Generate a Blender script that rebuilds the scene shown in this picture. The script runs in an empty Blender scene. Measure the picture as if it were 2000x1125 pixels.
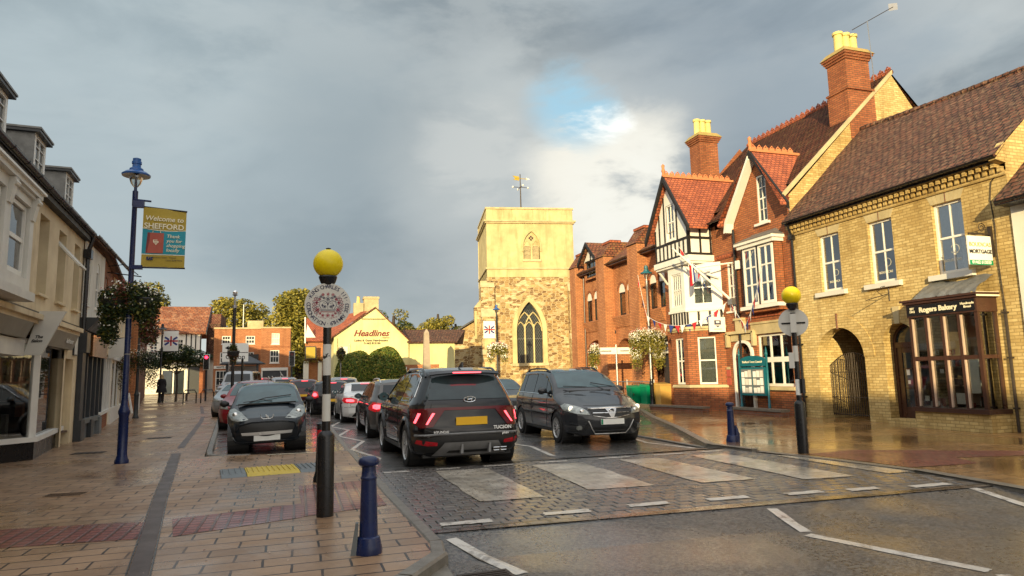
import bpy, bmesh, math, random
from mathutils import Vector, Matrix
from mathutils.bvhtree import BVHTree
from mathutils.geometry import delaunay_2d_cdt
random.seed(7)
R_ = math.radians
scn = bpy.context.scene
COL = scn.collection
# ------------------------------------------------------------------ camera
CAM_H = 1.5
F_PX = 1300.0
YAW, PITCH, ROLL = R_(17.92), R_(7.41), R_(-1.31)
def cam_axes():
    cy, sy, cp, sp = math.cos(YAW), math.sin(YAW), math.cos(PITCH), math.sin(PITCH)
    d = Vector((sy*cp, cy*cp, sp)); r = Vector((cy, -sy, 0)); u = r.cross(d)
    cr, sr = math.cos(ROLL), math.sin(ROLL)
    return cr*r+sr*u, -sr*r+cr*u, d
cr_, cu_, cd_ = cam_axes()
cam_data = bpy.data.cameras.new('camera')
cam = bpy.data.objects.new('camera', cam_data); COL.objects.link(cam)
cam_data.sensor_width = 36.0
cam_data.lens = F_PX/2000*36
cam_data.clip_end = 3000; cam_data.clip_start = 0.05
cam.matrix_world = Matrix(((cr_.x, cu_.x, -cd_.x, 0), (cr_.y, cu_.y, -cd_.y, 0), (cr_.z, cu_.z, -cd_.z, CAM_H), (0, 0, 0, 1)))
scn.camera = cam
def skydir(px, py):
    v = cd_ + cr_*((px-1000)/F_PX) + cu_*((562.5-py)/F_PX)
    return v.normalized()
# ------------------------------------------------------------------ light
SUN_AZ, SUN_EL = 31.0, 10.5      # travel direction measured from +Y towards +X, height above the horizon
sd = Vector((math.sin(R_(SUN_AZ))*math.cos(R_(SUN_EL)), math.cos(R_(SUN_AZ))*math.cos(R_(SUN_EL)), -math.sin(R_(SUN_EL))))
sl = bpy.data.lights.new('sun', 'SUN'); sl.energy = 4.9; sl.angle = R_(0.55); sl.color = (1.0, 0.79, 0.42)
so = bpy.data.objects.new('sun', sl); COL.objects.link(so)
so.rotation_euler = sd.to_track_quat('-Z', 'Y').to_euler(); so.location = (-30, -50, 25)
scn.view_settings.view_transform = 'Standard'; scn.view_settings.look = 'None'
scn.view_settings.exposure = 0.50; scn.view_settings.gamma = 1.0
# ------------------------------------------------------------------ sky
world = bpy.data.worlds.new('World'); scn.world = world; world.use_nodes = True
wn = world.node_tree; wn.nodes.clear()
def W(t, **k):
    n = wn.nodes.new(t)
    for a, b in k.items(): setattr(n, a, b)
    return n
def wl(a, b): wn.links.new(a, b)
tc = W('ShaderNodeTexCoord')
def wdot(v):
    n = W('ShaderNodeVectorMath', operation='DOT_PRODUCT'); wl(tc.outputs['Generated'], n.inputs[0]); n.inputs[1].default_value = v
    return n.outputs['Value']
def wmap(s, a, b, c=0.0, d=1.0, smooth=True):
    n = W('ShaderNodeMapRange'); n.interpolation_type = 'SMOOTHSTEP' if smooth else 'LINEAR'
    wl(s, n.inputs[0]); n.inputs[1].default_value = a; n.inputs[2].default_value = b; n.inputs[3].default_value = c; n.inputs[4].default_value = d
    return n.outputs[0]
def wmath(op, a, b):
    n = W('ShaderNodeMath', operation=op)
    for i, x in enumerate((a, b)):
        if isinstance(x, (int, float)): n.inputs[i].default_value = x
        else: wl(x, n.inputs[i])
    return n.outputs[0]
def wmix(f, a, b):
    n = W('ShaderNodeMix'); n.data_type = 'RGBA'
    if isinstance(f, (int, float)): n.inputs[0].default_value = f
    else: wl(f, n.inputs[0])
    for i, x in ((6, a), (7, b)):
        if isinstance(x, tuple): n.inputs[i].default_value = (*x, 1)
        else: wl(x, n.inputs[i])
    return n.outputs[2]
def wblob(px, py, deg0, deg1, noise=None, amt=0.0):
    s = wdot(skydir(px, py))
    if noise is not None:
        s = wmath('ADD', s, wmath('MULTIPLY', wmath('SUBTRACT', noise, 0.5), amt))
    return wmap(s, math.cos(R_(deg1)), math.cos(R_(deg0)))
mp = W('ShaderNodeMapping'); wl(tc.outputs['Generated'], mp.inputs[0])
mp.inputs['Rotation'].default_value = (0.0, R_(24), R_(-18)); mp.inputs['Scale'].default_value = (1.0, 1.0, 2.4)
def wnoise(scale, detail, rough, dist=0.0, off=0.0):
    n = W('ShaderNodeTexNoise'); wl(mp.outputs[0], n.inputs['Vector'])
    n.noise_dimensions = '4D'; n.inputs['W'].default_value = off
    n.inputs['Scale'].default_value = scale; n.inputs['Detail'].default_value = detail
    n.inputs['Roughness'].default_value = rough; n.inputs['Distortion'].default_value = dist
    return n.outputs[0]
n1 = wnoise(2.0, 7, 0.55, 0.6, 3.1); n2 = wnoise(5.5, 8, 0.58, 0.3, 8.2); n3 = wnoise(1.2, 4, 0.5, 0.2, 1.7)
sky = W('ShaderNodeTexSky', sky_type='NISHITA'); sky.sun_disc = False
sky.sun_elevation = R_(SUN_EL); sky.sun_rotation = R_(180+SUN_AZ); sky.altitude = 50; sky.air_density = 1.0; sky.dust_density = 0.6
blue = W('ShaderNodeVectorMath', operation='SCALE'); wl(sky.outputs[0], blue.inputs[0]); blue.inputs['Scale'].default_value = 0.10
sep = W('ShaderNodeSeparateXYZ'); wl(tc.outputs['Generated'], sep.inputs[0])
zz = sep.outputs[2]
c = wmix(wmap(n1, 0.40, 0.60), (0.145, 0.178, 0.202), (0.295, 0.335, 0.352))
c = wmix(wmath('MULTIPLY', wmap(n2, 0.43, 0.62), 0.55), c, (0.36, 0.385, 0.385))
c = wmix(wmath('MULTIPLY', wmap(n3, 0.44, 0.58), 0.4), c, (0.17, 0.20, 0.22))
# lighter to the left, slate behind the church roofline, darker bank on top right
c = wmix(wmath('MULTIPLY', wblob(120, 330, 2, 30), 0.55), c, (0.30, 0.365, 0.39))
c = wmix(wmath('MULTIPLY', wblob(800, 520, 1, 20, n1, 0.05), 0.6), c, (0.185, 0.225, 0.25))
c = wmix(wmath('MULTIPLY', wblob(1420, 200, 0, 17, n1, 0.08), 0.5), c, (0.17, 0.215, 0.26))
c = wmix(wmath('MULTIPLY', wblob(780, 60, 0, 14, n1, 0.08), 0.35), c, (0.22, 0.26, 0.28))
# low horizon glow at left
c = wmix(wmath('MULTIPLY', wmath('MULTIPLY', wmap(zz, 0.17, 0.02), wblob(250, 640, 4, 30)), 0.8), c, (0.46, 0.49, 0.45))
c = wmix(wmath('MULTIPLY', wblob(1080, 400, 2, 17, n1, 0.03), 0.6), c, (0.40, 0.42, 0.41))
# sunlit cumulus right of the tower, and the streak above it
c = wmix(wmath('MULTIPLY', wmath('MULTIPLY', wblob(1190, 360, 0.5, 8.5, n2, 0.016), wmap(n2, 0.38, 0.54)), 0.9), c, (0.62, 0.60, 0.53))
c = wmix(wmath('MULTIPLY', wmath('MULTIPLY', wblob(930, 305, 0.5, 5.5, n2, 0.012), wmap(n2, 0.44, 0.58)), 0.35), c, (0.46, 0.47, 0.45))
c = wmix(wmath('MULTIPLY', wmath('MULTIPLY', wblob(1240, 420, 0.5, 7, n2, 0.02), wmap(n2, 0.40, 0.56)), 0.8), c, (0.60, 0.60, 0.55))
# blue hole
hole = wmath('MULTIPLY', wblob(1125, 195, 0.5, 4.8, n2, 0.012), wmap(n2, 0.62, 0.48))
bluec = wmix(0.75, blue.outputs[0], (0.27, 0.46, 0.56))
c = wmix(hole, c, bluec)
c = wmix(wmath('MULTIPLY', wmath('MULTIPLY', wblob(1170, 215, 0.2, 3.2, n2, 0.004), wmap(n2, 0.47, 0.62)), 0.8), c, (0.75, 0.78, 0.76))
# the western half, behind the photographer, is where the sun breaks through
west = wmap(wdot(Vector((-math.sin(R_(SUN_AZ)), -math.cos(R_(SUN_AZ)), 0.12)).normalized()), -0.15, 0.95)
c = wmix(west, c, wmix(wmap(n1, 0.35, 0.62), (0.62, 0.60, 0.57), (1.15, 1.05, 0.9)))
zen = wmap(zz, 0.55, 0.95)
c = wmix(wmath('MULTIPLY', zen, 0.85), c, (0.80, 0.82, 0.84))
bg = W('ShaderNodeBackground'); wl(c, bg.inputs[0]); bg.inputs[1].default_value = 1.12
wo = W('ShaderNodeOutputWorld'); wl(bg.outputs[0], wo.inputs[0])
# ------------------------------------------------------------------ materials
MATS = {}
def nmat(name):
    m = bpy.data.materials.new(name); m.use_nodes = True
    MATS[name] = m
    return m, m.node_tree, m.node_tree.nodes['Principled BSDF']
def nn(nt, t, **k):
    n = nt.nodes.new(t)
    for a, b in k.items(): setattr(n, a, b)
    return n
def noise(nt, vec, scale, detail=4, rough=0.55, dist=0.0):
    n = nn(nt, 'ShaderNodeTexNoise'); n.inputs['Scale'].default_value = scale; n.inputs['Detail'].default_value = detail
    n.inputs['Roughness'].default_value = rough; n.inputs['Distortion'].default_value = dist
    if vec is not None: nt.links.new(vec, n.inputs['Vector'])
    return n.outputs[0]
def mrange(nt, s, a, b, c=0.0, d=1.0):
    n = nn(nt, 'ShaderNodeMapRange'); nt.links.new(s, n.inputs[0])
    for i, x in enumerate((a, b, c, d)): n.inputs[i+1].default_value = x
    return n.outputs[0]
def mixc(nt, f, a, b, mode='MIX'):
    n = nn(nt, 'ShaderNodeMix'); n.data_type = 'RGBA'; n.blend_type = mode
    if isinstance(f, (int, float)): n.inputs[0].default_value = f
    else: nt.links.new(f, n.inputs[0])
    for i, x in ((6, a), (7, b)):
        if isinstance(x, tuple): n.inputs[i].default_value = (*x[:3], 1)
        else: nt.links.new(x, n.inputs[i])
    return n.outputs[2]
def mth(nt, op, a, b=0.0):
    n = nn(nt, 'ShaderNodeMath', operation=op)
    for i, x in enumerate((a, b)):
        if isinstance(x, (int, float)): n.inputs[i].default_value = x
        else: nt.links.new(x, n.inputs[i])
    return n.outputs[0]
def bump(nt, h, strength, dist=0.01, base=None):
    b = nn(nt, 'ShaderNodeBump'); b.inputs['Strength'].default_value = strength; b.inputs['Distance'].default_value = dist
    nt.links.new(h, b.inputs['Height'])
    if base is not None: nt.links.new(base, b.inputs['Normal'])
    return b.outputs[0]
def objco(nt): return nn(nt, 'ShaderNodeTexCoord').outputs['Object']
def wallmap(nt, vs=1.0):
    """(u, v) on upright and sloping faces: u runs along the wall, v up it"""
    o = nn(nt, 'ShaderNodeSeparateXYZ'); nt.links.new(objco(nt), o.inputs[0])
    g = nn(nt, 'ShaderNodeNewGeometry'); s = nn(nt, 'ShaderNodeSeparateXYZ'); nt.links.new(g.outputs['True Normal'], s.inputs[0])
    ax = mth(nt, 'ABSOLUTE', s.outputs[0]); ay = mth(nt, 'ABSOLUTE', s.outputs[1])
    f = mth(nt, 'GREATER_THAN', ax, ay)
    mx = nn(nt, 'ShaderNodeMix'); nt.links.new(f, mx.inputs[0]); nt.links.new(o.outputs[0], mx.inputs[2]); nt.links.new(o.outputs[1], mx.inputs[3])
    cm = nn(nt, 'ShaderNodeCombineXYZ'); nt.links.new(mx.outputs[0], cm.inputs[0])
    nt.links.new(mth(nt, 'MULTIPLY', o.outputs[2], vs), cm.inputs[1])
    return cm.outputs[0]
def brickmat(name, c1, c2, mortar, bw=0.225, rh=0.075, ms=0.010, vs=1.0, rough=0.85, bstr=0.5, floor=False, dirt=(0.5, 0.5, 0.5), dirtamt=0.35, bias=0.0, rough_lo=None, spec=0.4, off=0.5, mottled=1.0, dscale=0.7, msmooth=0.1, stain=None, wob=0.1):
    m, nt, p = nmat(name)
    vec = objco(nt) if floor else wallmap(nt, vs)
    wobn = nn(nt, 'ShaderNodeVectorMath', operation='ADD')
    nz = nn(nt, 'ShaderNodeTexNoise'); nz.inputs['Scale'].default_value = 3.0; nt.links.new(vec, nz.inputs['Vector'])
    sc = nn(nt, 'ShaderNodeVectorMath', operation='SCALE'); nt.links.new(nz.outputs[1], sc.inputs[0]); sc.inputs['Scale'].default_value = rh*wob
    nt.links.new(vec, wobn.inputs[0]); nt.links.new(sc.outputs[0], wobn.inputs[1])
    b = nn(nt, 'ShaderNodeTexBrick'); nt.links.new(wobn.outputs[0], b.inputs['Vector'])
    b.offset = off
    b.inputs['Color1'].default_value = (*c1, 1); b.inputs['Color2'].default_value = (*c2, 1); b.inputs['Mortar'].default_value = (*mortar, 1)
    b.inputs['Scale'].default_value = 1.0; b.inputs['Mortar Size'].default_value = ms; b.inputs['Mortar Smooth'].default_value = msmooth
    b.inputs['Bias'].default_value = bias; b.inputs['Brick Width'].default_value = bw; b.inputs['Row Height'].default_value = rh
    oc = objco(nt)
    n_ = noise(nt, oc, dscale, 6, 0.6)
    col = mixc(nt, mth(nt, 'MULTIPLY', mrange(nt, n_, 0.35, 0.7), dirtamt), b.outputs['Color'], dirt, 'MULTIPLY')
    n2_ = noise(nt, oc, 12.0, 5, 0.7)
    col = mixc(nt, mth(nt, 'MULTIPLY', mrange(nt, n2_, 0.3, 0.75), 0.35*mottled), col, (0.45, 0.42, 0.4), 'MULTIPLY')
    if stain:
        n4 = noise(nt, oc, stain[1], 5, 0.65, 0.4)
        col = mixc(nt, mth(nt, 'MULTIPLY', mrange(nt, n4, 0.50, 0.64), stain[2]), col, stain[0])
    nt.links.new(col, p.inputs['Base Color'])
    if not floor:
        mpn = nn(nt, 'ShaderNodeMapping'); nt.links.new(oc, mpn.inputs[0]); mpn.inputs['Scale'].default_value = (2.2, 2.2, 0.35)
        col = mixc(nt, mrange(nt, noise(nt, mpn.outputs[0], 1.0, 5, 0.65), 0.5, 0.72, 0, 0.55), col, (0.45, 0.40, 0.34), 'MULTIPLY')
        nt.links.new(col, p.inputs['Base Color'])
    if rough_lo is not None:
        n3 = noise(nt, oc, 0.55, 5, 0.6, 0.5)
        r = mrange(nt, n3, 0.38, 0.62, rough_lo, rough)
        nt.links.new(r, p.inputs['Roughness'])
    else: p.inputs['Roughness'].default_value = rough
    p.inputs['Specular IOR Level'].default_value = spec
    h = mth(nt, 'ADD', mth(nt, 'MULTIPLY', b.outputs['Fac'], -1.0), mth(nt, 'MULTIPLY', n2_, 0.5))
    nt.links.new(bump(nt, h, bstr, 0.012), p.inputs['Normal'])
    return m
def plain(name, col, rough=0.6, metal=0.0, var=0.2, scale=4.0, bstr=0.15, spec=0.5, coat=0.0, dirt=None, bscale=None):
    m, nt, p = nmat(name)
    oc = objco(nt)
    n_ = noise(nt, oc, scale, 6, 0.6)
    dk = tuple(x*(1-var) for x in col) if dirt is None else dirt
    f = mrange(nt, n_, 0.35, 0.68)
    nt.links.new(mixc(nt, f, col, dk), p.inputs['Base Color'])
    nt.links.new(mrange(nt, n_, 0.3, 0.7, max(0.02, rough*0.85), min(1, rough*1.15)), p.inputs['Roughness'])
    p.inputs['Metallic'].default_value = metal; p.inputs['Specular IOR Level'].default_value = spec
    p.inputs['Coat Weight'].default_value = coat; p.inputs['Coat Roughness'].default_value = 0.03
    if bstr:
        nt.links.new(bump(nt, noise(nt, oc, bscale or scale*8, 4, 0.6), bstr, 0.005), p.inputs['Normal'])
    return m
def emit(name, col, st, base=(0.3, 0.02, 0.02)):
    m, nt, p = nmat(name)
    p.inputs['Base Color'].default_value = (*base, 1); p.inputs['Roughness'].default_value = 0.15
    p.inputs['Emission Color'].default_value = (*col, 1); p.inputs['Emission Strength'].default_value = st
    return m
YB = brickmat('yellow_brick', (0.80, 0.63, 0.30), (0.58, 0.42, 0.17), (0.44, 0.32, 0.13), dirt=(0.66, 0.58, 0.42), dirtamt=0.75, bstr=0.5, ms=0.009, dscale=0.45, mottled=1.5)
RB = brickmat('red_brick', (0.48, 0.165, 0.065), (0.33, 0.10, 0.042), (0.16, 0.09, 0.05), dirt=(0.55, 0.5, 0.45), dirtamt=0.45)
OB = brickmat('orange_brick', (0.64, 0.27, 0.115), (0.50, 0.19, 0.08), (0.24, 0.13, 0.07), dirt=(0.62, 0.58, 0.5), dirtamt=0.35)
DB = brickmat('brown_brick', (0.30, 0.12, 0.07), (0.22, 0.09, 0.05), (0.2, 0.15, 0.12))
def rubble(name):
    m, nt, p = nmat(name); vec = wallmap(nt); mpn = nn(nt, 'ShaderNodeMapping'); nt.links.new(vec, mpn.inputs[0]); mpn.inputs['Scale'].default_value = (2.7, 5.4, 1)
    def vor(f):
        v = nn(nt, 'ShaderNodeTexVoronoi'); v.feature = f; v.voronoi_dimensions = '2D'; v.inputs['Scale'].default_value = 1.0; v.inputs['Randomness'].default_value = 0.85; nt.links.new(mpn.outputs[0], v.inputs['Vector']); return v
    a = vor('F1'); e = vor('DISTANCE_TO_EDGE'); sp = nn(nt, 'ShaderNodeSeparateColor'); nt.links.new(a.outputs['Color'], sp.inputs[0]); oc = objco(nt)
    c_ = mixc(nt, sp.outputs[0], (0.20, 0.115, 0.05), (0.56, 0.40, 0.17)); c_ = mixc(nt, mrange(nt, sp.outputs[1], .75, .8), c_, (0.62, 0.52, 0.30))
    c_ = mixc(nt, mrange(nt, noise(nt, oc, 9, 5, .7), .35, .7, 0, .5), c_, (0.5, 0.45, 0.4), 'MULTIPLY'); c_ = mixc(nt, mrange(nt, noise(nt, oc, .35, 5, .6), .45, .65, 0, .6), c_, (0.55, 0.42, 0.30), 'MULTIPLY')
    mo = mrange(nt, e.outputs['Distance'], .03, .10, 1, 0); c_ = mixc(nt, mo, c_, (0.56, 0.45, 0.26))
    nt.links.new(c_, p.inputs['Base Color']); p.inputs['Roughness'].default_value = .9
    nt.links.new(bump(nt, mth(nt, 'SUBTRACT', noise(nt, oc, 12, 4, .6), mo), .9, .03), p.inputs['Normal']); return m
RUB = rubble('ironstone_rubble')
STONE = plain('pale_stone', (0.56, 0.46, 0.26), 0.85, var=0.3, scale=2.0, bstr=0.3)
REND = plain('cream_render', (0.60, 0.50, 0.25), 0.85, var=0.30, scale=0.9, bstr=0.5, bscale=14)
def streak(m, amt=0.5, c=(0.5, 0.44, 0.34), a=0.5, b=0.7):
    nt = m.node_tree; p = nt.nodes['Principled BSDF']; src = p.inputs['Base Color'].links[0].from_socket; oc = objco(nt)
    mpn = nn(nt, 'ShaderNodeMapping'); nt.links.new(oc, mpn.inputs[0]); mpn.inputs['Scale'].default_value = (2.0, 2.0, 0.22)
    nt.links.new(mixc(nt, mrange(nt, noise(nt, mpn.outputs[0], 1.0, 6, 0.65), a, b, 0, amt), src, c, 'MULTIPLY'), p.inputs['Base Color'])
streak(REND, 0.6)
HEADW = plain('lemon_render', (0.78, 0.72, 0.35), 0.85, var=0.2, scale=0.7, bstr=0.1)
streak(HEADW, 0.4)
CREAM = plain('stone_coloured_paint', (0.76, 0.63, 0.41), 0.7, var=0.16, scale=1.1, bstr=0.25, dirt=(0.58, 0.46, 0.29))
WHITE = plain('white_gloss_paint', (0.78, 0.76, 0.70), 0.4, var=0.08, scale=3)
WREND = plain('white_render', (0.76, 0.73, 0.64), 0.85, var=0.13, scale=1.5, bstr=0.4, bscale=60)
streak(WREND, 0.4); streak(CREAM, 0.5)
GREYW = plain('pale_grey_paint', (0.68, 0.66, 0.60), 0.5, var=0.12, scale=2)
FASC = plain('taupe_fascia_paint', (0.27, 0.25, 0.2), 0.5, var=0.1, scale=2)
DGREY = plain('charcoal_paint', (0.035, 0.04, 0.046), 0.4, var=0.3, scale=3)
MGREY = plain('mid_grey_paint', (0.15, 0.165, 0.17), 0.5, var=0.2, scale=3)
BLACK = plain('black_paint', (0.012, 0.012, 0.014), 0.28, var=0.3, scale=5, bstr=0.05)
TIMB = plain('black_timber', (0.016, 0.013, 0.012), 0.6, var=0.4, scale=6)
BROWN = plain('brown_gloss_paint', (0.07, 0.032, 0.022), 0.3, var=0.3, scale=5)
BROWNL = plain('pale_brown_paint', (0.55, 0.40, 0.30), 0.5, var=0.2, scale=5)
LEAD = plain('lead_sheet', (0.22, 0.22, 0.21), 0.5, var=0.35, scale=5, bstr=0.8, bscale=9, metal=0.3)
BLUE = plain('royal_blue_paint', (0.010, 0.022, 0.095), 0.28, var=0.3, scale=6, bstr=0.05)
BLUEL = plain('bright_blue_paint', (0.015, 0.10, 0.34), 0.3, var=0.25, scale=6, bstr=0.05)
TEAL = plain('teal_paint', (0.008, 0.13, 0.17), 0.35, var=0.25, scale=5, bstr=0.05)
YELLOW = plain('yellow_plastic', (0.85, 0.66, 0.0), 0.35, var=0.06, scale=3, bstr=0.02)
GALV = plain('galvanised_steel', (0.42, 0.42, 0.42), 0.4, metal=0.8, var=0.2, scale=10)
IRON = plain('rusty_iron', (0.06, 0.045, 0.035), 0.55, metal=0.4, var=0.4, scale=12)
POT = plain('buff_chimney_clay', (0.72, 0.60, 0.22), 0.8, var=0.2, scale=4)
TERRA = plain('terracotta', (0.60, 0.22, 0.09), 0.8, var=0.2, scale=5)
MOSS = plain('mossy_capping', (0.30, 0.24, 0.05), 0.95, var=0.4, scale=6, bstr=0.8, dirt=(0.42, 0.28, 0.12))
CURT = plain('net_curtain', (0.62, 0.60, 0.54), 0.9, var=0.2, scale=9, bstr=0.3)
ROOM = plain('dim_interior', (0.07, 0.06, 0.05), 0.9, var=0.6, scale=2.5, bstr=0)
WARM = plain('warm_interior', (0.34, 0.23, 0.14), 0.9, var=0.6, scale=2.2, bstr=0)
RUBBER = plain('tyre_rubber', (0.014, 0.014, 0.014), 0.75, var=0.3, scale=20, bstr=0.2)
ALLOY = plain('alloy', (0.62, 0.62, 0.62), 0.3, metal=0.5, var=0.15, scale=12, bstr=0)
CHROME = plain('chrome', (0.8, 0.8, 0.8), 0.08, metal=1.0, var=0.05, scale=12, bstr=0)
TRIM = plain('black_plastic_trim', (0.02, 0.02, 0.02), 0.5, var=0.2, scale=20, bstr=0.1)
GRIM = plain('grey_skid_plate', (0.20, 0.20, 0.20), 0.45, var=0.2, scale=10, bstr=0)
PLW = plain('white_plate', (0.85, 0.85, 0.80), 0.35, var=0.05, scale=10, bstr=0)
PLY = plain('yellow_plate', (0.85, 0.48, 0.01), 0.35, var=0.05, scale=10, bstr=0)
INKN = plain('navy_ink', (0.03, 0.03, 0.09), 0.6, var=0.1, bstr=0); INKR = plain('red_ink', (0.42, 0.02, 0.06), 0.6, var=0.1, bstr=0)
REDC = plain('red_cloth', (0.50, 0.02, 0.03), 0.8, var=0.15, bstr=0.1); BLUC = plain('blue_cloth', (0.02, 0.04, 0.22), 0.8, var=0.15, bstr=0.1)
WHIC = plain('white_cloth', (0.78, 0.76, 0.72), 0.8, var=0.1, bstr=0.1)
OCHRE = plain('ochre_print', (0.42, 0.30, 0.03), 0.6, var=0.06, bstr=0); AQUA = plain('aqua_print', (0.01, 0.27, 0.36), 0.6, var=0.06, bstr=0)
BAGR = plain('red_print', (0.42, 0.09, 0.06), 0.6, var=0.1, bstr=0); PALE = plain('pale_print', (0.82, 0.76, 0.56), 0.6, var=0.04, bstr=0)
GREENP = plain('green_plastic', (0.0, 0.26, 0.12), 0.4, var=0.15, bstr=0.05); GRITY = plain('buff_grit_bin', (0.62, 0.38, 0.1), 0.5, var=0.15, bstr=0.05)
COPPER = plain('copper_sign_panel', (0.55, 0.28, 0.12), 0.18, metal=0.85, var=0.3, scale=2, bstr=0.1)
BARK = plain('bark', (0.07, 0.05, 0.035), 0.95, var=0.4, scale=9, bstr=1.0)
REDP = plain('dark_red_paint', (0.20, 0.02, 0.02), 0.4, var=0.2, bstr=0)
SKIN = plain('skin', (0.55, 0.32, 0.22), 0.6, var=0.05, bstr=0); HAIR = plain('blonde_hair', (0.45, 0.32, 0.15), 0.6, var=0.3, scale=30, bstr=0.3)
COATM = plain('black_coat', (0.012, 0.012, 0.014), 0.85, var=0.2, bstr=0.2)
SETTS = plain('granite_kerb', (0.20, 0.18, 0.15), 0.4, var=0.3, scale=9, bstr=0.4)
def leafmat(name, c1, c2, sc=3.0):
    m, nt, p = nmat(name)
    oc = objco(nt); n_ = noise(nt, oc, sc, 5, 0.65)
    nt.links.new(mixc(nt, mrange(nt, n_, 0.38, 0.62), c1, c2), p.inputs['Base Color'])
    p.inputs['Roughness'].default_value = 0.6; p.inputs['Specular IOR Level'].default_value = 0.3
    return m
L1 = leafmat('leaf_green', (0.15, 0.14, 0.022), (0.07, 0.08, 0.016)); L2 = leafmat('leaf_light', (0.33, 0.27, 0.045), (0.18, 0.17, 0.03))
L3 = leafmat('leaf_dark', (0.03, 0.055, 0.018), (0.02, 0.035, 0.012)); L4 = leafmat('leaf_red', (0.20, 0.06, 0.04), (0.12, 0.05, 0.03))
PETW = plain('white_petals', (0.85, 0.83, 0.74), 0.7, var=0.05, bstr=0); PETP = plain('pink_petals', (0.62, 0.10, 0.16), 0.7, var=0.2, bstr=0)
HEDGE = leafmat('hedge_leaf', (0.12, 0.17, 0.02), (0.06, 0.10, 0.015), 5)
TILE = brickmat('brown_roof_tiles', (0.19, 0.075, 0.045), (0.10, 0.045, 0.032), (0.018, 0.010, 0.008), bw=0.2, rh=0.16, ms=0.022, vs=1.35, dirt=(0.6, 0.55, 0.45), dirtamt=0.6, bstr=1.0, msmooth=0.3, stain=((0.30, 0.20, 0.12), 9.0, 0.5))
TILER = brickmat('red_roof_tiles', (0.55, 0.16, 0.07), (0.36, 0.10, 0.05), (0.12, 0.04, 0.03), bw=0.17, rh=0.13, ms=0.013, vs=1.25, dirt=(0.6, 0.5, 0.45), dirtamt=0.5, bstr=0.9, msmooth=0.3)
TILEM = brickmat('weathered_red_roof_tiles', (0.32, 0.105, 0.055), (0.19, 0.07, 0.042), (0.04, 0.02, 0.015), bw=0.2, rh=0.16, ms=0.022, vs=1.35, dirt=(0.6, 0.55, 0.4), dirtamt=0.6, bstr=1.0, msmooth=0.3, stain=((0.28, 0.17, 0.07), 4.0, 0.6))
TILEP = brickmat('orange_mottled_roof_tiles', (0.42, 0.15, 0.06), (0.26, 0.09, 0.045), (0.08, 0.04, 0.03), bw=0.3, rh=0.2, ms=0.02, vs=1.3, dirt=(0.6, 0.5, 0.4), dirtamt=0.6, bstr=0.8, stain=((0.42, 0.24, 0.14), 2.5, 0.6))
SLATE = brickmat('grey_slates', (0.13, 0.13, 0.135), (0.09, 0.09, 0.1), (0.03, 0.03, 0.03), bw=0.3, rh=0.2, ms=0.008, vs=1.3)
SLAB = brickmat('buff_paving_slabs', (0.42, 0.265, 0.155), (0.31, 0.195, 0.115), (0.03, 0.02, 0.015), bw=0.46, rh=0.25, ms=0.011, floor=True, rough=0.55, rough_lo=0.20, bstr=0.35, dirt=(0.60, 0.55, 0.5), dirtamt=0.5, spec=0.5, stain=((0.20, 0.11, 0.06), 0.6, 0.6))
SLABR = brickmat('wet_brown_paving', (0.42, 0.235, 0.09), (0.31, 0.17, 0.07), (0.04, 0.025, 0.015), bw=0.45, rh=0.3, ms=0.010, floor=True, rough=0.36, rough_lo=0.09, bstr=0.3, dirt=(0.55, 0.5, 0.45), dirtamt=0.5, spec=0.6)
BLOCK = brickmat('crossing_blocks', (0.19, 0.165, 0.145), (0.10, 0.09, 0.082), (0.004, 0.004, 0.004), bw=0.24, rh=0.15, ms=0.024, floor=True, rough=0.42, rough_lo=0.13, bstr=0.9, dirtamt=0.4, spec=0.7)
BAYM = brickmat('bay_blocks', (0.13, 0.10, 0.08), (0.09, 0.075, 0.062), (0.025, 0.02, 0.018), bw=0.21, rh=0.105, ms=0.008, floor=True, rough=0.45, rough_lo=0.14, bstr=0.35, dirtamt=0.5, spec=0.5)
TACT = brickmat('red_tactile_paving', (0.30, 0.085, 0.07), (0.24, 0.065, 0.055), (0.10, 0.035, 0.03), bw=0.1333, rh=0.1333, ms=0.022, floor=True, rough=0.5, rough_lo=0.25, bstr=0.8, off=0.0, msmooth=0.6, dirt=(0.6, 0.55, 0.5), dirtamt=0.5)
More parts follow.
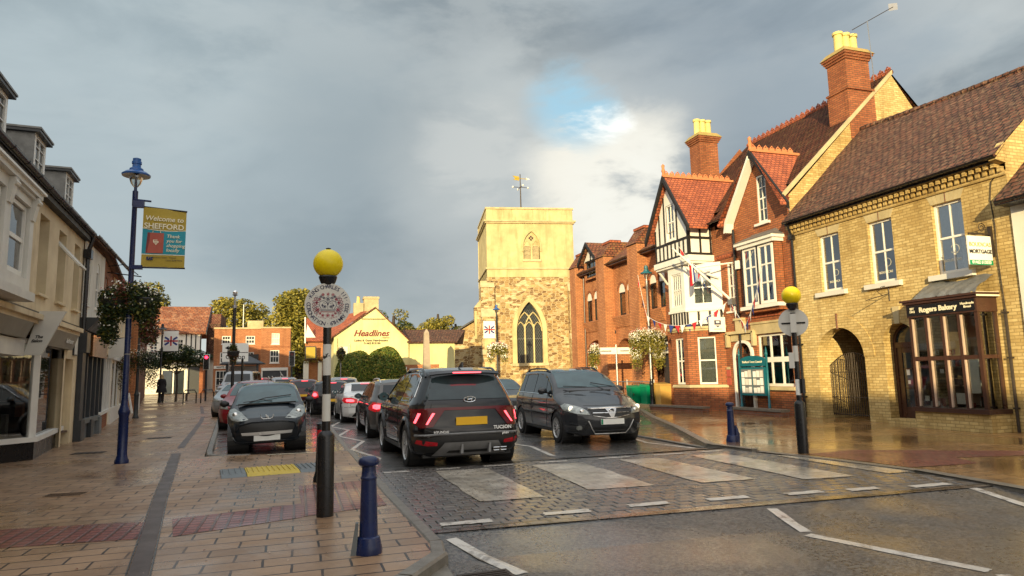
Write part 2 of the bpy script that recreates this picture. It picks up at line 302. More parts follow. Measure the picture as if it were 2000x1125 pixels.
def asphalt(name, c1, c2, r0, r1, spec=0.5):
    m, nt, p = nmat(name)
    oc = objco(nt)
    v = nn(nt, 'ShaderNodeTexVoronoi'); v.inputs['Scale'].default_value = 95; nt.links.new(oc, v.inputs['Vector'])
    nf = noise(nt, oc, 60, 3, 0.7); nb = noise(nt, oc, 0.45, 6, 0.62, 0.4)
    st = nn(nt, 'ShaderNodeMapping'); nt.links.new(oc, st.inputs[0]); st.inputs['Scale'].default_value = (1.1, 0.12, 1)
    ns = noise(nt, st.outputs[0], 1.6, 4, 0.6)
    f = mrange(nt, mth(nt, 'ADD', mth(nt, 'MULTIPLY', nb, 0.6), mth(nt, 'MULTIPLY', ns, 0.4)), 0.38, 0.60)
    c_ = mixc(nt, f, c1, c2)
    c_ = mixc(nt, mrange(nt, v.outputs['Color'], 0.55, 0.95, 0.0, 0.6), c_, (0.19, 0.17, 0.15))
    sp_ = noise(nt, oc, 26, 5, 0.75)
    c_ = mixc(nt, mrange(nt, sp_, 0.50, 0.60, 0.0, 0.8), c_, (0.19, 0.17, 0.145)); c_ = mixc(nt, mrange(nt, sp_, 0.50, 0.42, 0.0, 0.85), c_, (0.010, 0.010, 0.011))
    nt.links.new(c_, p.inputs['Base Color'])
    nt.links.new(mth(nt, 'ADD', mrange(nt, f, 0, 1, r0, r1), mrange(nt, sp_, 0.4, 0.65, -0.06, 0.14)), p.inputs['Roughness'])
    p.inputs['Specular IOR Level'].default_value = spec
    nt.links.new(bump(nt, mth(nt, 'ADD', v.outputs['Distance'], mth(nt, 'MULTIPLY', nf, 0.6)), 0.55, 0.008), p.inputs['Normal'])
    return m
ASPH = asphalt('wet_asphalt', (0.046, 0.046, 0.048), (0.084, 0.080, 0.076), 0.18, 0.50, 0.6)
def wet(m, lo=0.0, hi=1.0, sc=0.5, r0=0.04, r1=0.16, a=0.42, b=0.58, cb=0.25):
    nt = m.node_tree; p = nt.nodes['Principled BSDF']; n_ = noise(nt, objco(nt), sc, 6, 0.6, 0.6)
    nt.links.new(mrange(nt, n_, a, b, lo, hi), p.inputs['Coat Weight']); nt.links.new(mrange(nt, n_, a, b+.06, r1, r0), p.inputs['Coat Roughness']); p.inputs['Coat IOR'].default_value = 1.4
    src = p.inputs['Normal'].links[0].from_node; src2 = nn(nt, 'ShaderNodeBump'); src2.inputs['Strength'].default_value = cb; src2.inputs['Distance'].default_value = 0.012
    nt.links.new(src.inputs['Height'].links[0].from_socket, src2.inputs['Height']); nt.links.new(src2.outputs[0], p.inputs['Coat Normal'])
wet(ASPH, 0.1, 1.0, 0.55, 0.05, 0.22, cb=0.12); wet(BLOCK, 0.25, 1.0, 0.9, 0.05, 0.16, cb=0.8); wet(SLABR, 0.3, 1.0, 0.6, 0.05, 0.2); wet(SLAB, 0.0, 0.6, 0.7, 0.10, 0.35, .49, .64); wet(BAYM, 0.2, 1.0, 0.9); wet(TACT, 0.1, 0.7, 0.9, .1, .3)
ASPF = asphalt('far_asphalt', (0.05, 0.046, 0.042), (0.08, 0.07, 0.06), 0.3, 0.6, 0.4)
def roadpaint(name):
    m, nt, p = nmat(name)
    oc = objco(nt); n_ = noise(nt, oc, 7, 7, 0.7)
    nt.links.new(mixc(nt, mrange(nt, n_, 0.50, 0.66), (0.60, 0.56, 0.50), (0.24, 0.21, 0.18)), p.inputs['Base Color'])
    nt.links.new(mrange(nt, noise(nt, oc, 1.4, 4), 0.35, 0.65, 0.18, 0.5), p.inputs['Roughness'])
    nt.links.new(bump(nt, n_, 0.3, 0.004), p.inputs['Normal'])
    return m
RPAINT = roadpaint('worn_road_paint')
STRIPE = brickmat('painted_blocks', (0.68, 0.63, 0.54), (0.58, 0.53, 0.45), (0.26, 0.235, 0.20), bw=0.23, rh=0.115, ms=0.006, floor=True, rough=0.5, rough_lo=0.15, bstr=0.5, dirt=(0.5, 0.46, 0.40), dirtamt=0.7, dscale=1.8, spec=0.5, stain=((0.12, 0.105, 0.09), 4.0, 0.55))
wet(STRIPE, 0.1, 0.9, 0.9, 0.06, 0.2, cb=0.4)
def glassmat(name, tint, mixf, rough=0.02):
    m = bpy.data.materials.new(name); m.use_nodes = True; nt = m.node_tree; nt.nodes.clear(); MATS[name] = m
    tr = nn(nt, 'ShaderNodeBsdfTransparent'); tr.inputs[0].default_value = (*tint, 1)
    gl = nn(nt, 'ShaderNodeBsdfGlossy'); gl.inputs['Roughness'].default_value = rough
    n_ = nn(nt, 'ShaderNodeTexNoise'); n_.inputs['Scale'].default_value = 1.3
    b = nn(nt, 'ShaderNodeBump'); b.inputs['Strength'].default_value = 0.12; b.inputs['Distance'].default_value = 0.02
    nt.links.new(n_.outputs[0], b.inputs['Height']); nt.links.new(b.outputs[0], gl.inputs['Normal'])
    fr = nn(nt, 'ShaderNodeFresnel'); fr.inputs[0].default_value = 1.5
    f = mrange(nt, fr.outputs[0], 0.0, 1.0, mixf, 1.0)
    mx = nn(nt, 'ShaderNodeMixShader'); nt.links.new(f, mx.inputs[0]); nt.links.new(tr.outputs[0], mx.inputs[1]); nt.links.new(gl.outputs[0], mx.inputs[2])
    o = nn(nt, 'ShaderNodeOutputMaterial'); nt.links.new(mx.outputs[0], o.inputs[0])
    return m
GLASS = glassmat('window_glass', (0.78, 0.82, 0.82), 0.30)
GLASSC = glassmat('clear_shop_glass', (0.9, 0.92, 0.9), 0.03)
GLASSD = plain('dark_window_glass', (0.035, 0.045, 0.05), 0.06, var=0.3, scale=1.5, bstr=0.03, spec=1.0, bscale=3)
def settmat(name, c1, c2, c3):
    m, nt, p = nmat(name); oc = objco(nt); g = nn(nt, 'ShaderNodeNewGeometry'); ri = g.outputs['Random Per Island']
    c_ = mixc(nt, ri, c1, c2); c_ = mixc(nt, mrange(nt, noise(nt, oc, 14, 6, .7), .42, .66, 0, .7), c_, c3)
    nt.links.new(c_, p.inputs['Base Color']); nt.links.new(mrange(nt, noise(nt, oc, 3, 4), .35, .65, .22, .5), p.inputs['Roughness'])
    nt.links.new(bump(nt, noise(nt, oc, 55, 4, .6), .35, .006), p.inputs['Normal']); return m
SETT = settmat('crossing_setts', (0.17, 0.15, 0.13), (0.085, 0.078, 0.074), (0.05, 0.045, 0.042)); wet(SETT, 0.3, 1.0, 0.9, 0.04, 0.15, cb=0.25)
def cglass(name, col):
    m, nt, p = nmat(name); p.inputs['Base Color'].default_value = (*col, 1); p.inputs['Roughness'].default_value = 0.03
    p.inputs['IOR'].default_value = 1.5; p.inputs['Specular IOR Level'].default_value = 0.5
    n_ = noise(nt, objco(nt), 2.5, 3)
    nt.links.new(mixc(nt, mrange(nt, n_, 0.4, 0.65), col, tuple(x*1.35 for x in col)), p.inputs['Base Color'])
    return m
CGL = cglass('car_glass', (0.016, 0.020, 0.022)); CGLW = cglass('windscreen_glass', (0.05, 0.09, 0.10)); CGLR = cglass('rear_glass', (0.028, 0.042, 0.046))
LAMPG = glassmat('lamp_glass', (0.85, 0.87, 0.85), 0.15)
def carpaint(name, col, metal=0.35):
    m, nt, p = nmat(name)
    oc = objco(nt); n_ = noise(nt, oc, 2.5, 6, 0.65)
    nt.links.new(mixc(nt, mth(nt, 'MULTIPLY', mrange(nt, n_, 0.55, 0.8), 0.16), col, (0.12, 0.10, 0.08)), p.inputs['Base Color'])
    p.inputs['Metallic'].default_value = 0.0 if max(col) < 0.08 else metal*0.6
    p.inputs['Specular IOR Level'].default_value = 0.12
    nt.links.new(mrange(nt, n_, 0.35, 0.7, 0.28, 0.40), p.inputs['Roughness'])
    p.inputs['Coat Weight'].default_value = 1.0; nt.links.new(mrange(nt, n_, 0.4, 0.7, 0.015, 0.04), p.inputs['Coat Roughness'])
    d = nn(nt, 'ShaderNodeTexVoronoi'); d.inputs['Scale'].default_value = 70; nt.links.new(oc, d.inputs['Vector'])
    bb = bump(nt, mrange(nt, d.outputs['Distance'], 0.0, 0.22, 1, 0), 0.035, 0.002)
    nt.links.new(bb, p.inputs['Coat Normal'])
    return m
PBLK = carpaint('black_car_paint', (0.006, 0.006, 0.008)); PDGR = carpaint('dark_grey_car_paint', (0.030, 0.032, 0.036)); PBRN = carpaint('grey_brown_car_paint', (0.11, 0.10, 0.092), 0.6)
PWHT = carpaint('white_car_paint', (0.82, 0.82, 0.80), 0.0); PRED = carpaint('red_car_paint', (0.26, 0.012, 0.018), 0.2); PSIL = carpaint('silver_car_paint', (0.30, 0.31, 0.32), 0.6); PBLU = carpaint('dark_blue_car_paint', (0.009, 0.014, 0.020), 0.4)
TAIL = emit('red_tail_lamp', (1.0, 0.02, 0.03), 0.22); BRAKE = emit('lit_brake_lamp', (1.0, 0.08, 0.10), 3.2)
HEADL = plain('headlamp_lens', (0.45, 0.47, 0.44), 0.08, metal=0.5, var=0.5, scale=14, bstr=0.3, bscale=40); HEADON = emit('lit_headlamp', (1.0, 0.86, 0.62), 0.9, (0.8, 0.8, 0.7))
REDSIG = emit('red_signal', (1.0, 0.02, 0.05), 6.0); SHOPL = emit('shop_lamp', (1.0, 0.82, 0.45), 5.0, (0.8, 0.7, 0.5)); REFL = plain('red_reflector', (0.5, 0.01, 0.02), 0.2, var=0.1, bstr=0)
ORN = plain('amber_lens', (0.6, 0.2, 0.02), 0.2, var=0.1, bstr=0)
# ------------------------------------------------------------------ mesh helpers
def gz(y): return 0.0 if y < 28 else (y-28)*0.015
class MB:
    def __init__(s): s.v = []; s.f = []; s.m = []; s.mats = []
    def mi(s, m):
        if m not in s.mats: s.mats.append(m)
        return s.mats.index(m)
    def add(s, vs, fs, m):
        k = len(s.v); s.v += [tuple(v) for v in vs]; i = s.mi(m)
        for f in fs: s.f.append([k+a for a in f]); s.m.append(i)
        return s
    def hexa(s, p, m):   # 8 points: bottom 4 (loop), top 4 (loop)
        return s.add(p, [(0, 3, 2, 1), (4, 5, 6, 7), (0, 1, 5, 4), (1, 2, 6, 5), (2, 3, 7, 6), (3, 0, 4, 7)], m)
    def box(s, x0, x1, y0, y1, z0, z1, m):
        return s.hexa([(x0, y0, z0), (x1, y0, z0), (x1, y1, z0), (x0, y1, z0), (x0, y0, z1), (x1, y0, z1), (x1, y1, z1), (x0, y1, z1)], m)
    def extr(s, poly, vec, m):   # closed planar polygon of 3-D points, extruded along vec
        n = len(poly); a = [Vector(p) for p in poly]; b = [p+Vector(vec) for p in a]
        fs = [tuple(range(n))[::-1], tuple(range(n, 2*n))] + [(i, (i+1) % n, n+(i+1) % n, n+i) for i in range(n)]
        return s.add(a+b, fs, m)
    def lathe(s, prof, c, m, n=16, axis='z', a0=0, a1=360):
        vs = []; fs = []; full = abs(a1-a0) >= 360; k = n if full else n+1
        for r, h in prof:
            for i in range(k):
                a = R_(a0+(a1-a0)*i/n); x, y = r*math.cos(a), r*math.sin(a)
                vs.append({'z': (c[0]+x, c[1]+y, c[2]+h), 'x': (c[0]+h, c[1]+x, c[2]+y), 'y': (c[0]+x, c[1]+h, c[2]+y)}[axis])
        for j in range(len(prof)-1):
            for i in range(n):
                i2 = (i+1) % k
                fs.append((j*k+i, j*k+i2, (j+1)*k+i2, (j+1)*k+i))
        return s.add(vs, fs, m)
    def tube(s, pts, r, m, n=8, cap=True):
        P = [Vector(p) for p in pts]; rs = r if isinstance(r, (list, tuple)) else [r]*len(P)
        vs = []; fs = []; up0 = Vector((0, 0, 1))
        for i, p in enumerate(P):
            t = (P[min(i+1, len(P)-1)]-P[max(i-1, 0)]).normalized()
            u = t.cross(up0 if abs(t.z) < 0.95 else Vector((1, 0, 0))).normalized(); w = t.cross(u)
            for k in range(n):
                a = 2*math.pi*k/n; vs.append(p+(u*math.cos(a)+w*math.sin(a))*rs[i])
        for i in range(len(P)-1):
            for k in range(n):
                fs.append((i*n+k, i*n+(k+1) % n, (i+1)*n+(k+1) % n, (i+1)*n+k))
        if cap: fs += [tuple(range(n))[::-1], tuple(range((len(P)-1)*n, len(P)*n))]
        return s.add(vs, fs, m)
    def grid(s, rows, m, closed=False):
        n = len(rows[0]); vs = [p for r in rows for p in r]; fs = []
        for j in range(len(rows)-1):
            for i in range(n if closed else n-1):
                i2 = (i+1) % n; fs.append((j*n+i, j*n+i2, (j+1)*n+i2, (j+1)*n+i))
        return s.add(vs, fs, m)
    def ball(s, c, r, m, n=16, sq=(1, 1, 1)):
        rows = []
        for j in range(n//2+1):
            a = math.pi*j/(n//2); rows.append([(c[0]+r*sq[0]*math.sin(a)*math.cos(2*math.pi*i/n), c[1]+r*sq[1]*math.sin(a)*math.sin(2*math.pi*i/n), c[2]-r*sq[2]*math.cos(a)) for i in range(n)])
        return s.grid(rows, m, closed=True)
    def mesh(s, name, smooth=None):
        me = bpy.data.meshes.new(name); me.from_pydata([tuple(v) for v in s.v], [], s.f)
        for m in s.mats: me.materials.append(m)
        me.polygons.foreach_set('material_index', s.m)
        bm = bmesh.new(); bm.from_mesh(me)
        if smooth is not None: bmesh.ops.remove_doubles(bm, verts=bm.verts, dist=1e-5)
        bmesh.ops.recalc_face_normals(bm, faces=bm.faces); bm.to_mesh(me); bm.free()
        if smooth is not None:
            me.shade_smooth(); me.set_sharp_from_angle(angle=R_(smooth))
        me.update(); return me
    def build(s, name, parent=None, smooth=None, label=None, world=False):
        if not s.v: return None
        o = bpy.data.objects.new(name, s.mesh(name, smooth)); COL.objects.link(o)
        put(o, parent, world)
        if label: o['label'] = label
        return o
def put(o, parent, world=False):
    if parent is not None:
        o.parent = parent
        if world or parent.get('_w'):
            r = parent
            while r.parent: r = r.parent
            if parent == r: o.matrix_parent_inverse = Matrix.Translation(r.location).inverted()
WORLDROOT = set()
def thing(name, label, cat, loc=(0, 0, 0), rz=0.0, group=None, world=False):
    o = bpy.data.objects.new(name, None); COL.objects.link(o); o.empty_display_size = 0.3
    o.location = loc; o.rotation_euler = (0, 0, rz); o['label'] = label; o['category'] = cat
    if group: o['group'] = group
    if world: o['_w'] = 1
    return o
def single(o, label, cat, group=None, kind=None):
    o['label'] = label; o['category'] = cat
    if group: o['group'] = group
    if kind: o['kind'] = kind
    return o
def structure(mb, name, smooth=None):
    o = mb.build(name, None, smooth); o['kind'] = 'structure'; return o
def copy_tree(o, parent=None):
    c = o.copy(); COL.objects.link(c)
    if parent is not None: c.parent = parent
    for ch in list(o.children): copy_tree(ch, c)
    return c
def text(s, size, origin, right, up, mat, name, parent, ext=0.004, bold=0.0, shear=0.0, align='CENTER', squeeze=1.0, world=None):
    cu = bpy.data.curves.new('t', 'FONT'); cu.body = s; cu.size = size; cu.extrude = ext; cu.offset = bold; cu.shear = shear
    cu.align_x = align; cu.align_y = 'CENTER'; cu.resolution_u = 3
    to = bpy.data.objects.new('t', cu); me = bpy.data.meshes.new_from_object(to)
    bpy.data.objects.remove(to); bpy.data.curves.remove(cu)
    r = Vector(right).normalized(); u = Vector(up).normalized(); n = r.cross(u)
    M = Matrix(((r.x, u.x, n.x, origin[0]), (r.y, u.y, n.y, origin[1]), (r.z, u.z, n.z, origin[2]), (0, 0, 0, 1)))
    me.transform(M @ Matrix.Diagonal((squeeze, 1, 1, 1))); me.materials.clear(); me.materials.append(mat)
    me.name = name
    o = bpy.data.objects.new(name, me); COL.objects.link(o); put(o, parent)
    return o
class Frame:
    """facade frame: s runs along the wall, z up, o outward from the wall face"""
    def __init__(f, x, y, ang, side):   # ang in degrees from +Y towards +X
        f.O = Vector((x, y, 0)); f.d = Vector((math.sin(R_(ang)), math.cos(R_(ang)), 0)); f.n = Vector((f.d.y, -f.d.x, 0))*side; f.side = side
    def P(f, s, z, o=0.0): return f.O+f.d*s+f.n*o+Vector((0, 0, z))
def fbox(mb, F, s0, s1, z0, z1, o0, o1, m):
    return mb.hexa([F.P(s0, z0, o0), F.P(s1, z0, o0), F.P(s1, z0, o1), F.P(s0, z0, o1), F.P(s0, z1, o0), F.P(s1, z1, o0), F.P(s1, z1, o1), F.P(s0, z1, o1)], m)
def fpoly(mb, F, pts, o0, o1, m):    # polygon in (s,z), extruded between o0 and o1
    return mb.extr([F.P(s, z, o0) for s, z in pts], F.n*(o1-o0), m)
def fquad(mb, F, pts, m):            # list of (s,z,o)
    return mb.add([F.P(*p) for p in pts], [tuple(range(len(pts)))], m)
def archpts(s0, s1, zs, zt, kind, n=14):
    """points of an arch from (s0,zs) to (s1,zs) with crown at zt"""
    w = (s1-s0)/2; c = (s0+s1)/2; h = zt-zs; out = []
    if kind == 'pointed':
        r = (w*w+h*h)/(2*w)
        for i in range(n+1):
            t = i/n
            a0 = math.pi; a1 = math.pi-math.acos(max(-1, min(1, (r-w)/r)))
            a = a0+(a1-a0)*t; out.append((s0+r+r*math.cos(a), zs+r*math.sin(a)))
        out += [(2*c-s, z) for s, z in out[:-1][::-1]]
    else:
        R = (w*w+h*h)/(2*h) if h > 0 else 1e6; zc = zt-R
        a = math.asin(min(1, w/R)) if h <= w else math.pi-math.asin(min(1, w/R))
        for i in range(2*n+1):
            b = -a+2*a*i/(2*n); out.append((c+R*math.sin(b), zc+R*math.cos(b)))
    return out
def wall(mb, F, s0, s1, z0, z1, holes, m, depth=0.14, rev=None, o=0.0):
    """wall face at offset o with openings; holes: dict(s0,s1,z0,z1,[zs,kind],[d])"""
    rev = rev or m
    S = sorted(set([s0, s1]+[h[k] for h in holes for k in ('s0', 's1')])); Z = sorted(set([z0, z1]+[h[k] for h in holes for k in ('z0', 'z1')]))
    S = [s for s in S if s0-1e-6 <= s <= s1+1e-6]; Z = [z for z in Z if z0-1e-6 <= z <= z1+1e-6]
    for i in range(len(S)-1):
        for j in range(len(Z)-1):
            cs, cz = (S[i]+S[i+1])/2, (Z[j]+Z[j+1])/2
            if any(h['s0'] < cs < h['s1'] and h['z0'] < cz < h['z1'] for h in holes): continue
            fquad(mb, F, [(S[i], Z[j], o), (S[i+1], Z[j], o), (S[i+1], Z[j+1], o), (S[i], Z[j+1], o)], m)
    for h in holes:
        d = h.get('d', depth); a, b, c, e = h['s0'], h['s1'], h['z0'], h['z1']
        top = h.get('zs', e)
        fquad(mb, F, [(a, c, o), (a, top, o), (a, top, o-d), (a, c, o-d)], rev)
        fquad(mb, F, [(b, c, o), (b, top, o), (b, top, o-d), (b, c, o-d)], rev)
        fquad(mb, F, [(a, c, o), (b, c, o), (b, c, o-d), (a, c, o-d)], rev)
        if 'zs' in h:
            ap = archpts(a, b, top, e, h.get('kind', 'round'))
            for p, q in zip(ap[:-1], ap[1:]):
                fquad(mb, F, [(p[0], p[1], o), (q[0], q[1], o), (q[0], e, o), (p[0], e, o)], m)
                fquad(mb, F, [(p[0], p[1], o), (q[0], q[1], o), (q[0], q[1], o-d), (p[0], p[1], o-d)], rev)
        else:
            fquad(mb, F, [(a, e, o), (b, e, o), (b, e, o-d), (a, e, o-d)], rev)
def archring(mb, F, s0, s1, zs, zt, kind, w, o0, o1, m, jamb=None):
    """a moulding following the outside of an arch"""
    i_ = archpts(s0, s1, zs, zt, kind); e_ = archpts(s0-w, s1+w, zs, zt+w, kind)
    if jamb is not None: i_ = [(s0, jamb)]+i_+[(s1, jamb)]; e_ = [(s0-w, jamb)]+e_+[(s1+w, jamb)]
    for k in range(len(i_)-1):
        fpoly(mb, F, [i_[k], i_[k+1], e_[k+1], e_[k]], o0, o1, m)
def fdome(mb, F, pts, o, m):
    fquad(mb, F, [(s, z, o) for s, z in pts], m)
def window(T, F, s0, s1, z0, z1, o=-0.10, cols=1, rows=2, fm=WHITE, fw=0.055, bar=0.022, glass=GLASS, curtain=True, sill=None, sillm=WHITE, room=ROOM, label=None, inner=0.45, mull=(), cb=0.0, name='window', mid=True, zs=None, kind=None):
    """sash window: frame mesh > pane, sill, curtain, interior"""
    a = MB()
    fbox(a, F, s0, s0+fw, z0, z1, o-0.07, o, fm); fbox(a, F, s1-fw, s1, z0, z1, o-0.07, o, fm)
    fbox(a, F, s0+fw, s1-fw, z1-fw, z1, o-0.07, o, fm); fbox(a, F, s0+fw, s1-fw, z0, z0+fw*1.3, o-0.07, o, fm)
    ia, ib, ja, jb = s0+fw, s1-fw, z0+fw*1.3, z1-fw
    for k in range(1, cols):
        w = bar*(2.2 if k in mull else 1)
        c = ia+(ib-ia)*k/cols; fbox(a, F, c-w/2, c+w/2, ja, jb, o-0.055, o-0.012, fm)
    for k in range(1, rows):
        w = bar*(2.4 if (mid and rows % 2 == 0 and k == rows//2) else 1)
        c = ja+(jb-ja)*k/rows; fbox(a, F, ia, ib, c-w/2, c+w/2, o-0.057, o-0.010, fm)
    wo_ = a.build(name, T)
    if label: wo_['label'] = label
    g = MB(); fbox(g, F, ia, ib, ja, jb, o-0.044, o-0.038, glass); g.build('pane', wo_)
    if sill:
        b = MB(); e, h, p = sill
        pts = [F.P(s0-e, z0-h, -0.02), F.P(s1+e, z0-h, -0.02), F.P(s1+e, z0-h, p), F.P(s0-e, z0-h, p), F.P(s0-e, z0, -0.02), F.P(s1+e, z0, -0.02), F.P(s1+e, z0-0.02, p), F.P(s0-e, z0-0.02, p)]
        b.hexa(pts, sillm); b.build('sill', wo_)
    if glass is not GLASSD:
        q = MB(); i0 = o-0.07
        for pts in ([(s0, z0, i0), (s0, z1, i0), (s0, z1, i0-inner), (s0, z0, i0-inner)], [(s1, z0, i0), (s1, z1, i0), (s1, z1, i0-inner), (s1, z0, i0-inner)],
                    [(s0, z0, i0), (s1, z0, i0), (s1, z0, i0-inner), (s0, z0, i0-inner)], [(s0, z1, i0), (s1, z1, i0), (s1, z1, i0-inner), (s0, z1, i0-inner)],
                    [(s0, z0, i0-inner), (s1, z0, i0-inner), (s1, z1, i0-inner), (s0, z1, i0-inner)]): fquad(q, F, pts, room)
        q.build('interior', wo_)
        if curtain:
            cc = MB(); w = (s1-s0)
            spans = [(0.02, 0.30), (0.72, 0.98)] if curtain is True else curtain
            for u0, u1 in spans:
                n = max(6, int((u1-u0)*w/0.03)); rows_ = []
                for zz_ in (z0+cb, z1-0.03):
                    rows_.append([F.P(s0+w*(u0+(u1-u0)*k/n), zz_, i0-0.05-0.02*(k % 2)) for k in range(n+1)])
                cc.grid(rows_, CURT)
            cc.build('curtain', wo_)
    return wo_
def gable_roof(mb, F, s0, s1, ze, zr, oe, orr, m, th=0.12, back=True, backz=None):
    """pitched slab from eaves (offset oe) to ridge (offset orr), and down the far side"""
    def sl(o0, z0_, o1, z1_):
        mb.hexa([F.P(s0, z0_-th, o0), F.P(s1, z0_-th, o0), F.P(s1, z1_-th, o1), F.P(s0, z1_-th, o1), F.P(s0, z0_, o0), F.P(s1, z0_, o0), F.P(s1, z1_, o1), F.P(s0, z1_, o1)], m)
    sl(oe, ze, orr, zr)
    if back: sl(orr-0.001, zr, 2*orr-oe, ze if backz is None else backz)
def gutter(mb, F, s0, s1, z, o, m=BLACK, r=0.06):
    rows = []
    for s in (s0, s1):
        rows.append([F.P(s, z-r*math.sin(a), o+r*math.cos(a)) for a in [math.pi*k/6 for k in range(7)]])
    mb.grid(rows, m)
    n = int(abs(s1-s0)/0.9)
    for k in range(n+1):
        s = s0+(s1-s0)*(k+0.5)/(n+1); mb.grid([[F.P(s+e, z-(r+0.012)*math.sin(a)+0.003, o+(r+0.012)*math.cos(a)) for a in [math.pi*q/6 for q in range(7)]] for e in (-0.03, 0.03)], m)
def chimney(T, c, wx, wy, z0, z1, m, npot=3, potm=POT, cap=MOSS, sub=None, potaxis='x', pz=0.55, band=True):
    a = MB(); x, y = c
    a.box(x-wx/2, x+wx/2, y-wy/2, y+wy/2, z0, z1-0.45, m)
    if band:
        zb = z0+(z1-z0)*0.5 if band is True else band
        a.box(x-wx/2-0.04, x+wx/2+0.10, y-wy/2-0.02, y+wy/2+0.05, z0, zb, m)
        a.box(x-wx/2-0.08, x+wx/2+0.08, y-wy/2-0.08, y+wy/2+0.08, zb, zb+0.07, m)
    for k in range(3): a.box(x-wx/2-0.04*(k+1), x+wx/2+0.04*(k+1), y-wy/2-0.04*(k+1), y+wy/2+0.04*(k+1), z1-0.45+k*0.08, z1-0.37+k*0.08, m)
    ch = a.build('chimney', T)
    b = MB(); b.hexa([(x-wx/2-.16, y-wy/2-.16, z1-.21), (x+wx/2+.16, y-wy/2-.16, z1-.21), (x+wx/2+.16, y+wy/2+.16, z1-.21), (x-wx/2-.16, y+wy/2+.16, z1-.21), (x-wx/2, y-wy/2, z1), (x+wx/2, y-wy/2, z1), (x+wx/2, y+wy/2, z1), (x-wx/2, y+wy/2, z1)], cap)
    b.build('capping', ch)
    for k in range(npot):
        t = (k+0.5)/npot-0.5
        px, py = (x+t*wx*0.95, y) if potaxis == 'x' else (x, y+t*wy*0.95)
        r = min(0.18, wx/npot*0.5)
        p = MB(); p.lathe([(r*0.9, 0), (r*0.82, pz*0.85), (r*1.05, pz*0.87), (r*1.05, pz), (r*0.75, pz), (r*0.7, 0.1)], (px, py, z1-0.02), potm, 14); p.build('chimney_pot', ch, 40)
    return ch
# ------------------------------------------------------------------ foliage
def leaves(mb, lobes, n, size, mats, rnd, shell=0.55, droop=0.0):
    """many small folded leaves through the volume of a set of ellipsoid lobes"""
    tot = sum(l[3]*l[4]*l[5] for l in lobes)
    for (x, y, z, rx, ry, rz_) in lobes:
        k = max(1, int(n*rx*ry*rz_/tot)); base = rnd.random()
        for _ in range(k):
            v = Vector((rnd.gauss(0, 1), rnd.gauss(0, 1), rnd.gauss(0, 1))).normalized(); r = shell+(1.06-shell)*rnd.random()**0.6
            p = Vector((x+v.x*rx*r, y+v.y*ry*r, z+v.z*rz_*r-droop*rnd.random()))
            u = Vector((rnd.gauss(0, 1), rnd.gauss(0, 1), rnd.gauss(0, 0.6))).normalized(); w = u.cross(Vector((rnd.gauss(0, 1), rnd.gauss(0, 1), rnd.gauss(0, 1)))).normalized()
            s = size*(0.6+0.8*rnd.random()); t = min(0.999, max(0, base*0.6+rnd.random()*0.5)); m = mats[int(t*len(mats))]
            mb.add([p-u*s, p-w*s*0.55+u*0.1*s, p+u*s, p+w*s*0.55+u*0.1*s], [(0, 1, 2), (0, 2, 3)], m)
def tree(name, label, cat, x, y, lobes, n, size, mats, trunk_r=0.25, group=None, seed=1, h0=None):
    rnd = random.Random(seed); T = thing(name, label, cat, (x, y, gz(y)), group=group)
    t = MB(); zt = min(l[2] for l in lobes) if h0 is None else h0
    t.tube([(0, 0, -0.1), (0.05, 0.02, zt*0.5), (0, 0.05, zt), (0.05, 0, zt*1.5)], [trunk_r*1.2, trunk_r, trunk_r*0.8, trunk_r*0.4], BARK, 9)
    for l in lobes[:10]:
        t.tube([(0, 0, zt*0.9), (l[0]*0.5, l[1]*0.5, (zt+l[2])*0.5), (l[0], l[1], l[2])], [trunk_r*0.5, trunk_r*0.3, trunk_r*0.1], BARK, 6)
    t.build('trunk', T, 60)
    c = MB(); leaves(c, lobes, n, size, mats, rnd); c.build('crown', T)
    return T
def rlobes(rnd, k, r, z, rh, lr, zsq=1.0, taper=0.0):
    out = []
    for _ in range(k):
        a = rnd.random()*6.283; q = rnd.random()**0.5*r; h = rnd.random()
        q *= (1-taper*h); s = lr*(0.7+0.6*rnd.random())
        out.append((q*math.cos(a), q*math.sin(a), z+h*rh, s, s, s*0.8*zsq))
    return out
# ------------------------------------------------------------------ ground, road, pavements
def strip(name, ys, lx, rx, z0, m, nx=1, mb=None):
    b = mb or MB(); rows = []
    for y in ys: rows.append([(lx(y)+(rx(y)-lx(y))*i/nx, y, gz(y)+z0) for i in range(nx+1)])
    b.grid(rows, m)
    return b if mb else structure(b, name)
def pl(pts):
    def f(y):
        if y <= pts[0][0]: return pts[0][1]
        for (a, b), (c_, d) in zip(pts[:-1], pts[1:]):
            if y <= c_: return b+(d-b)*(y-a)/(c_-a)
        return pts[-1][1]
    return f
YS = [-12, -4, 0, 2, 4, 5, 6, 7, 9, 11, 13, 14.9, 17, 20, 24, 28, 34, 40, 50, 60, 78, 110]
b = MB(); b.grid([[(x, y, -0.32+min(gz(y), 1.2)) for x in (-900, -60, 0, 60, 900)] for y in (-400, -60, 0, 28, 60, 100, 900)], ASPF); structure(b, 'ground')
RZ = -0.085
strip('road', [-12, 0, 6, 12, 20, 28, 40, 60, 80, 110], pl([(-12, -30), (0, -6), (6, 0.3), (14, 0.6), (60, -12), (110, -30)]), pl([(-12, 40), (4, 40), (5, 9.4), (40, 30), (110, 60)]), RZ, ASPH)
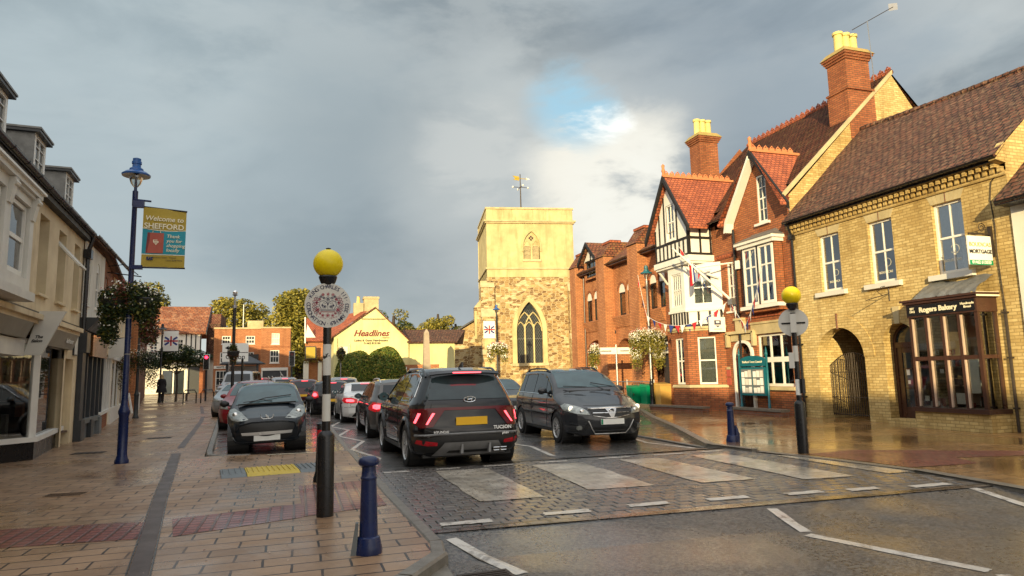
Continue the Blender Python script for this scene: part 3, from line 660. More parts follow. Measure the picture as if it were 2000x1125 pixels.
# left pavement, with the parking bay let into it
KX = pl([(-12, -9.5), (2.5, -2.2), (3.6, -1.0), (4.6, 0.15), (5.2, 0.72), (5.75, 1.1), (6.2, 1.17), (9, 1.1), (12, 1.06), (14.6, 1.03), (15.0, -1.75), (16.2, -1.86), (23, -2.45), (34, -3.4), (40, -4.0), (52, -5.6), (62, -6.4), (80, -10), (110, -20)])
LP = [-12, -6, 0, 2.5, 3.6, 4.6, 5.2, 5.75, 6.2, 7, 8, 9, 10.5, 12, 13.3, 14.6, 15.0, 16.2, 18, 20, 23, 26, 28, 31, 34, 40, 46, 52, 62, 80, 100]
strip('pavement', LP, lambda y: -30, KX, 0.0, SLAB)
strip('parking_bay', [14.8, 16, 20, 28, 34, 40], lambda y: -4.6, pl([(14.8, 1.03), (34, 1.0), (40, 0.6)]), -0.055, BAYM)
def kerb(name, pts, w, top, m, drop=0.14, zoff=0.0):
    b = MB()
    for (x0, y0), (x1, y1) in zip(pts[:-1], pts[1:]):
        d = Vector((x1-x0, y1-y0, 0)); L = d.length; d.normalize(); nrm = Vector((d.y, -d.x, 0)); k = max(1, round(L/0.9))
        for i in range(k):
            a = Vector((x0, y0, 0))+d*(L*i/k+0.004); c_ = Vector((x0, y0, 0))+d*(L*(i+1)/k-0.004)
            za, zc = gz(a.y)+zoff, gz(c_.y)+zoff; B = 0.02
            q = [a, c_, c_+nrm*w, a+nrm*w]
            zs_ = [za, zc, zc, za]
            low = [(p.x, p.y, z_-drop) for p, z_ in zip(q, zs_)]; mid = [(p.x, p.y, z_+top-B) for p, z_ in zip(q, zs_)]
            qi = [a+nrm*B, c_+nrm*B, c_+nrm*(w-B), a+nrm*(w-B)]
            up = [(p.x, p.y, z_+top) for p, z_ in zip(qi, zs_)]
            b.add(low+mid+up, [(0, 1, 5, 4), (1, 2, 6, 5), (2, 3, 7, 6), (3, 0, 4, 7), (4, 5, 9, 8), (5, 6, 10, 9), (6, 7, 11, 10), (7, 4, 8, 11), (8, 9, 10, 11)], m)
    return structure(b, name)
kerb('kerb', [(1.10, 5.85), (1.17, 6.3), (1.10, 9), (1.06, 12), (1.02, 14.7)], 0.14, 0.006, SETTS)
kerb('kerb', [(1.02, 14.75), (1.0, 22), (1.0, 34), (0.6, 42)], 0.13, 0.0, SETTS, zoff=-0.045)
kerb('kerb', [(-1.2, 3.3), (-0.35, 4.15), (0.15, 4.6), (0.72, 5.2), (1.10, 5.75)], 0.15, 0.055, SETTS)
kerb('kerb', [(-0.9, 14.85), (-1.55, 14.98), (-1.75, 15.3), (-1.86, 16.2), (-2.45, 23), (-3.4, 34), (-4.0, 40), (-5.6, 52), (-6.4, 62)], 0.14, 0.01, SETTS)
# concrete gully surround and grate by the near kerb
b = MB(); b.grid([[(0.4, 3.6, RZ+.05), (1.1, 3.6, RZ+.05)], [(1.0, 5.7, RZ+.05), (1.20, 5.7, RZ+.05)]], SETTS); structure(b, 'gully_surround')
# right pavement and lay-by
RK = pl([(-12, 8.0), (5.5, 8.35), (7.6, 8.62), (9, 8.5), (10.7, 8.2), (12.0, 8.05), (12.6, 8.4), (16, 9.8), (19.9, 11.3), (24, 13.1), (28, 13.8), (36, 14.5), (60, 18), (80, 22)])
RP = [-12, 0, 5.5, 6.5, 7.6, 8.3, 9, 10.7, 12.0, 12.6, 14, 16, 18, 19.9, 22, 24, 28, 32, 36, 45, 60, 80, 100]
strip('pavement', RP, RK, lambda y: 60, 0.0, SLABR)
strip('lay_by', [11.9, 13, 16, 20, 24, 28, 34], pl([(11.9, 7.9), (13, 7.9), (28, 8.6), (34, 9)]), pl([(11.9, 8.6), (24, 13.6), (34, 14.6)]), -0.06, BAYM)
kerb('kerb', [(8.37, -2), (8.37, 5.5), (8.64, 7.6)], -0.14, 0.012, SETTS, 0.16)
kerb('kerb', [(8.64, 7.6), (8.5, 9), (8.2, 10.6)], -0.14, 0.004, SETTS, 0.16)
kerb('kerb', [(8.2, 10.7), (8.05, 11.9), (8.35, 12.6), (9.8, 16), (11.3, 19.9), (13.1, 24), (13.8, 28), (14.5, 36)], -0.14, 0.03, SETTS, 0.16)
kerb('kerb', [(7.9, 12.0), (8.0, 16), (8.6, 28)], 0.12, 0.0, SETTS, 0.1, zoff=-0.05)
# raised crossing table: flat top with ramps
b = MB()
xs = [1.22+(8.45-1.22)*i/8 for i in range(9)]
def near(x): return 6.62+0.02*(x-1.2)*-4 if False else 6.72-0.045*(x-1.2)
JOINT = plain('wet_joint_sand', (0.012, 0.011, 0.010), 0.6, var=0.3, scale=9)
b.grid([[(x, near(x), -0.030) for x in xs], [(x, 11.3+0.02*(x-1.2), -0.030) for x in xs]], JOINT)
rnd = random.Random(31)
def sett(x0, x1, y0, y1):
    h = -0.013; e = .010; t = [rnd.uniform(-.0022, .0022) for _ in range(3)]
    z = lambda x, y: h+t[0]+t[1]*(x-x0)/(x1-x0)+t[2]*(y-y0)/(y1-y0)
    q = [(x0, y0), (x1, y0), (x1, y1), (x0, y1)]; qi = [(x0+e, y0+e), (x1-e, y0+e), (x1-e, y1-e), (x0+e, y1-e)]
    b.add([(x, y, -.032) for x, y in q]+[(x, y, z(x, y)-.006) for x, y in q]+[(x, y, z(x, y)) for x, y in qi], [(0, 1, 5, 4), (1, 2, 6, 5), (2, 3, 7, 6), (3, 0, 4, 7), (4, 5, 9, 8), (5, 6, 10, 9), (6, 7, 11, 10), (7, 4, 8, 11), (8, 9, 10, 11)], SETT)
y = 6.40; k = 0
while y < 11.3:
    band = y < 7.85; bw, bh = (.235, .118) if not band else (.205, .165)
    x = 1.22-(bw/2 if k % 2 else 0)
    while x < 8.44:
        a_, c__ = max(x, 1.22)+.007, min(x+bw, 8.45)-.007
        if c__-a_ > .05 and y > near((a_+c__)/2)-.02: sett(a_, c__, y+.007, min(y+bh, 11.3)-.007)
        x += bw
    y += bh; k += 1
b.grid([[(x, near(x)-0.9, RZ-0.004) for x in xs], [(x, near(x), -0.012) for x in xs]], ASPH)
b.grid([[(x, 11.3+0.02*(x-1.2), -0.012) for x in xs], [(x, 12.3, RZ-0.004) for x in xs]], ASPH)
structure(b, 'crossing_table')
kerb('crossing_edging', [(1.25, near(1.25)-0.06), (8.3, near(8.3)-0.06)], -0.13, -0.008, BLOCK, 0.06)
b = MB()
def rrect(b, pts, z, m, jit=0.012, seed=0, n=7):
    """painted quad with slightly ragged edges"""
    rnd = random.Random(seed); P = [Vector((*p, 0)) for p in pts]; out = []
    for i in range(4):
        a, c_ = P[i], P[(i+1) % 4]
        for k in range(n):
            q = a.lerp(c_, k/n); out.append((q.x+rnd.uniform(-jit, jit), q.y+rnd.uniform(-jit, jit), gz(q.y)+z+(max(0, min(1, (q.y-near(q.x)+.9)/.9))*(-.012-RZ) if z < -.07 and q.y < 8 else 0)))
    b.add(out, [tuple(range(len(out)))], m)
ZT = -0.006
for k, (x0, x1, x2, x3) in enumerate([(2.11, 2.94, 2.99, 2.13), (3.65, 4.58, 4.65, 3.75), (5.22, 6.06, 6.10, 5.35), (6.62, 7.42, 7.40, 6.72)]):
    y0 = (8.02, 8.20, 8.05, 7.68)[k]; rrect(b, [(x0, y0), (x1, y0-0.05), (x2, 10.75-0.05*k), (x3, 10.82-0.05*k)], ZT, STRIPE, 0.02, k)
rrect(b, [(8.0, 7.6), (8.45, 7.6), (8.4, 9.9), (8.0, 9.95)], ZT, STRIPE, 0.01, 9)
for k, (xa, xb, y) in enumerate([(1.41, 1.96, 6.98), (2.56, 3.10, 7.03), (3.6, 4.1, 7.06), (4.6, 5.14, 7.0), (5.64, 6.15, 6.9), (6.5, 6.95, 6.82), (7.34, 7.95, 6.68)]):
    rrect(b, [(xa, y-0.08), (xb, y-0.10), (xb+0.02, y+0.06), (xa+0.03, y+0.07)], ZT, RPAINT, 0.012, 20+k)
for k, (xa, xb) in enumerate([(1.35, 1.75), (2.2, 2.6), (3.0, 3.5), (4.0, 4.5), (5.1, 5.7), (6.2, 6.8), (7.2, 7.6)]):
    rrect(b, [(xa, 10.98), (xb, 10.96), (xb, 11.06), (xa, 11.08)], ZT, RPAINT, 0.01, 40+k)
structure(b, 'crossing_markings')
b = MB(); ZR = RZ+0.004
def sc(x, y): return (x*1.05, y*1.05)
def line(p, q, w, seed=0, m=RPAINT):
    a, c_ = Vector((*p, 0)), Vector((*q, 0)); d = (c_-a).normalized(); n_ = Vector((d.y, -d.x, 0))*w/2
    rrect(b, [(a-n_)[:2], (a+n_)[:2], (c_+n_)[:2], (c_-n_)[:2]], ZR, m, 0.006, seed, max(3, int((c_-a).length/0.25)))
line((5.0, 6.35), (4.74, 5.55), 0.12, 1); line((4.67, 5.45), (5.1, 4.0), 0.12, 2); line((5.1, 3.9), (4.7, 2.4), 0.12, 3)
line((1.42, 6.45), (1.74, 5.30), 0.12, 4); line((1.72, 5.1), (1.4, 3.8), 0.12, 5)
line((8.0, 6.45), (7.72, 5.4), 0.12, 6); line((7.7, 5.3), (8.05, 4.0), 0.12, 7)
# zig-zags beyond the crossing
zz1 = [(1.36, 12.5), (1.58, 13.7), (1.2, 15.6), (1.62, 17.5), (1.12, 19.4), (1.55, 21.5), (1.1, 23.4), (1.5, 25.5)]
for k, (p, q) in enumerate(zip(zz1[:-1], zz1[1:])): line(p, q, 0.1, 60+k)
zz2 = [(4.75, 12.3), (4.95, 14.2), (4.45, 16.2), (4.95, 18.3), (4.5, 20.4)]
for k, (p, q) in enumerate(zip(zz2[:-1], zz2[1:])): line(p, q, 0.1, 70+k)
zz3 = [(7.85, 12.0), (7.5, 13.6), (7.85, 15.5), (7.5, 17.5)]
for k, (p, q) in enumerate(zip(zz3[:-1], zz3[1:])): line(p, q, 0.1, 80+k)
structure(b, 'road_markings')
# slot drain along the pavement
b = MB()
dr = pl([(1.0, -0.45), (3, -0.72), (6.19, -1.17), (10, -1.68), (16.05, -2.42), (20, -2.75), (30, -3.6), (40, -4.9)])
MPLATE = plain('drain_plate', (0.085, 0.058, 0.050), 0.45, var=0.25, scale=3, bstr=0.4)
ys_ = [1.0, 3, 4.6, 6.19, 8.1, 10, 12, 14, 15.9]; b.grid([[(dr(y)-0.075, y, 0.009), (dr(y)+0.075, y, 0.009)] for y in ys_], MPLATE)
ys_ = [17.2, 20, 24, 28, 31]; b.grid([[(dr(y)-0.075, y, gz(y)+0.004), (dr(y)+0.075, y, gz(y)+0.004)] for y in ys_], MPLATE)
ys_ = [33, 36, 40]; b.grid([[(dr(y)-0.075, y, gz(y)+0.004), (dr(y)+0.075, y, gz(y)+0.004)] for y in ys_], MPLATE)
for side in (-1, 1):
    b.grid([[(dr(y)+side*0.088-0.006, y, 0.0105), (dr(y)+side*0.088+0.006, y, 0.0105)] for y in [1.0, 3, 4.6, 6.19, 8.1, 10, 12, 14, 15.9]], BLACK)
structure(b, 'slot_drain')
for k in range(16):
    pass
# tactile paving
b = MB()
b.add([(-5.2, 7.9, .004), (-1.32, 7.50, .004), (-1.50, 8.38, .004), (-5.2, 8.9, .004)], [(0, 1, 2, 3)], TACT)
b.add([(-1.13, 7.48, .004), (0.08, 7.90, .004), (0.09, 8.76, .004), (-1.28, 8.40, .004)], [(0, 1, 2, 3)], TACT)
b.add([(0.09, 7.93, .0045), (1.04, 8.22, .0045), (1.0, 10.3, .0045), (0.05, 10.2, .0045)], [(0, 1, 2, 3)], TACT)
structure(b, 'tactile_paving')
b = MB(); b.add([(8.70, 7.85, .004), (9.9, 7.75, .004), (10.2, 8.35, .004), (11.9, 7.9, .004), (12.2, 8.3, .004), (9.6, 9.9, .004), (8.50, 9.8, .004)], [(0, 1, 2, 3, 4, 5, 6)], TACT); structure(b, 'tactile_paving')
# covers and gratings
def cover(x, y, w, l, label, m=IRON, bars=0, rz=0.0, z=0.0, cat='drain cover'):
    T = thing('drain_cover', label, cat, (x, y, z), rz)
    a = MB(); a.box(-w/2, w/2, -l/2, l/2, 0.0, 0.006, m); a.build('frame', T)
    c_ = MB()
    if bars:
        for k in range(bars):
            t = -l/2+0.03+(l-0.06)*(k+0.5)/bars; c_.box(-w/2+0.03, w/2-0.03, t-0.006, t+0.006, 0.006, 0.012, GALV if bars > 9 else IRON)
    else:
        for i in range(5):
            for j in range(3): c_.box(-w/2+w*(i+.25)/5, -w/2+w*(i+.75)/5, -l/2+l*(j+.25)/3, -l/2+l*(j+.75)/3, .006, .010, m)
    c_.build('bars' if bars else 'tread_pattern', T)
cover(-4.33, 17.1, 0.62, 0.42, 'iron drain cover in the paving by the black stall riser of the cream shop')
cover(-3.0, 10.85, 0.52, 0.36, 'recessed slotted inspection cover left of the slot drain', SLAB, 4, -0.1)
cover(-3.55, 20.6, 0.6, 0.45, 'small iron cover beyond the blue lamp post base')
cover(-4.5, 33.0, 0.7, 0.6, 'far iron cover in the left pavement')
cover(1.46, 5.22, 0.42, 0.46, 'iron road gully grate by the near kerb', IRON, 8, 0.05, RZ+0.006, 'gully grate')
# yellow and grey cable protector between the bay and the crossing
T = thing('cable_ramp', 'yellow and grey ribbed speed ramp strip lying on the paving', 'ramp', (-0.35, 12.2, 0), R_(7))
for x0, x1, m, nme in ((-0.82, -0.45, MGREY, 'end_piece'), (-0.44, 0.36, YELLOW, 'centre_piece'), (0.37, 0.86, MGREY, 'end_piece')):
    a = MB(); mm = m if m is not YELLOW else plain('dull_yellow_rubber', (0.62, 0.44, 0.03), 0.5, var=0.2, scale=6)
    a.hexa([(x0, -.62, .001), (x1, -.62, .001), (x1, .5, .001), (x0, .5, .001), (x0, -.42, .03), (x1, -.42, .03), (x1, .32, .03), (x0, .32, .03)], mm)
    n = int((x1-x0)/0.075)
    for k in range(n):
        c_ = x0+(x1-x0)*(k+.5)/n; a.hexa([(c_-.016, -.50, .005), (c_+.016, -.50, .005), (c_+.016, .42, .005), (c_-.016, .42, .005), (c_-.014, -.4, .042), (c_+.014, -.4, .042), (c_+.014, .3, .042), (c_-.014, .3, .042)], mm)
    a.build(nme, T)
b = MB(); rrect(b, [(-0.55, 14.62), (0.55, 14.55), (0.55, 14.61), (-0.55, 14.68)], 0.006, PALE, 0.01, 8); structure(b, 'bay_line')
# leaves and litter specks on the wet paving
rnd = random.Random(11); b = MB()
for _ in range(420):
    x, y = (rnd.uniform(-5, 1.0), rnd.uniform(3.5, 16)) if rnd.random() < 0.5 else (rnd.uniform(8.6, 14.8), rnd.uniform(6, 20))
    if rnd.random() < 0.3: x, y = rnd.uniform(-1.9, -1.2)+0.0, rnd.uniform(15.5, 22)
    s = rnd.uniform(0.006, 0.022); a = rnd.random()*6.28; u = (math.cos(a)*s, math.sin(a)*s)
    zb = 0.006 if y < 15 or x < -2 or x > 8 else -0.05
    b.add([(x-u[0], y-u[1], zb), (x+u[1]*.5, y-u[0]*.5, zb+.004), (x+u[0], y+u[1], zb+.002), (x-u[1]*.5, y+u[0]*.5, zb+.006)], [(0, 1, 2, 3)], L4 if rnd.random() < .5 else BROWNL)
o = b.build('fallen_leaves'); single(o, 'scattered fallen leaves on the wet paving', 'leaves', kind='stuff')
# ------------------------------------------------------------------ yellow brick bakery, right
FR = Frame(15.0, 0, 0, -1)
T = thing('brick_house', 'yellow brick house with a bakery bay window, dentilled eaves and a gated archway', 'house', (15, 10.3, 0), world=True)
A0, A1 = 10.33, 17.17
h = MB()
holes = [dict(s0=15.26, s1=16.06, z0=3.74, z1=5.44), dict(s0=13.42, s1=14.22, z0=3.74, z1=5.44), dict(s0=11.44, s1=12.24, z0=3.70, z1=5.44),
         dict(s0=14.70, s1=16.46, z0=-0.05, z1=2.64, zs=1.78, kind='seg', d=0.34), dict(s0=13.02, s1=14.02, z0=-0.05, z1=2.62, zs=2.12, kind='round', d=0.42),
         dict(s0=11.05, s1=12.5, z0=0.5, z1=2.7, d=0.3)]
wall(h, FR, A0, A1, -0.1, 5.80, holes, YB, 0.13)
h.add([(15, A0, -0.1), (23, A0, -0.1), (23, A0, 5.8), (15, A0, 5.8)], [(0, 1, 2, 3)], YB); h.add([(15, A1, -0.1), (15.34, A1, -0.1), (15.34, A1, 5.8), (15, A1, 5.8)], [(0, 1, 2, 3)], YB)
h.add([(23, A0, -0.1), (23, A1, -0.1), (23, A1, 5.8), (23, A0, 5.8)], [(0, 1, 2, 3)], YB)
# passage behind the arch: shade put in as brown brick beyond the sunlit mouth
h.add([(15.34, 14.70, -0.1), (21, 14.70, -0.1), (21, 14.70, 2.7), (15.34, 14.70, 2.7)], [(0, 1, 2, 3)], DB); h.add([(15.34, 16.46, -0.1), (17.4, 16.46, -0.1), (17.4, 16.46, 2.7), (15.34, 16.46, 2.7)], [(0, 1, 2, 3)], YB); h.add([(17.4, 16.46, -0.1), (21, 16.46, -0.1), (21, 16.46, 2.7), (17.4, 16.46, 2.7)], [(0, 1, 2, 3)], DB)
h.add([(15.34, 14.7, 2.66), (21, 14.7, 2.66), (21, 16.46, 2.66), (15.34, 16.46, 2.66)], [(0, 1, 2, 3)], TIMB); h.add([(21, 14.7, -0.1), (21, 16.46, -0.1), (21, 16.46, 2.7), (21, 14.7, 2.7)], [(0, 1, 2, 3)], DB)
wl_ = h.build('wall', T)
g = MB()
for a, c_ in ((15.26, 16.06), (13.42, 14.22), (11.44, 12.24)):    # flat gauged arches with a key joint
    for k in range(8):
        t0, t1 = k/8, (k+1)/8; lo = lambda t: a-0.0+(c_-a)*t; hi = lambda t: a-0.16+(c_-a+0.32)*t
        fpoly(g, FR, [(lo(t0)+.004, 5.445), (lo(t1)-.004, 5.445), (hi(t1)-.004, 5.80), (hi(t0)+.004, 5.80)], 0.0, 0.006, STONE)
    fbox(g, FR, (a+c_)/2-.012, (a+c_)/2+.012, 5.43, 5.79, 0.0, 0.012, DB)
g.build('flat_arch', wl_); g = MB(); archring(g, FR, 14.70, 16.46, 1.78, 2.64, 'seg', 0.36, 0.0, 0.02, YB); g.build('arch_ring', wl_); g = MB(); archring(g, FR, 13.02, 14.02, 2.12, 2.62, 'round', 0.36, 0.0, 0.02, YB); g.build('arch_ring', wl_); g = MB()
fbox(g, FR, 15.555, 15.605, 2.60, 3.05, 0.0, 0.035, DB); fpoly(g, FR, [(13.45, 2.6), (13.59, 2.6), (13.63, 3.05), (13.41, 3.05)], 0.0, 0.05, STONE)
g.build('keystone', wl_)
d = MB()                                                          # dentil cornice
fbox(d, FR, A0, A1, 5.68, 5.76, 0.0, 0.05, YB); 
n = 40
for k in range(n):
    s = A0+(A1-A0)*(k+.5)/n; fbox(d, FR, s-.045, s+.045, 5.76, 5.88, 0.0, 0.10, YB); fbox(d, FR, s-.045+.085, s+.045+.085, 5.88, 5.99, 0.0, 0.17, YB)
fbox(d, FR, A0, A1, 5.99, 6.06, 0.0, 0.22, YB); d.build('cornice', wl_)
rf = MB(); RA, RB_ = 9.20, 9.58; n_r = 14
def rz_(s): t = (s-A0)/(A1-A0); return RA+(RB_-RA)*t-.05*math.sin(t*math.pi)
for o0, za, o1, zb_ in ((.34, 6.13, -3.25, None), (-3.25, None, -6.8, 6.4)):
    rows = [[FR.P(A0-.05+(A1-A0+.07)*i/n_r, (za if za else rz_(A0+(A1-A0)*i/n_r))+((rz_(A0+(A1-A0)*i/n_r) if zb_ is None else zb_)-(za if za else rz_(A0+(A1-A0)*i/n_r)))*j/6+.02*math.sin(i*1.3+j*2.1)*(0 < j < 6), o0+(o1-o0)*j/6) for i in range(n_r+1)] for j in range(7)]
    rf.grid(rows, TILE)
rows = [[FR.P(A0-.05+(A1-A0+.07)*i/n_r, z, o) for i in range(n_r+1)] for z, o in ((6.13, .34), (6.03, .34), (6.38, 0))]; rf.grid(rows, TILE)
roof = rf.build('roof', T)
q = MB()
for s in (A0,): q.add([(15, s, 5.8), (15, s, 6.38), (18.25, s, 9.14), (21.5, s, 6.4), (21.5, s, 5.8)], [(0, 1, 2, 3, 4)], YB)
q.build('gable_end', T)
rt = MB()
for k in range(22):
    y0 = A0+k*(A1-A0)/22; rt.lathe([(0.10, 0), (0.10, (A1-A0)/22-.01), (0.12, (A1-A0)/22)], (18.25, y0, rz_(y0)-.01), TILE, 10, 'y')
rt.build('ridge_tiles', roof)
rt = MB(); rt.extr([(14.68, A0-.03, 6.0), (15.0, A0-.03, 5.95), (15.0, A0-.03, 6.44), (14.7, A0-.03, 6.13)], (0, .16, 0), YB); rt.build('kneeler', T)
gt = MB(); gutter(gt, FR, A0-.05, A1-.05, 6.10, 0.36, BLACK, 0.055); fbox(gt, FR, A0, A1, 6.0, 6.10, 0.22, 0.25, BLACK); gt.build('gutter', roof)
for i, (a, c_) in enumerate(((15.26, 16.06), (13.42, 14.22), (11.44, 12.24))):
    z0 = 3.74 if i < 2 else 3.70
    window(T, FR, a, c_, z0, 5.44, -0.09, 2, 2, WHITE, sill=(0.17, 0.15, 0.13), sillm=GREYW, curtain=[(0.03, 0.40), (0.80, 0.98)] if i < 2 else [(0.03, .33)])
# etched lettering / logo on the lower panes
T_w = [o for o in T.children if o.name.startswith('window')]
for (a, w) in ((15.66, T_w[0]), (13.85, T_w[1]), (11.9, T_w[2])):
    lg = MB(); R0 = 0.09 if w is T_w[0] else 0.11
    pts = [FR.P(a-0.08+R0*math.cos(t), 4.28+R0*math.sin(t), -0.12) for t in [R_(30+300*k/20) for k in range(21)]]
    lg.tube(pts, 0.004, PALE, 5); lg.build('etched_ring', w)
    text('BOUDICAS' if w is not T_w[0] else 'BOUDICA', 0.09, FR.P(a-0.0, 4.02, -0.125), (0, -1, 0), (0, 0, 1), PALE, 'etched_lettering', w, 0.001)
# door
dd = MB(); fbox(dd, FR, 13.02, 13.10, 0, 2.12, -.40, -.30, BROWN); fbox(dd, FR, 13.94, 14.02, 0, 2.12, -.40, -.30, BROWN); fbox(dd, FR, 13.10, 13.94, 1.98, 2.12, -.40, -.30, BROWN)
archring(dd, FR, 13.10, 13.94, 2.12, 2.53, 'round', 0.07, -.40, -.30, BROWN)
for s in (13.10, 13.80): fbox(dd, FR, s, s+.14, 0.05, 1.98, -.385, -.33, BROWN)
fbox(dd, FR, 13.10, 13.94, 0.05, 0.42, -.388, -.335, BROWN); fbox(dd, FR, 13.24, 13.80, 1.84, 1.98, -.385, -.335, BROWN); fbox(dd, FR, 13.50, 13.54, 0.42, 1.84, -.38, -.34, BROWN)
for z in (0.9, 1.4): fbox(dd, FR, 13.24, 13.80, z, z+.03, -.38, -.34, BROWN)
dw = dd.build('door', T)
x = MB(); fbox(x, FR, 13.12, 13.92, 0.1, 2.0, -.36, -.355, GLASSD); ap = archpts(13.10, 13.94, 2.12, 2.53, 'round'); fpoly(x, FR, ap, -.36, -.355, GLASSD); x.build('pane', dw)
x = MB(); fbox(x, FR, 13.62, 13.72, 1.25, 1.42, -.354, -.350, PLW); fbox(x, FR, 13.62, 13.70, 1.02, 1.12, -.354, -.350, PLW); x.build('notice', dw)
x = MB(); fbox(x, FR, 13.0, 14.04, -0.05, 0.13, -.42, 0.06, YB); x.build('doorstep', T)
# iron gates in the archway
g = MB(); YG = YB
def gate(s0, s1, rising):
    gm = MB(); n = 11
    for k in range(n+1):
        s = s0+(s1-s0)*k/n; t = k/n; zt = 1.55+0.35*(math.sin(t*math.pi/2) if rising else math.sin((1-t)*math.pi/2))
        gm.tube([FR.P(s, 0.08, -.42), FR.P(s, zt, -.42)], 0.011, IRON, 6)
    for z in (0.12, 0.62, 1.35): gm.tube([FR.P(s0, z, -.42), FR.P(s1, z, -.42)], 0.014, IRON, 6)
    gm.tube([FR.P(s0+(s1-s0)*k/12, 1.56+0.35*(math.sin(k/12*math.pi/2) if rising else math.sin((1-k/12)*math.pi/2)), -.42) for k in range(13)], 0.014, IRON, 6)
    return gm.build('gate', T)
gate(16.44, 15.62, True); gate(15.58, 14.74, False)
# bay window of the bakery
B0, B1, BO = 10.90, 12.66, 0.60
bb = MB(); fbox(bb, FR, B0-.06, B1+.06, -0.1, 0.40, 0.0, BO+.02, YB); bay = bb.build('bay_window', T)
bt = MB(); fbox(bt, FR, B0-.10, B1+.10, 0.40, 0.50, 0.0, BO+.10, BROWN)
fbox(bt, FR, B0-.02, B1+.02, 2.66, 2.98, 0.0, BO+.03, BROWN); fbox(bt, FR, B0-.07, B1+.07, 2.98, 3.04, 0.0, BO+.09, BROWN); fbox(bt, FR, B0-.11, B1+.11, 3.04, 3.09, 0.0, BO+.14, BROWN)
for k in range(5):
    s = B0+.04+(B1-B0-.08)*k/4; fbox(bt, FR, s-.04, s+.04, 0.50, 2.66, BO-.07, BO, BROWN)
for s in (B0+.0, B1-.06):
    fbox(bt, FR, s, s+.06, 0.50, 2.66, 0.0, .08, BROWN)
    fbox(bt, FR, s, s+.05, 1.62, 1.70, .08, BO-.07, BROWN)
fbox(bt, FR, B0+.08, B1-.08, 1.61, 1.70, BO-.068, BO-.012, BROWN); bt.build('bay_frame', bay)
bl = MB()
for k in range(4):                                                # strips painting the sunlit side faces of the mullions in pale brown
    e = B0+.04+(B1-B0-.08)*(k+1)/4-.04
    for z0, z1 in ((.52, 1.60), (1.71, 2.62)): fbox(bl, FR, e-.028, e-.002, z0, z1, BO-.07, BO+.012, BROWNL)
bl.build('painted_sun_strip', bay)
gp_ = MB(); fbox(gp_, FR, B0+.04, B1-.04, 0.5, 2.66, BO-.045, BO-.04, GLASSC); gp_.build('pane', bay)
for s in (B0+.03, B1-.035): gp_ = MB(); fbox(gp_, FR, s, s+.005, 0.5, 2.66, 0.08, BO-.05, GLASS); gp_.build('side_pane', bay)
ins = MB(); fbox(ins, FR, B0+.05, B1-.05, 0.5, 0.52, 0.0, BO-.08, BROWNL)
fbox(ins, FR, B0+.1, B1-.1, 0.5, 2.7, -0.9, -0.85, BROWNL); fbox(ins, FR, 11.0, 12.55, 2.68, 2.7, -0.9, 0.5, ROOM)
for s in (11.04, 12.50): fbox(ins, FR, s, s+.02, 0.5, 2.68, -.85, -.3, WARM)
ins.build('display_backing', bay)
goods = MB(); rnd = random.Random(5)
for z in (0.52, 1.0, 1.45):
    if z > 0.6: fbox(goods, FR, 11.1, 12.45, z-.02, z, -.55, -.1, BROWNL)
    for k in range(9):
        s = 11.1+1.3*k/9+rnd.uniform(0, .05); o_ = rnd.uniform(-.4, .35 if z < .6 else -.15); hh = rnd.uniform(.08, .28)
        fbox(goods, FR, s, s+rnd.uniform(.06, .15), z, z+hh, o_, o_+.12, rnd.choice([PLW, BAGR, BROWNL, WHIC, PLW, DGREY, BROWN]))
for s, w in ((11.25, .12), (11.75, .2), (12.15, .14)): fbox(goods, FR, s, s+w, 1.0, 2.5, -.7, -.66, rnd.choice([CURT, CREAM]))
goods.build('shop_goods', bay)
pap = MB()
for s, z, w, hh, m in ((11.05, .85, .22, .75, PLW), (12.35, .65, .12, .12, PLW), (12.1, .55, .1, .1, PLW), (11.35, 0.6, .3, .25, WHIC), (11.9, 1.30, .1, .1, WHIC)): fbox(pap, FR, s, s+w, z, z+hh, BO-.055, BO-.05, m)
for o_, z, w, hh, m in ((.12, 1.2, .18, .32, PLW), (.32, 1.22, .14, .38, ORN), (.30, .95, .2, .26, BLUEL), (.14, .62, .26, .34, PLW), (.18, 1.9, .22, .12, GREENP)):
    fbox(pap, FR, B0+.040, B0+.044, z, z+hh, o_, o_+w, m)
pap.build('window_notice', bay)
text('2023', 0.16, FR.P(11.72, 1.78, BO-.052), (0, -1, 0), (0, 0, 1), INKR, 'window_number', bay, 0.001, 0.004); text('1943', 0.16, FR.P(12.12, 1.78, BO-.052), (0, -1, 0), (0, 0, 1), PALE, 'window_number', bay, 0.001, 0.004)
fsg = MB(); fbox(fsg, FR, B0+.02, B1-.02, 2.70, 2.95, BO+.03, BO+.05, BLACK); fs = fsg.build('fascia', bay)
text('Rogers Bakery', 0.165, FR.P(11.82, 2.82, BO+.055), (0, -1, 0), (0, 0, 1), PALE, 'lettering', fs, 0.004, 0.006)
text('EST\n1943', 0.075, FR.P(12.50, 2.83, BO+.055), (0, -1, 0), (0, 0, 1), PALE, 'lettering', fs, 0.003, 0.002); text('Handmade\nBread', 0.075, FR.P(11.08, 2.83, BO+.055), (0, -1, 0), (0, 0, 1), PALE, 'lettering', fs, 0.003, 0.002)
ld = MB(); rows = []
for j in range(8):
    t = j/7; rows.append([FR.P(B0-.02+(B1-B0-.16)*i/20, 3.09+0.42*t**0.7+0.03*math.sin(i*1.7+j)*(1-t)+(0.05*math.sin(i*.45) if j == 7 else 0), (BO+.02)*(1-t)+.014*math.sin(i*2.3+j*1.3)) for i in range(21)])
ld.grid(rows, LEAD); fbox(ld, FR, B0-.1, B0-.09, 3.0, 3.1, 0, BO+.1, PALE); ld.build('lead_roof', bay, 60)
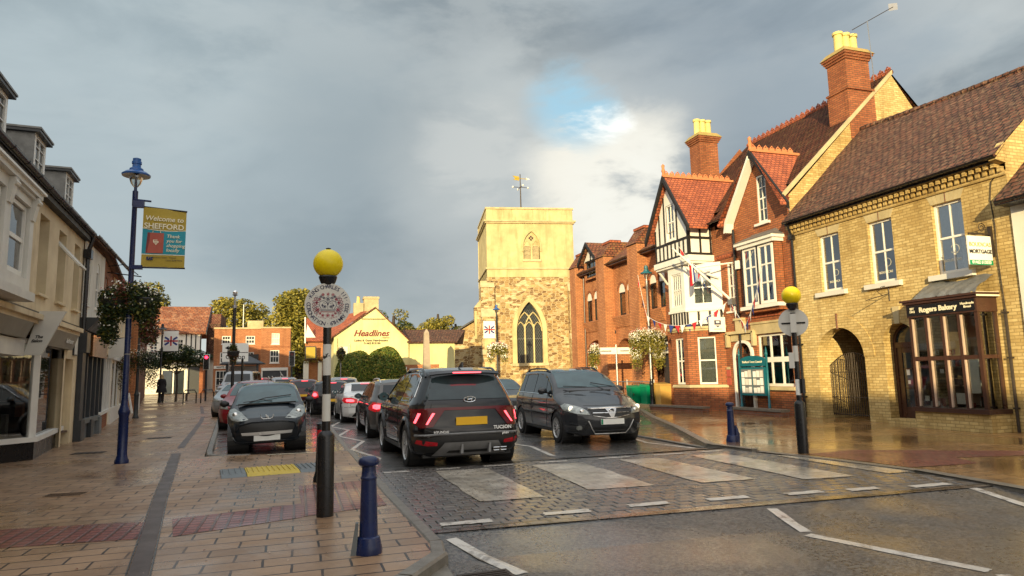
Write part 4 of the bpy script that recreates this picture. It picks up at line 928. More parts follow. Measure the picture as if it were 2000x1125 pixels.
# hanging sign, brackets, pipes
S = thing('hanging_sign', 'white projecting mortgage sign with a green foot strip above the bakery', 'sign', (14.95, 10.62, 4.4), world=True)
m_ = MB(); m_.box(14.28, 15.0, 10.80, 10.83, 4.40, 4.43, IRON); m_.box(14.93, 15.0, 10.78, 10.85, 3.9, 4.6, IRON)
sp = [(14.93-0.22+0.11*math.cos(t)*(1-t/14), 10.815, 4.56+0.11*math.sin(t)*(1-t/14)) for t in [k*0.5 for k in range(20)]]; m_.tube(sp, 0.01, IRON, 5); m_.tube([(14.93, 10.815, 4.6), (14.5, 10.815, 4.45)], .008, IRON, 5); m_.build('bracket', S)
m_ = MB(); m_.box(14.22, 14.93, 10.80, 10.83, 3.70, 4.36, PLW); brd = m_.build('sign_board', S)
m_ = MB(); m_.box(14.222, 14.928, 10.797, 10.80, 3.70, 3.81, GREENP); m_.build('green_strip', brd)
def stx(s, size, z, mt, bold=0.0, x=14.575): return text(s, size, (x, 10.793, z), (1, 0, 0), (0, 0, 1), mt, 'lettering', brd, 0.002, bold)
stx('BOUDICAS', 0.135, 4.16, OCHRE, 0.0); stx('MORTGAGE', 0.125, 4.00, DGREY, 0.004); stx('01462 613030', 0.10, 3.755, PLW, 0.002)
S = thing('wall_bracket', 'empty scrolled iron sign bracket above the bakery door', 'bracket', (15, 13.58, 3.3), world=True)
m_ = MB(); m_.tube([(15.0, 13.7, 3.42), (14.2, 13.7, 3.22)], .011, IRON, 5); m_.tube([(14.99, 13.7, 3.62), (14.99, 13.7, 3.22)], .016, IRON, 5)
m_.tube([(14.99, 13.7, 3.62), (14.75, 13.7, 3.60), (14.6, 13.7, 3.45), (14.75, 13.7, 3.36)], .009, IRON, 5); m_.build('scroll', S)
S = thing('downpipe', 'dark cable and downpipe climbing the yellow brick wall beside the white house', 'pipe', (15, 10.6, 0), world=True)
m_ = MB(); m_.tube([FR.P(10.68, 0.0, .05), FR.P(10.68, 2.7, .05)], .032, IRON, 8); m_.tube([FR.P(10.68, 2.7, .03), FR.P(10.72, 4.0, .03), FR.P(10.70, 4.6, .02), FR.P(10.74, 5.2, .02), FR.P(10.68, 5.6, .02), FR.P(10.55, 5.72, .02)], .012, IRON, 6); m_.build('pipe', S)
for z in (0.5, 1.6, 2.6):
    m_ = MB(); fbox(m_, FR, 10.63, 10.73, z, z+.04, 0, .09, IRON); m_.build('pipe_clip', S)
S = thing('downpipe', 'black downpipe on the joint of the yellow brick and red brick houses', 'pipe', (15, 17.1, 0), world=True)
m_ = MB(); m_.tube([FR.P(17.08, 0.0, .08), FR.P(17.08, 5.6, .08), FR.P(17.0, 6.0, .28)], .04, BLACK, 8); fbox(m_, FR, 17.0, 17.16, 5.55, 5.72, 0.02, .16, BLACK); m_.build('pipe', S)
for z in (0.6, 2.2, 3.9):
    m_ = MB(); fbox(m_, FR, 17.02, 17.14, z, z+.05, 0, .13, BLACK); m_.build('pipe_clip', S)
# ------------------------------------------------------------------ white house, far right edge
T = thing('rendered_house', 'white roughcast house at the far right edge with low dark eaves', 'house', (15, 5, 0), world=True)
h = MB(); wall(h, FR, -2, 10.30, -0.1, 4.95, [dict(s0=7.4, s1=8.6, z0=2.6, z1=3.6), dict(s0=4.4, s1=5.6, z0=2.6, z1=3.6), dict(s0=6.2, s1=8.8, z0=.6, z1=2.1), dict(s0=3.0, s1=4.0, z0=0, z1=2.1)], WREND, .12, o=.05); h.box(15.2, 22, -1.9, 10.2, -.1, 4.9, WREND); h.build('wall', T)
for a, c_, e, f_ in ((7.4, 8.6, 2.6, 3.6), (4.4, 5.6, 2.6, 3.6), (6.2, 8.8, .6, 2.1)): window(T, FR, a, c_, e, f_, -.02, 2, 2, WHITE, sill=(.1, .08, .12), glass=GLASSD)
h = MB(); fbox(h, FR, 3.0, 4.0, 0, 2.1, -.05, 0.0, DGREY); h.build('door', T)
rf = MB(); gable_roof(rf, FR, -2.2, 10.33, 5.05, 8.3, 0.5, -3.2, TILE, 0.1); fbox(rf, FR, -2, 10.33, 4.93, 4.97, 0.05, .48, BLACK); ro = rf.build('roof', T)
gt = MB(); gutter(gt, FR, -2.2, 10.30, 5.02, 0.5, BLACK, 0.055); gt.build('gutter', ro)
m_ = MB(); fbox(m_, FR, 9.75, 10.05, 2.35, 2.80, .05, .13, WHITE); m_.build('meter_box', T)
m_ = MB(); m_.box(16.7, 17.3, 9.55, 10.15, 6.0, 8.75, YB); m_.box(16.62, 17.38, 9.47, 10.23, 8.75, 8.95, MOSS); m_.build('chimney', T)
# ------------------------------------------------------------------ red brick hall with two gables
T = thing('red_brick_hall', 'red brick hall with a timbered gabled bay, a brick gable and tall chimneys', 'building', (15, 17.3, 0), world=True); HALL = T
H0, H1 = 17.2, 25.0
holes = [dict(s0=20.22, s1=20.70, z0=3.62, z1=5.42), dict(s0=19.50, s1=20.40, z0=-0.05, z1=2.42, zs=2.02, kind='pointed', d=0.35),
         dict(s0=17.55, s1=19.25, z0=0.92, z1=2.66), dict(s0=17.62, s1=19.32, z0=3.66, z1=5.72), dict(s0=18.22, s1=18.70, z0=6.45, z1=8.10, d=.1)]
h = MB(); wall(h, FR, H0, 21.2, -0.1, 6.75, holes, RB, 0.14); wall(h, FR, 21.2, H1, -0.1, 6.9, [], RB)
h.add([(15, 17.2, 6.6), (15, 20.5, 6.6), (15, 18.85, 8.9)], [(0, 1, 2)], RB) if False else None
# gable of the right bay
fquad(h, FR, [(17.2, 6.75, 0), (18.22, 6.75, 0), (18.22, 8.33, 0), (17.2, 6.95, 0)], RB); fquad(h, FR, [(18.70, 6.75, 0), (20.2, 6.75, 0), (18.70, 8.70, 0)], RB); fquad(h, FR, [(18.22, 8.10, 0), (18.70, 8.10, 0), (18.70, 8.70, 0), (18.58, 8.84, 0), (18.22, 8.33, 0)], RB)
h.add([(15, 25, -.1), (23.5, 25, -.1), (23.5, 25, 7), (19.3, 25, 11.6), (15, 25, 7)], [(0, 1, 2, 3, 4)], RB); h.add([(23.5, 17.2, -.1), (23.5, 25, -.1), (23.5, 25, 7), (23.5, 17.2, 7)], [(0, 1, 2, 3)], RB)
wl_ = h.build('wall', T)
h = MB(); h.add([(15.02, 17.19, 6.05), (23.5, 17.19, 6.2), (23.5, 17.19, 7.0), (19.85, 17.19, 11.72), (15.02, 17.19, 7.05)], [(0, 1, 2, 3, 4)], YB); h.build('gable_end', T)
for k in range(0): pass
rf = MB(); gable_roof(rf, FR, 17.21, 25.1, 7.488, 11.85, -.2, -4.85, TILEM, 0.12, backz=7.2)
for a_, c__ in ((20.28, 21.1), (24.25, 25.1)): rf.hexa([FR.P(a_, 6.88, .32), FR.P(c__, 6.88, .32), FR.P(c__, 7.368, -.2), FR.P(a_, 7.368, -.2), FR.P(a_, 7.0, .32), FR.P(c__, 7.0, .32), FR.P(c__, 7.489, -.2), FR.P(a_, 7.489, -.2)], TILEM); MAINR = rf.build('roof', T)
rt = MB()
for k in range(26):
    y0 = 17.15+k*0.305; rt.lathe([(0.09, 0), (0.09, 0.29), (0.11, 0.30)], (19.85, y0, 11.83), TILER, 10, 'y'); rt.box(19.835, 19.865, y0+.03, y0+.27, 11.91, 12.01, TILER); rt.tube([(19.85, y0+.09, 12.01), (19.85, y0+.15, 12.08), (19.85, y0+.21, 12.01)], .02, TILER, 5)
rt.build('ridge_tiles', MAINR)
m_ = MB(); m_.hexa([(14.68, 17.12, 6.85), (19.85, 17.12, 11.73), (19.85, 17.2, 11.73), (14.68, 17.2, 6.85), (14.68, 17.12, 7.02), (19.85, 17.12, 11.89), (19.85, 17.2, 11.89), (14.68, 17.2, 7.02)], STONE); m_.build('verge', MAINR)
def gabledormer(sc_, half, ze, zr, xf, xb_l, name='gable_roof', mt=TILER, ridge_back=17.6, bargem=TIMB):
    """pitched roof with its ridge at right angles to the road"""
    def xr(z): return 15.0+(z-7.30)*4.85/4.55     # where the main roof is at height z
    b_ = MB()
    for sg in (-1, 1):
        se = sc_+sg*half; p0 = (xf, se, ze); p1 = (xf, sc_, zr); p2 = (xr(zr)+0.05, sc_, zr); p3 = (xr(ze)+0.05, se, ze); t = 0.09
        b_.add([p0, p1, p2, p3]+[(p[0], p[1], p[2]-t) for p in (p0, p1, p2, p3)], [(0, 1, 2, 3), (7, 6, 5, 4), (0, 4, 5, 1), (1, 5, 6, 2), (3, 2, 6, 7), (0, 3, 7, 4)], mt)
    r_ = b_.build(name, HALL)
    g_ = MB(); n_ = int((xr(zr)-xf)/0.26)
    g_.box(xf, xr(zr), sc_-.07, sc_+.07, zr-.03, zr+.06, TERRA)
    for k in range(n_):
        xx = xf+.08+k*.26; g_.box(xx, xx+.2, sc_-.02, sc_+.02, zr+.06, zr+.16, TERRA); g_.tube([(xx+.03, sc_, zr+.16), (xx+.1, sc_, zr+.24), (xx+.17, sc_, zr+.16)], .022, TERRA, 5)
    g_.lathe([(.07, 0), (.05, .12), (.08, .2), (.05, .3), (.07, .42), (.0, .5)], (xf+.05, sc_, zr+.03), TERRA, 10)
    g_.build('ridge_tiles', r_, 50)
    bg_ = MB()
    for sg in (-1, 1):
        se = sc_+sg*(half+.03); th_ = .2
        bg_.hexa([(xf-.04, se, ze-th_), (xf-.04, sc_, zr-th_-.02), (xf+.05, sc_, zr-th_-.02), (xf+.05, se, ze-th_), (xf-.04, se, ze+.02), (xf-.04, sc_, zr+.02), (xf+.05, sc_, zr+.02), (xf+.05, se, ze+.02)], bargem)
    bg_.build('bargeboard', r_)
    return r_
GR1 = gabledormer(18.58, 1.66, 6.72, 8.98, 14.72, 0)
GR2 = gabledormer(22.66, 1.58, 6.86, 9.20, 13.74, 0)
# white soffit brackets of the brick gable
m_ = MB(); fpoly(m_, FR, [(20.22, 6.40), (20.08, 6.40), (20.02, 6.72), (18.84, 8.36), (18.62, 8.66), (18.62, 8.80), (20.12, 6.80)], .03, .35, WHITE); m_.build('soffit', T)
# windows of the hall
window(T, FR, 18.22, 18.70, 6.45, 8.10, -.03, 2, 4, WHITE, sill=(.12, .1, .1), glass=GLASSD)
window(T, FR, 20.22, 20.70, 3.62, 5.42, -.08, 2, 4, WHITE, curtain=[(.1, .9)], sill=(.05, .08, .06))
window(T, FR, 17.55, 19.25, 0.92, 2.66, -.09, 3, 2, WHITE, fw=.07, bar=.07, curtain=[(.02, .30), (.36, .62), (.70, .97)], sill=(.12, .12, .12), sillm=STONE)
m_ = MB(); fbox(m_, FR, 17.4, 19.45, 2.68, 3.02, 0.0, .05, STONE); fbox(m_, FR, 17.30, 19.5, 3.02, 3.09, 0.0, .09, STONE)
fbox(m_, FR, 17.2, 20.1, 3.24, 3.29, 0, .05, TILER); m_.build('lintel', T)
# first-floor bay on the brick gable: shallow box with canted roof
bw = MB(); s0, s1 = 17.66, 19.30
fbox(bw, FR, s0-.14, s1+.14, 3.50, 3.62, 0, .42, WHITE); fbox(bw, FR, s0-.05, s1+.05, 3.40, 3.50, 0, .30, RB)
fbox(bw, FR, s0-.02, s0+.05, 3.62, 5.62, 0, .30, RB); fbox(bw, FR, s1-.05, s1+.02, 3.62, 5.62, 0, .34, BLACK)
fbox(bw, FR, s0-.10, s1+.10, 5.62, 5.74, 0, .44, WHITE); fbox(bw, FR, s0-.16, s1+.16, 5.74, 5.84, 0, .52, WHITE)
bwo = bw.build('bay_window', T)
rr = MB(); rr.hexa([FR.P(s0-.18, 5.84, 0), FR.P(s1+.18, 5.84, 0), FR.P(s1+.18, 5.84, .55), FR.P(s0-.18, 5.84, .55), FR.P(s0+.2, 6.12, 0), FR.P(s1-.2, 6.12, 0), FR.P(s1-.2, 6.08, .05), FR.P(s0+.2, 6.08, .05)], LEAD); rr.build('lead_roof', bwo)
# casements
for (a, c_) in ((s0+.06, 18.44), (18.52, s1-.06)):
    window(T, FR, a, c_, 3.64, 5.60, .34, 2, 3, WHITE, fw=.07, bar=.05, curtain=False, room=ROOM, mid=False)
m_ = MB(); fbox(m_, FR, 18.44, 18.52, 3.64, 5.6, .24, .345, BLACK); m_.build('mullion', bwo)
# porch door with stone surround
m_ = MB(); archring(m_, FR, 19.50, 20.40, 2.02, 2.42, 'pointed', .09, .0, .09, WHITE, jamb=0.0)
fbox(m_, FR, 19.25, 20.75, 2.75, 2.85, 0, .16, STONE); fbox(m_, FR, 20.68, 20.78, 2.3, 2.8, 0, .16, STONE); fbox(m_, FR, 19.22, 19.32, 2.3, 2.8, 0, .16, STONE); fbox(m_, FR, 19.75, 20.15, 2.85, 3.25, 0, .16, STONE); fbox(m_, FR, 19.7, 20.2, 3.22, 3.30, 0, .2, STONE)
fbox(m_, FR, 19.36, 20.6, 2.5, 2.75, 0, .05, STONE); m_.build('door_surround', T)
m_ = MB(); fbox(m_, FR, 19.5, 20.40, 0, 2.05, -.35, -.28, BROWN); fpoly(m_, FR, archpts(19.5, 20.4, 2.02, 2.42, 'pointed'), -.35, -.30, GLASSD)
for k in range(5): fbox(m_, FR, 19.55+k*.17, 19.56+k*.17, 0.1, 2.0, -.28, -.27, BLACK)
dr_ = m_.build('door', T); m_ = MB(); m_.ball(FR.P(20.25, 1.0, -.25), .03, CHROME, 8); m_.build('handle', dr_)
m_ = MB(); fbox(m_, FR, 20.78, 21.0, 1.25, 1.5, 0, .03, BAGR); fbox(m_, FR, 20.78, 21.0, .95, 1.2, 0, .03, BAGR); fbox(m_, FR, 20.80, 20.98, 1.51, 1.60, 0, .03, STONE); m_.build('plaque', T)
m_ = MB()                                                         # string course with corbels over the narrow window
fbox(m_, FR, 20.05, 21.25, 5.66, 5.74, 0, .06, TILER)
for k in range(10): fbox(m_, FR, 20.08+k*.12, 20.14+k*.12, 5.58, 5.66, 0, .05, TILER)
fbox(m_, FR, 20.05, 20.13, 0, 6.6, 0, .07, RB); m_.build('string_course', wl_)
m_ = MB(); m_.tube([FR.P(20.0, 0, .09), FR.P(20.0, 6.5, .09)], .045, BLACK, 8); m_.build('downpipe', T)
gt = MB(); gutter(gt, FR, 20.4, 21.5, 6.98, .36, BLACK, .055); gt.build('gutter', MAINR)
m_ = MB(); m_.box(14.86, 14.98, 19.78, 19.95, 5.05, 5.35, PLW); m_.build('alarm_box', T)
# projecting timbered bay
m_ = MB(); bx0, bs0, bs1 = 13.98, 21.46, 23.86
BF = Frame(bx0, 0, 0, -1)
g1 = [dict(s0=22.38, s1=22.94, z0=6.62, z1=8.05)]
wall(m_, BF, bs0, bs1, 5.52, 6.95, g1 and [dict(s0=22.38, s1=22.94, z0=6.62, z1=6.95, d=.06)], WHITE, .06)
fquad(m_, BF, [(bs0, 6.95, 0), (22.38, 6.95, 0), (22.38, 8.60, 0), (bs0, 7.2, 0)], WHITE); fquad(m_, BF, [(22.94, 6.95, 0), (bs1, 6.95, 0), (bs1, 7.2, 0), (22.94, 8.60, 0)], WHITE); fquad(m_, BF, [(22.38, 8.05, 0), (22.94, 8.05, 0), (22.94, 8.60, 0), (22.66, 9.0, 0), (22.38, 8.60, 0)], WHITE)
m_.box(bx0, 15.0, bs0, bs0+.02, 5.52, 6.95, WHITE); m_.box(bx0, 15.0, bs1-.02, bs1, 5.52, 6.95, WHITE)
jb = m_.build('timbered_gable', T)
t_ = MB(); 
def tb(s0_, s1_, z0_, z1_): fbox(t_, BF, s0_, s1_, z0_, z1_, 0, .025, TIMB)
tb(bs0, bs1, 6.46, 6.56); tb(bs0, bs1, 5.84, 5.92)
for k in range(9): s = bs0+(bs1-bs0-.08)*k/8; tb(s, s+.08, 5.92, 6.46)
for s, zt in ((21.46, 7.0), (22.15, 8.1), (23.05, 8.45), (23.45, 7.8), (23.78, 7.2)): tb(s, s+.08, 6.56, zt)
for z in (6.5, 5.88, 6.95):
    t_.box(bx0, 15.0, bs0-.02, bs0, z-.05, z+.05, TIMB)
for x in (bx0, 14.45, 14.9): t_.box(x, x+.08, bs0-.022, bs0, 5.9, 6.9, TIMB)
t_.build('timbers', jb)
t_ = MB(); t_.box(bx0-.10, 15, bs0-.10, bs1+.05, 5.60, 5.82, WHITE); t_.box(bx0-.04, 15, bs0-.04, bs1, 5.52, 5.60, WHITE)
t_.build('white_band', jb)
window(T, BF, 22.38, 22.94, 6.62, 8.05, -.02, 2, 2, WHITE, curtain=[(.1, .9)], sill=(.05, .06, .05))
# oriel: canted bay, plan points (outside face)
def plan(o_): return [(15.0, 21.0-o_), (14.05-o_*.7, 22.02-o_*.5), (14.05-o_, 23.15+o_*.4), (15.0, 24.1+o_)]
def prism_plan(mb, o_, z0, z1, m, o2=None):
    p = plan(o_); q = plan(o_ if o2 is None else o2); n = 4
    mb.add([(x, y, z0) for x, y in p]+[(x, y, z1) for x, y in q], [(0, 1, 5, 4), (1, 2, 6, 5), (2, 3, 7, 6), (0, 3, 2, 1), (4, 5, 6, 7)], m)
def faceframe(i, o_=0.0):
    p = plan(o_); a, c_ = Vector((*p[i], 0)), Vector((*p[i+1], 0)); ang = math.degrees(math.atan2(c_.x-a.x, c_.y-a.y)); return Frame(a.x, a.y, ang, -1), (c_-a).length
o_m = MB()
for i in (0, 1):
    Fi, Li = faceframe(i)
    if i == 0: hl = [dict(s0=.35, s1=Li-.38, z0=.98, z1=2.74, d=.08)]
    else: hl = [dict(s0=.28, s1=.86, z0=.98, z1=2.74, d=.08)]
    wall(o_m, Fi, 0, Li, -0.1, 2.98, hl, RB, .08)
o_m.add([(14.05, 23.15, -.1), (15, 24.1, -.1), (15, 24.1, 2.98), (14.05, 23.15, 2.98)], [(0, 1, 2, 3)], RB)
lw = o_m.build('bay_base', T)
st = MB(); prism_plan(st, .05, 2.98, 3.05, STONE); prism_plan(st, .12, 3.05, 3.14, STONE); st.build('stone_band', lw); st = MB(); prism_plan(st, .06, 0.86, .96, STONE, .02); st.build('sill_band', lw)
F0, L0 = faceframe(0); F1, L1_ = faceframe(1)
window(T, F0, .35, L0-.38, .98, 2.74, -.04, 1, 2, WHITE, curtain=[(.02, .98)]); window(T, F1, .28, .86, .98, 2.74, -.04, 2, 2, WHITE, curtain=[(.1, .9)])
o2 = MB(); prism_plan(o2, -.02, 3.14, 3.72, WHITE); prism_plan(o2, .05, 3.72, 3.82, WHITE)
for i in (0, 1):
    Fi, Li = faceframe(i); hl = [dict(s0=.22, s1=Li-.22, z0=3.95, z1=5.25, d=.06)] if i == 1 else [dict(s0=.34, s1=Li-.3, z0=3.95, z1=5.25, d=.05)]
    wall(o2, Fi, 0, Li, 3.82, 5.52, hl, WHITE, .06)
o2.add([(14.05, 23.15, 3.82), (15, 24.1, 3.82), (15, 24.1, 5.52), (14.05, 23.15, 5.52)], [(0, 1, 2, 3)], WHITE)
ori = o2.build('oriel', T)
window(T, F1, .22, L1_-.22, 3.95, 5.25, -.03, 4, 2, WHITE, curtain=[(.05, .95)]); window(T, F0, .34, L0-.3, 3.95, 5.25, -.03, 2, 2, WHITE, curtain=[(.0, 1)])
t_ = MB()
for i, n in ((0, 4), (1, 6)):
    Fi, Li = faceframe(i, -.02)
    for k in range(n): s = .02+(Li-.12)*k/(n-1); fbox(t_, Fi, s, s+.08, 3.16, 3.70, 0, .03, TIMB)
    fbox(t_, Fi, 0, Li, 3.14, 3.22, 0, .028, TIMB)
t_.build('timbers', ori)
# brackets under the jetty
t_ = MB(); t_.tube([(14.9, 21.0, 4.9), (14.6, 21.2, 5.05), (14.1, 21.55, 5.5)], .05, WHITE, 6); t_.tube([(14.9, 24.0, 4.9), (14.5, 23.95, 5.05), (14.05, 23.8, 5.5)], .05, WHITE, 6); t_.build('jetty_bracket', jb)
chimney(T, (18.36, 17.60), 1.02, 0.84, 9.2, 12.55, RB, 3, POT, MOSS, potaxis='x', pz=.72, band=10.98)
chimney(T, (17.15, 24.7), 0.92, 0.80, 7.6, 11.95, RB, 3, POT, MOSS, potaxis='x', pz=.72, band=9.9)
# aerial on the chimney
S = thing('aerial', 'slim television aerial on a pole beside the tallest chimney', 'aerial', (18.9, 17.1, 11.4), world=True)
m_ = MB(); m_.tube([(18.85, 17.0, 11.3), (18.8, 17.0, 13.5)], .015, GALV, 5); m_.build('pole', S)
m_ = MB(); m_.tube([(18.3, 17.2, 13.2), (19.7, 16.7, 14.0)], .014, IRON, 5); m_.add([(19.55, 16.75, 13.85), (19.85, 16.65, 13.9), (19.85, 16.65, 14.15), (19.55, 16.75, 14.12)], [(0, 1, 2, 3)], GALV); m_.build('antenna', S)
# low wall in front of the hall
def lowwall(name, label, x0, y0, x1, y1, hgt, w=.3):
    T_ = thing(name, label, 'low wall', (x0, y0, 0), world=True); d_ = Vector((x1-x0, y1-y0, 0)); n_ = Vector((d_.y, -d_.x, 0)).normalized()*w
    a = Vector((x0, y0, 0)); c_ = Vector((x1, y1, 0)); z = Vector((0, 0, 1))
    m1 = MB(); m1.hexa([a-z*.1, c_-z*.1, c_+n_-z*.1, a+n_-z*.1, a+z*hgt, c_+z*hgt, c_+n_+z*hgt, a+n_+z*hgt], DB); m1.build('brickwork', T_)
    e = n_.normalized()*.04; m1 = MB(); m1.hexa([a-e+z*hgt, c_-e+z*hgt, c_+n_+e+z*hgt, a+n_+e+z*hgt, a-e+z*(hgt+.07), c_-e+z*(hgt+.07), c_+n_+e+z*(hgt+.07), a+n_+e+z*(hgt+.07)], SETTS); m1.build('coping', T_)
lowwall('low_wall', 'low brick wall under the timbered bay of the hall', 13.65, 23.9, 14.15, 21.0, .13)
lowwall('low_wall', 'low brick wall in front of the teal notice board', 14.5, 20.0, 14.55, 17.35, .16)
# ------------------------------------------------------------------ surgery building with brick piers
FN = Frame(15.5, 0, 0, -1)
T = thing('brick_surgery', 'orange brick surgery with tile-capped piers, round-headed white panels and arched porches', 'building', (15.5, 25.2, 0), world=True)
N0, N1 = 25.05, 35.3
ws = [(26.35, 26.95), (27.35, 27.95), (28.55, 29.05), (29.45, 30.0), (30.25, 30.75), (32.0, 32.5), (32.85, 33.45), (33.85, 34.5)]
ws = [(25.72, 26.36), (26.56, 27.20), (28.80, 29.46), (29.62, 30.34), (31.86, 32.50), (32.70, 33.36), (33.56, 34.26)]
holes = [dict(s0=a, s1=c_, z0=4.34, z1=5.95, zs=5.95-(c_-a)/2, kind='round', d=.1) for a, c_ in ws]
holes += [dict(s0=28.85, s1=30.7, z0=-.1, z1=3.15, zs=2.7, kind='seg', d=.9), dict(s0=31.95, s1=34.4, z0=-.1, z1=3.25, zs=2.8, kind='seg', d=.9), dict(s0=25.4, s1=27.4, z0=-.1, z1=3.05, d=.3)]
h = MB(); wall(h, FN, N0, N1, -.1, 7.1, holes, OB, .1)
h.add([(15.5, N1, -.1), (24, N1, -.1), (24, N1, 7), (20, N1, 9), (15.5, N1, 7.1)], [(0, 1, 2, 3, 4)], OB)
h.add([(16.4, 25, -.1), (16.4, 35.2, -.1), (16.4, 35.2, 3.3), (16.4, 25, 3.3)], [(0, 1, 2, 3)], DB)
wn_ = h.build('wall', T)
for a, c_ in ws:
    w_ = window(T, FN, a+.02, c_-.02, 4.36, 5.95-(c_-a)/2-.12, -.06, 1, 1, TIMB, glass=GLASS, curtain=[(.5, .95)], mid=False)
    x_ = MB(); fpoly(x_, FN, [(a+.005, 5.95-(c_-a)/2-.10)]+archpts(a+.005, c_-.005, 5.95-(c_-a)/2, 5.945, 'round')+[(c_-.005, 5.95-(c_-a)/2-.10)], -.08, -.05, WHITE); x_.build('arched_panel', w_)
for a, c_ in ws: x_ = MB(); archring(x_, FN, a, c_, 5.95-(c_-a)/2, 5.95, 'round', .1, 0, .02, RB); x_.build('arch_ring', wn_)
x_ = MB()
fpoly(x_, FN, [(28.65, 3.4), (30.85, 3.4), (30.75, 4.2), (28.7, 4.2)], 0, .12, STONE) if False else None
for a, c_ in ((28.7, 30.75), (31.95, 34.45), (25.9, 27.9)): x_.hexa([FN.P(a, 4.22, 0), FN.P(c_, 4.22, 0), FN.P(c_, 4.22, .02), FN.P(a, 4.22, .02), FN.P(a, 4.34, 0), FN.P(c_, 4.34, 0), FN.P(c_, 4.25, .22), FN.P(a, 4.25, .22)], OB); x_.hexa([FN.P(a, 3.7, 0), FN.P(c_, 3.7, 0), FN.P(c_, 3.75, .05), FN.P(a, 3.75, .05), FN.P(a, 4.22, 0), FN.P(c_, 4.22, 0), FN.P(c_, 4.25, .22), FN.P(a, 4.25, .22)], OB)
x_.build('corbel_table', wn_)
for q in ((28.85, 30.7, 2.7, 3.15), (31.95, 34.4, 2.8, 3.25)): x_ = MB(); archring(x_, FN, *q, 'seg', .22, 0, .03, OB); x_.build('porch_arch', wn_)
rf = MB(); gable_roof(rf, FN, N0, 31.0, 7.10, 10.0, .4, -3.6, TILEM, .12)
gable_roof(rf, FN, 31.0, N1+.1, 7.12, 8.9, .4, -2.6, TILEM, .12); ro = rf.build('roof', T)
x_ = MB(); x_.hexa([FN.P(30.98, 7.0, .42), FN.P(31.08, 7.0, .42), FN.P(31.08, 9.92, -3.6), FN.P(30.98, 9.92, -3.6), FN.P(30.98, 7.22, .42), FN.P(31.08, 7.22, .42), FN.P(31.08, 10.14, -3.6), FN.P(30.98, 10.14, -3.6)], WHITE)
x_.build('verge', ro)
x_ = MB()
for a, c_ in ((N0, 27.3), (28.4, 30.9), (31.8, 34.4)):
    gutter(x_, FN, a, c_, 7.05, .46, BROWN, .07); fbox(x_, FN, a, c_, 6.92, 7.04, 0, .40, BROWN)
x_.build('gutter', ro)
for s, w in ((27.75, .95), (31.3, .95), (34.95, .75)):             # piers with little tiled roofs
    x_ = MB(); fbox(x_, FN, s-w/2, s+w/2, -.1, 7.55, 0, .55, OB); p_ = x_.build('pier', T)
    x_ = MB(); x_.hexa([FN.P(s-w/2-.04, 7.45, -1.2), FN.P(s+w/2+.04, 7.45, -1.2), FN.P(s+w/2+.04, 7.45, .62), FN.P(s-w/2-.04, 7.45, .62), FN.P(s-w/2-.04, 8.25, -1.2), FN.P(s+w/2+.04, 8.25, -1.2), FN.P(s+w/2+.04, 8.25, .05), FN.P(s-w/2-.04, 8.25, .05)], TILEM); x_.build('pier_roof', p_)
    x_ = MB(); fbox(x_, FN, s-w/2-.05, s+w/2+.05, 8.22, 8.34, -.5, .12, TILER); x_.build('ridge_tiles', p_)
D = MB(); dF = Frame(15.25, 0, 0, -1); wall(D, dF, 32.1, 33.9, 6.6, 7.6, [dict(s0=32.35, s1=33.65, z0=6.7, z1=7.55)], OB, .08); fquad(D, dF, [(32.1, 7.6, 0), (33.9, 7.6, 0), (33.0, 8.5, 0)], WHITE)
for s in (32.1, 33.9): D.add([(15.25, s, 6.6), (17, s, 6.6), (17, s, 7.6), (15.25, s, 7.6)], [(0, 1, 2, 3)], OB)
dm = D.build('dormer', T); x_ = MB()
for sg in (-1, 1):
    x_.hexa([(14.95, 33.0, 8.52), (14.95, 33.0+sg*1.15, 7.5), (17.2, 33.0+sg*1.15, 7.5), (17.2, 33, 8.52), (14.95, 33.0, 8.62), (14.95, 33.0+sg*1.15, 7.6), (17.2, 33.0+sg*1.15, 7.6), (17.2, 33, 8.62)], TILEM)
    x_.hexa([(14.93, 33.0, 8.42), (14.93, 33.0+sg*1.18, 7.38), (14.98, 33.0+sg*1.18, 7.38), (14.98, 33, 8.42), (14.93, 33.0, 8.62), (14.93, 33.0+sg*1.18, 7.6), (14.98, 33.0+sg*1.18, 7.6), (14.98, 33, 8.62)], TIMB)
x_.build('dormer_roof', dm)
x_ = MB(); fbox(x_, dF, 32.95, 33.05, 7.6, 8.4, 0, .03, TIMB); fbox(x_, dF, 32.3, 33.7, 7.56, 7.64, 0, .03, TIMB); x_.build('timbers', dm)
window(T, dF, 32.35, 33.65, 6.7, 7.55, -.03, 3, 1, TIMB, curtain=False)
x_ = MB(); x_.box(15.9, 16.3, 25.4, 27.4, 2.1, 2.9, WHITE) if False else None
fbox(x_, FN, 25.5, 27.3, 2.28, 2.78, -.1, -.02, GREYW); sg_ = x_.build('fascia', T)
text('NHS', 0.42, FN.P(26.2, 2.53, 0), (0, -1, 0), (0, 0, 1), BLUE, 'lettering', sg_, .006, .01, shear=.2)
x_ = MB(); fbox(x_, FN, 25.55, 26.6, 0, 2.2, -.26, -.2, DGREY); fbox(x_, FN, 29.0, 30.5, 0, 2.5, -.85, -.8, WHITE); fbox(x_, FN, 29.1, 29.7, .2, 2.4, -.8, -.78, CURT); fbox(x_, FN, 29.8, 30.4, .2, 2.4, -.8, -.78, ROOM); x_.build('door', T)
for s in (34.4, 28.35): x_ = MB(); x_.tube([FN.P(s, 0, .1), FN.P(s, 6.9, .1)], .05, BROWN, 8); x_.build('downpipe', T)
x_ = MB(); x_.lathe([(0.0, 0), (.12, 0), (.12, .05), (0, .05)], (15.45, 30.9, 3.55), DGREY, 12, 'x'); x_.build('alarm_box', T)
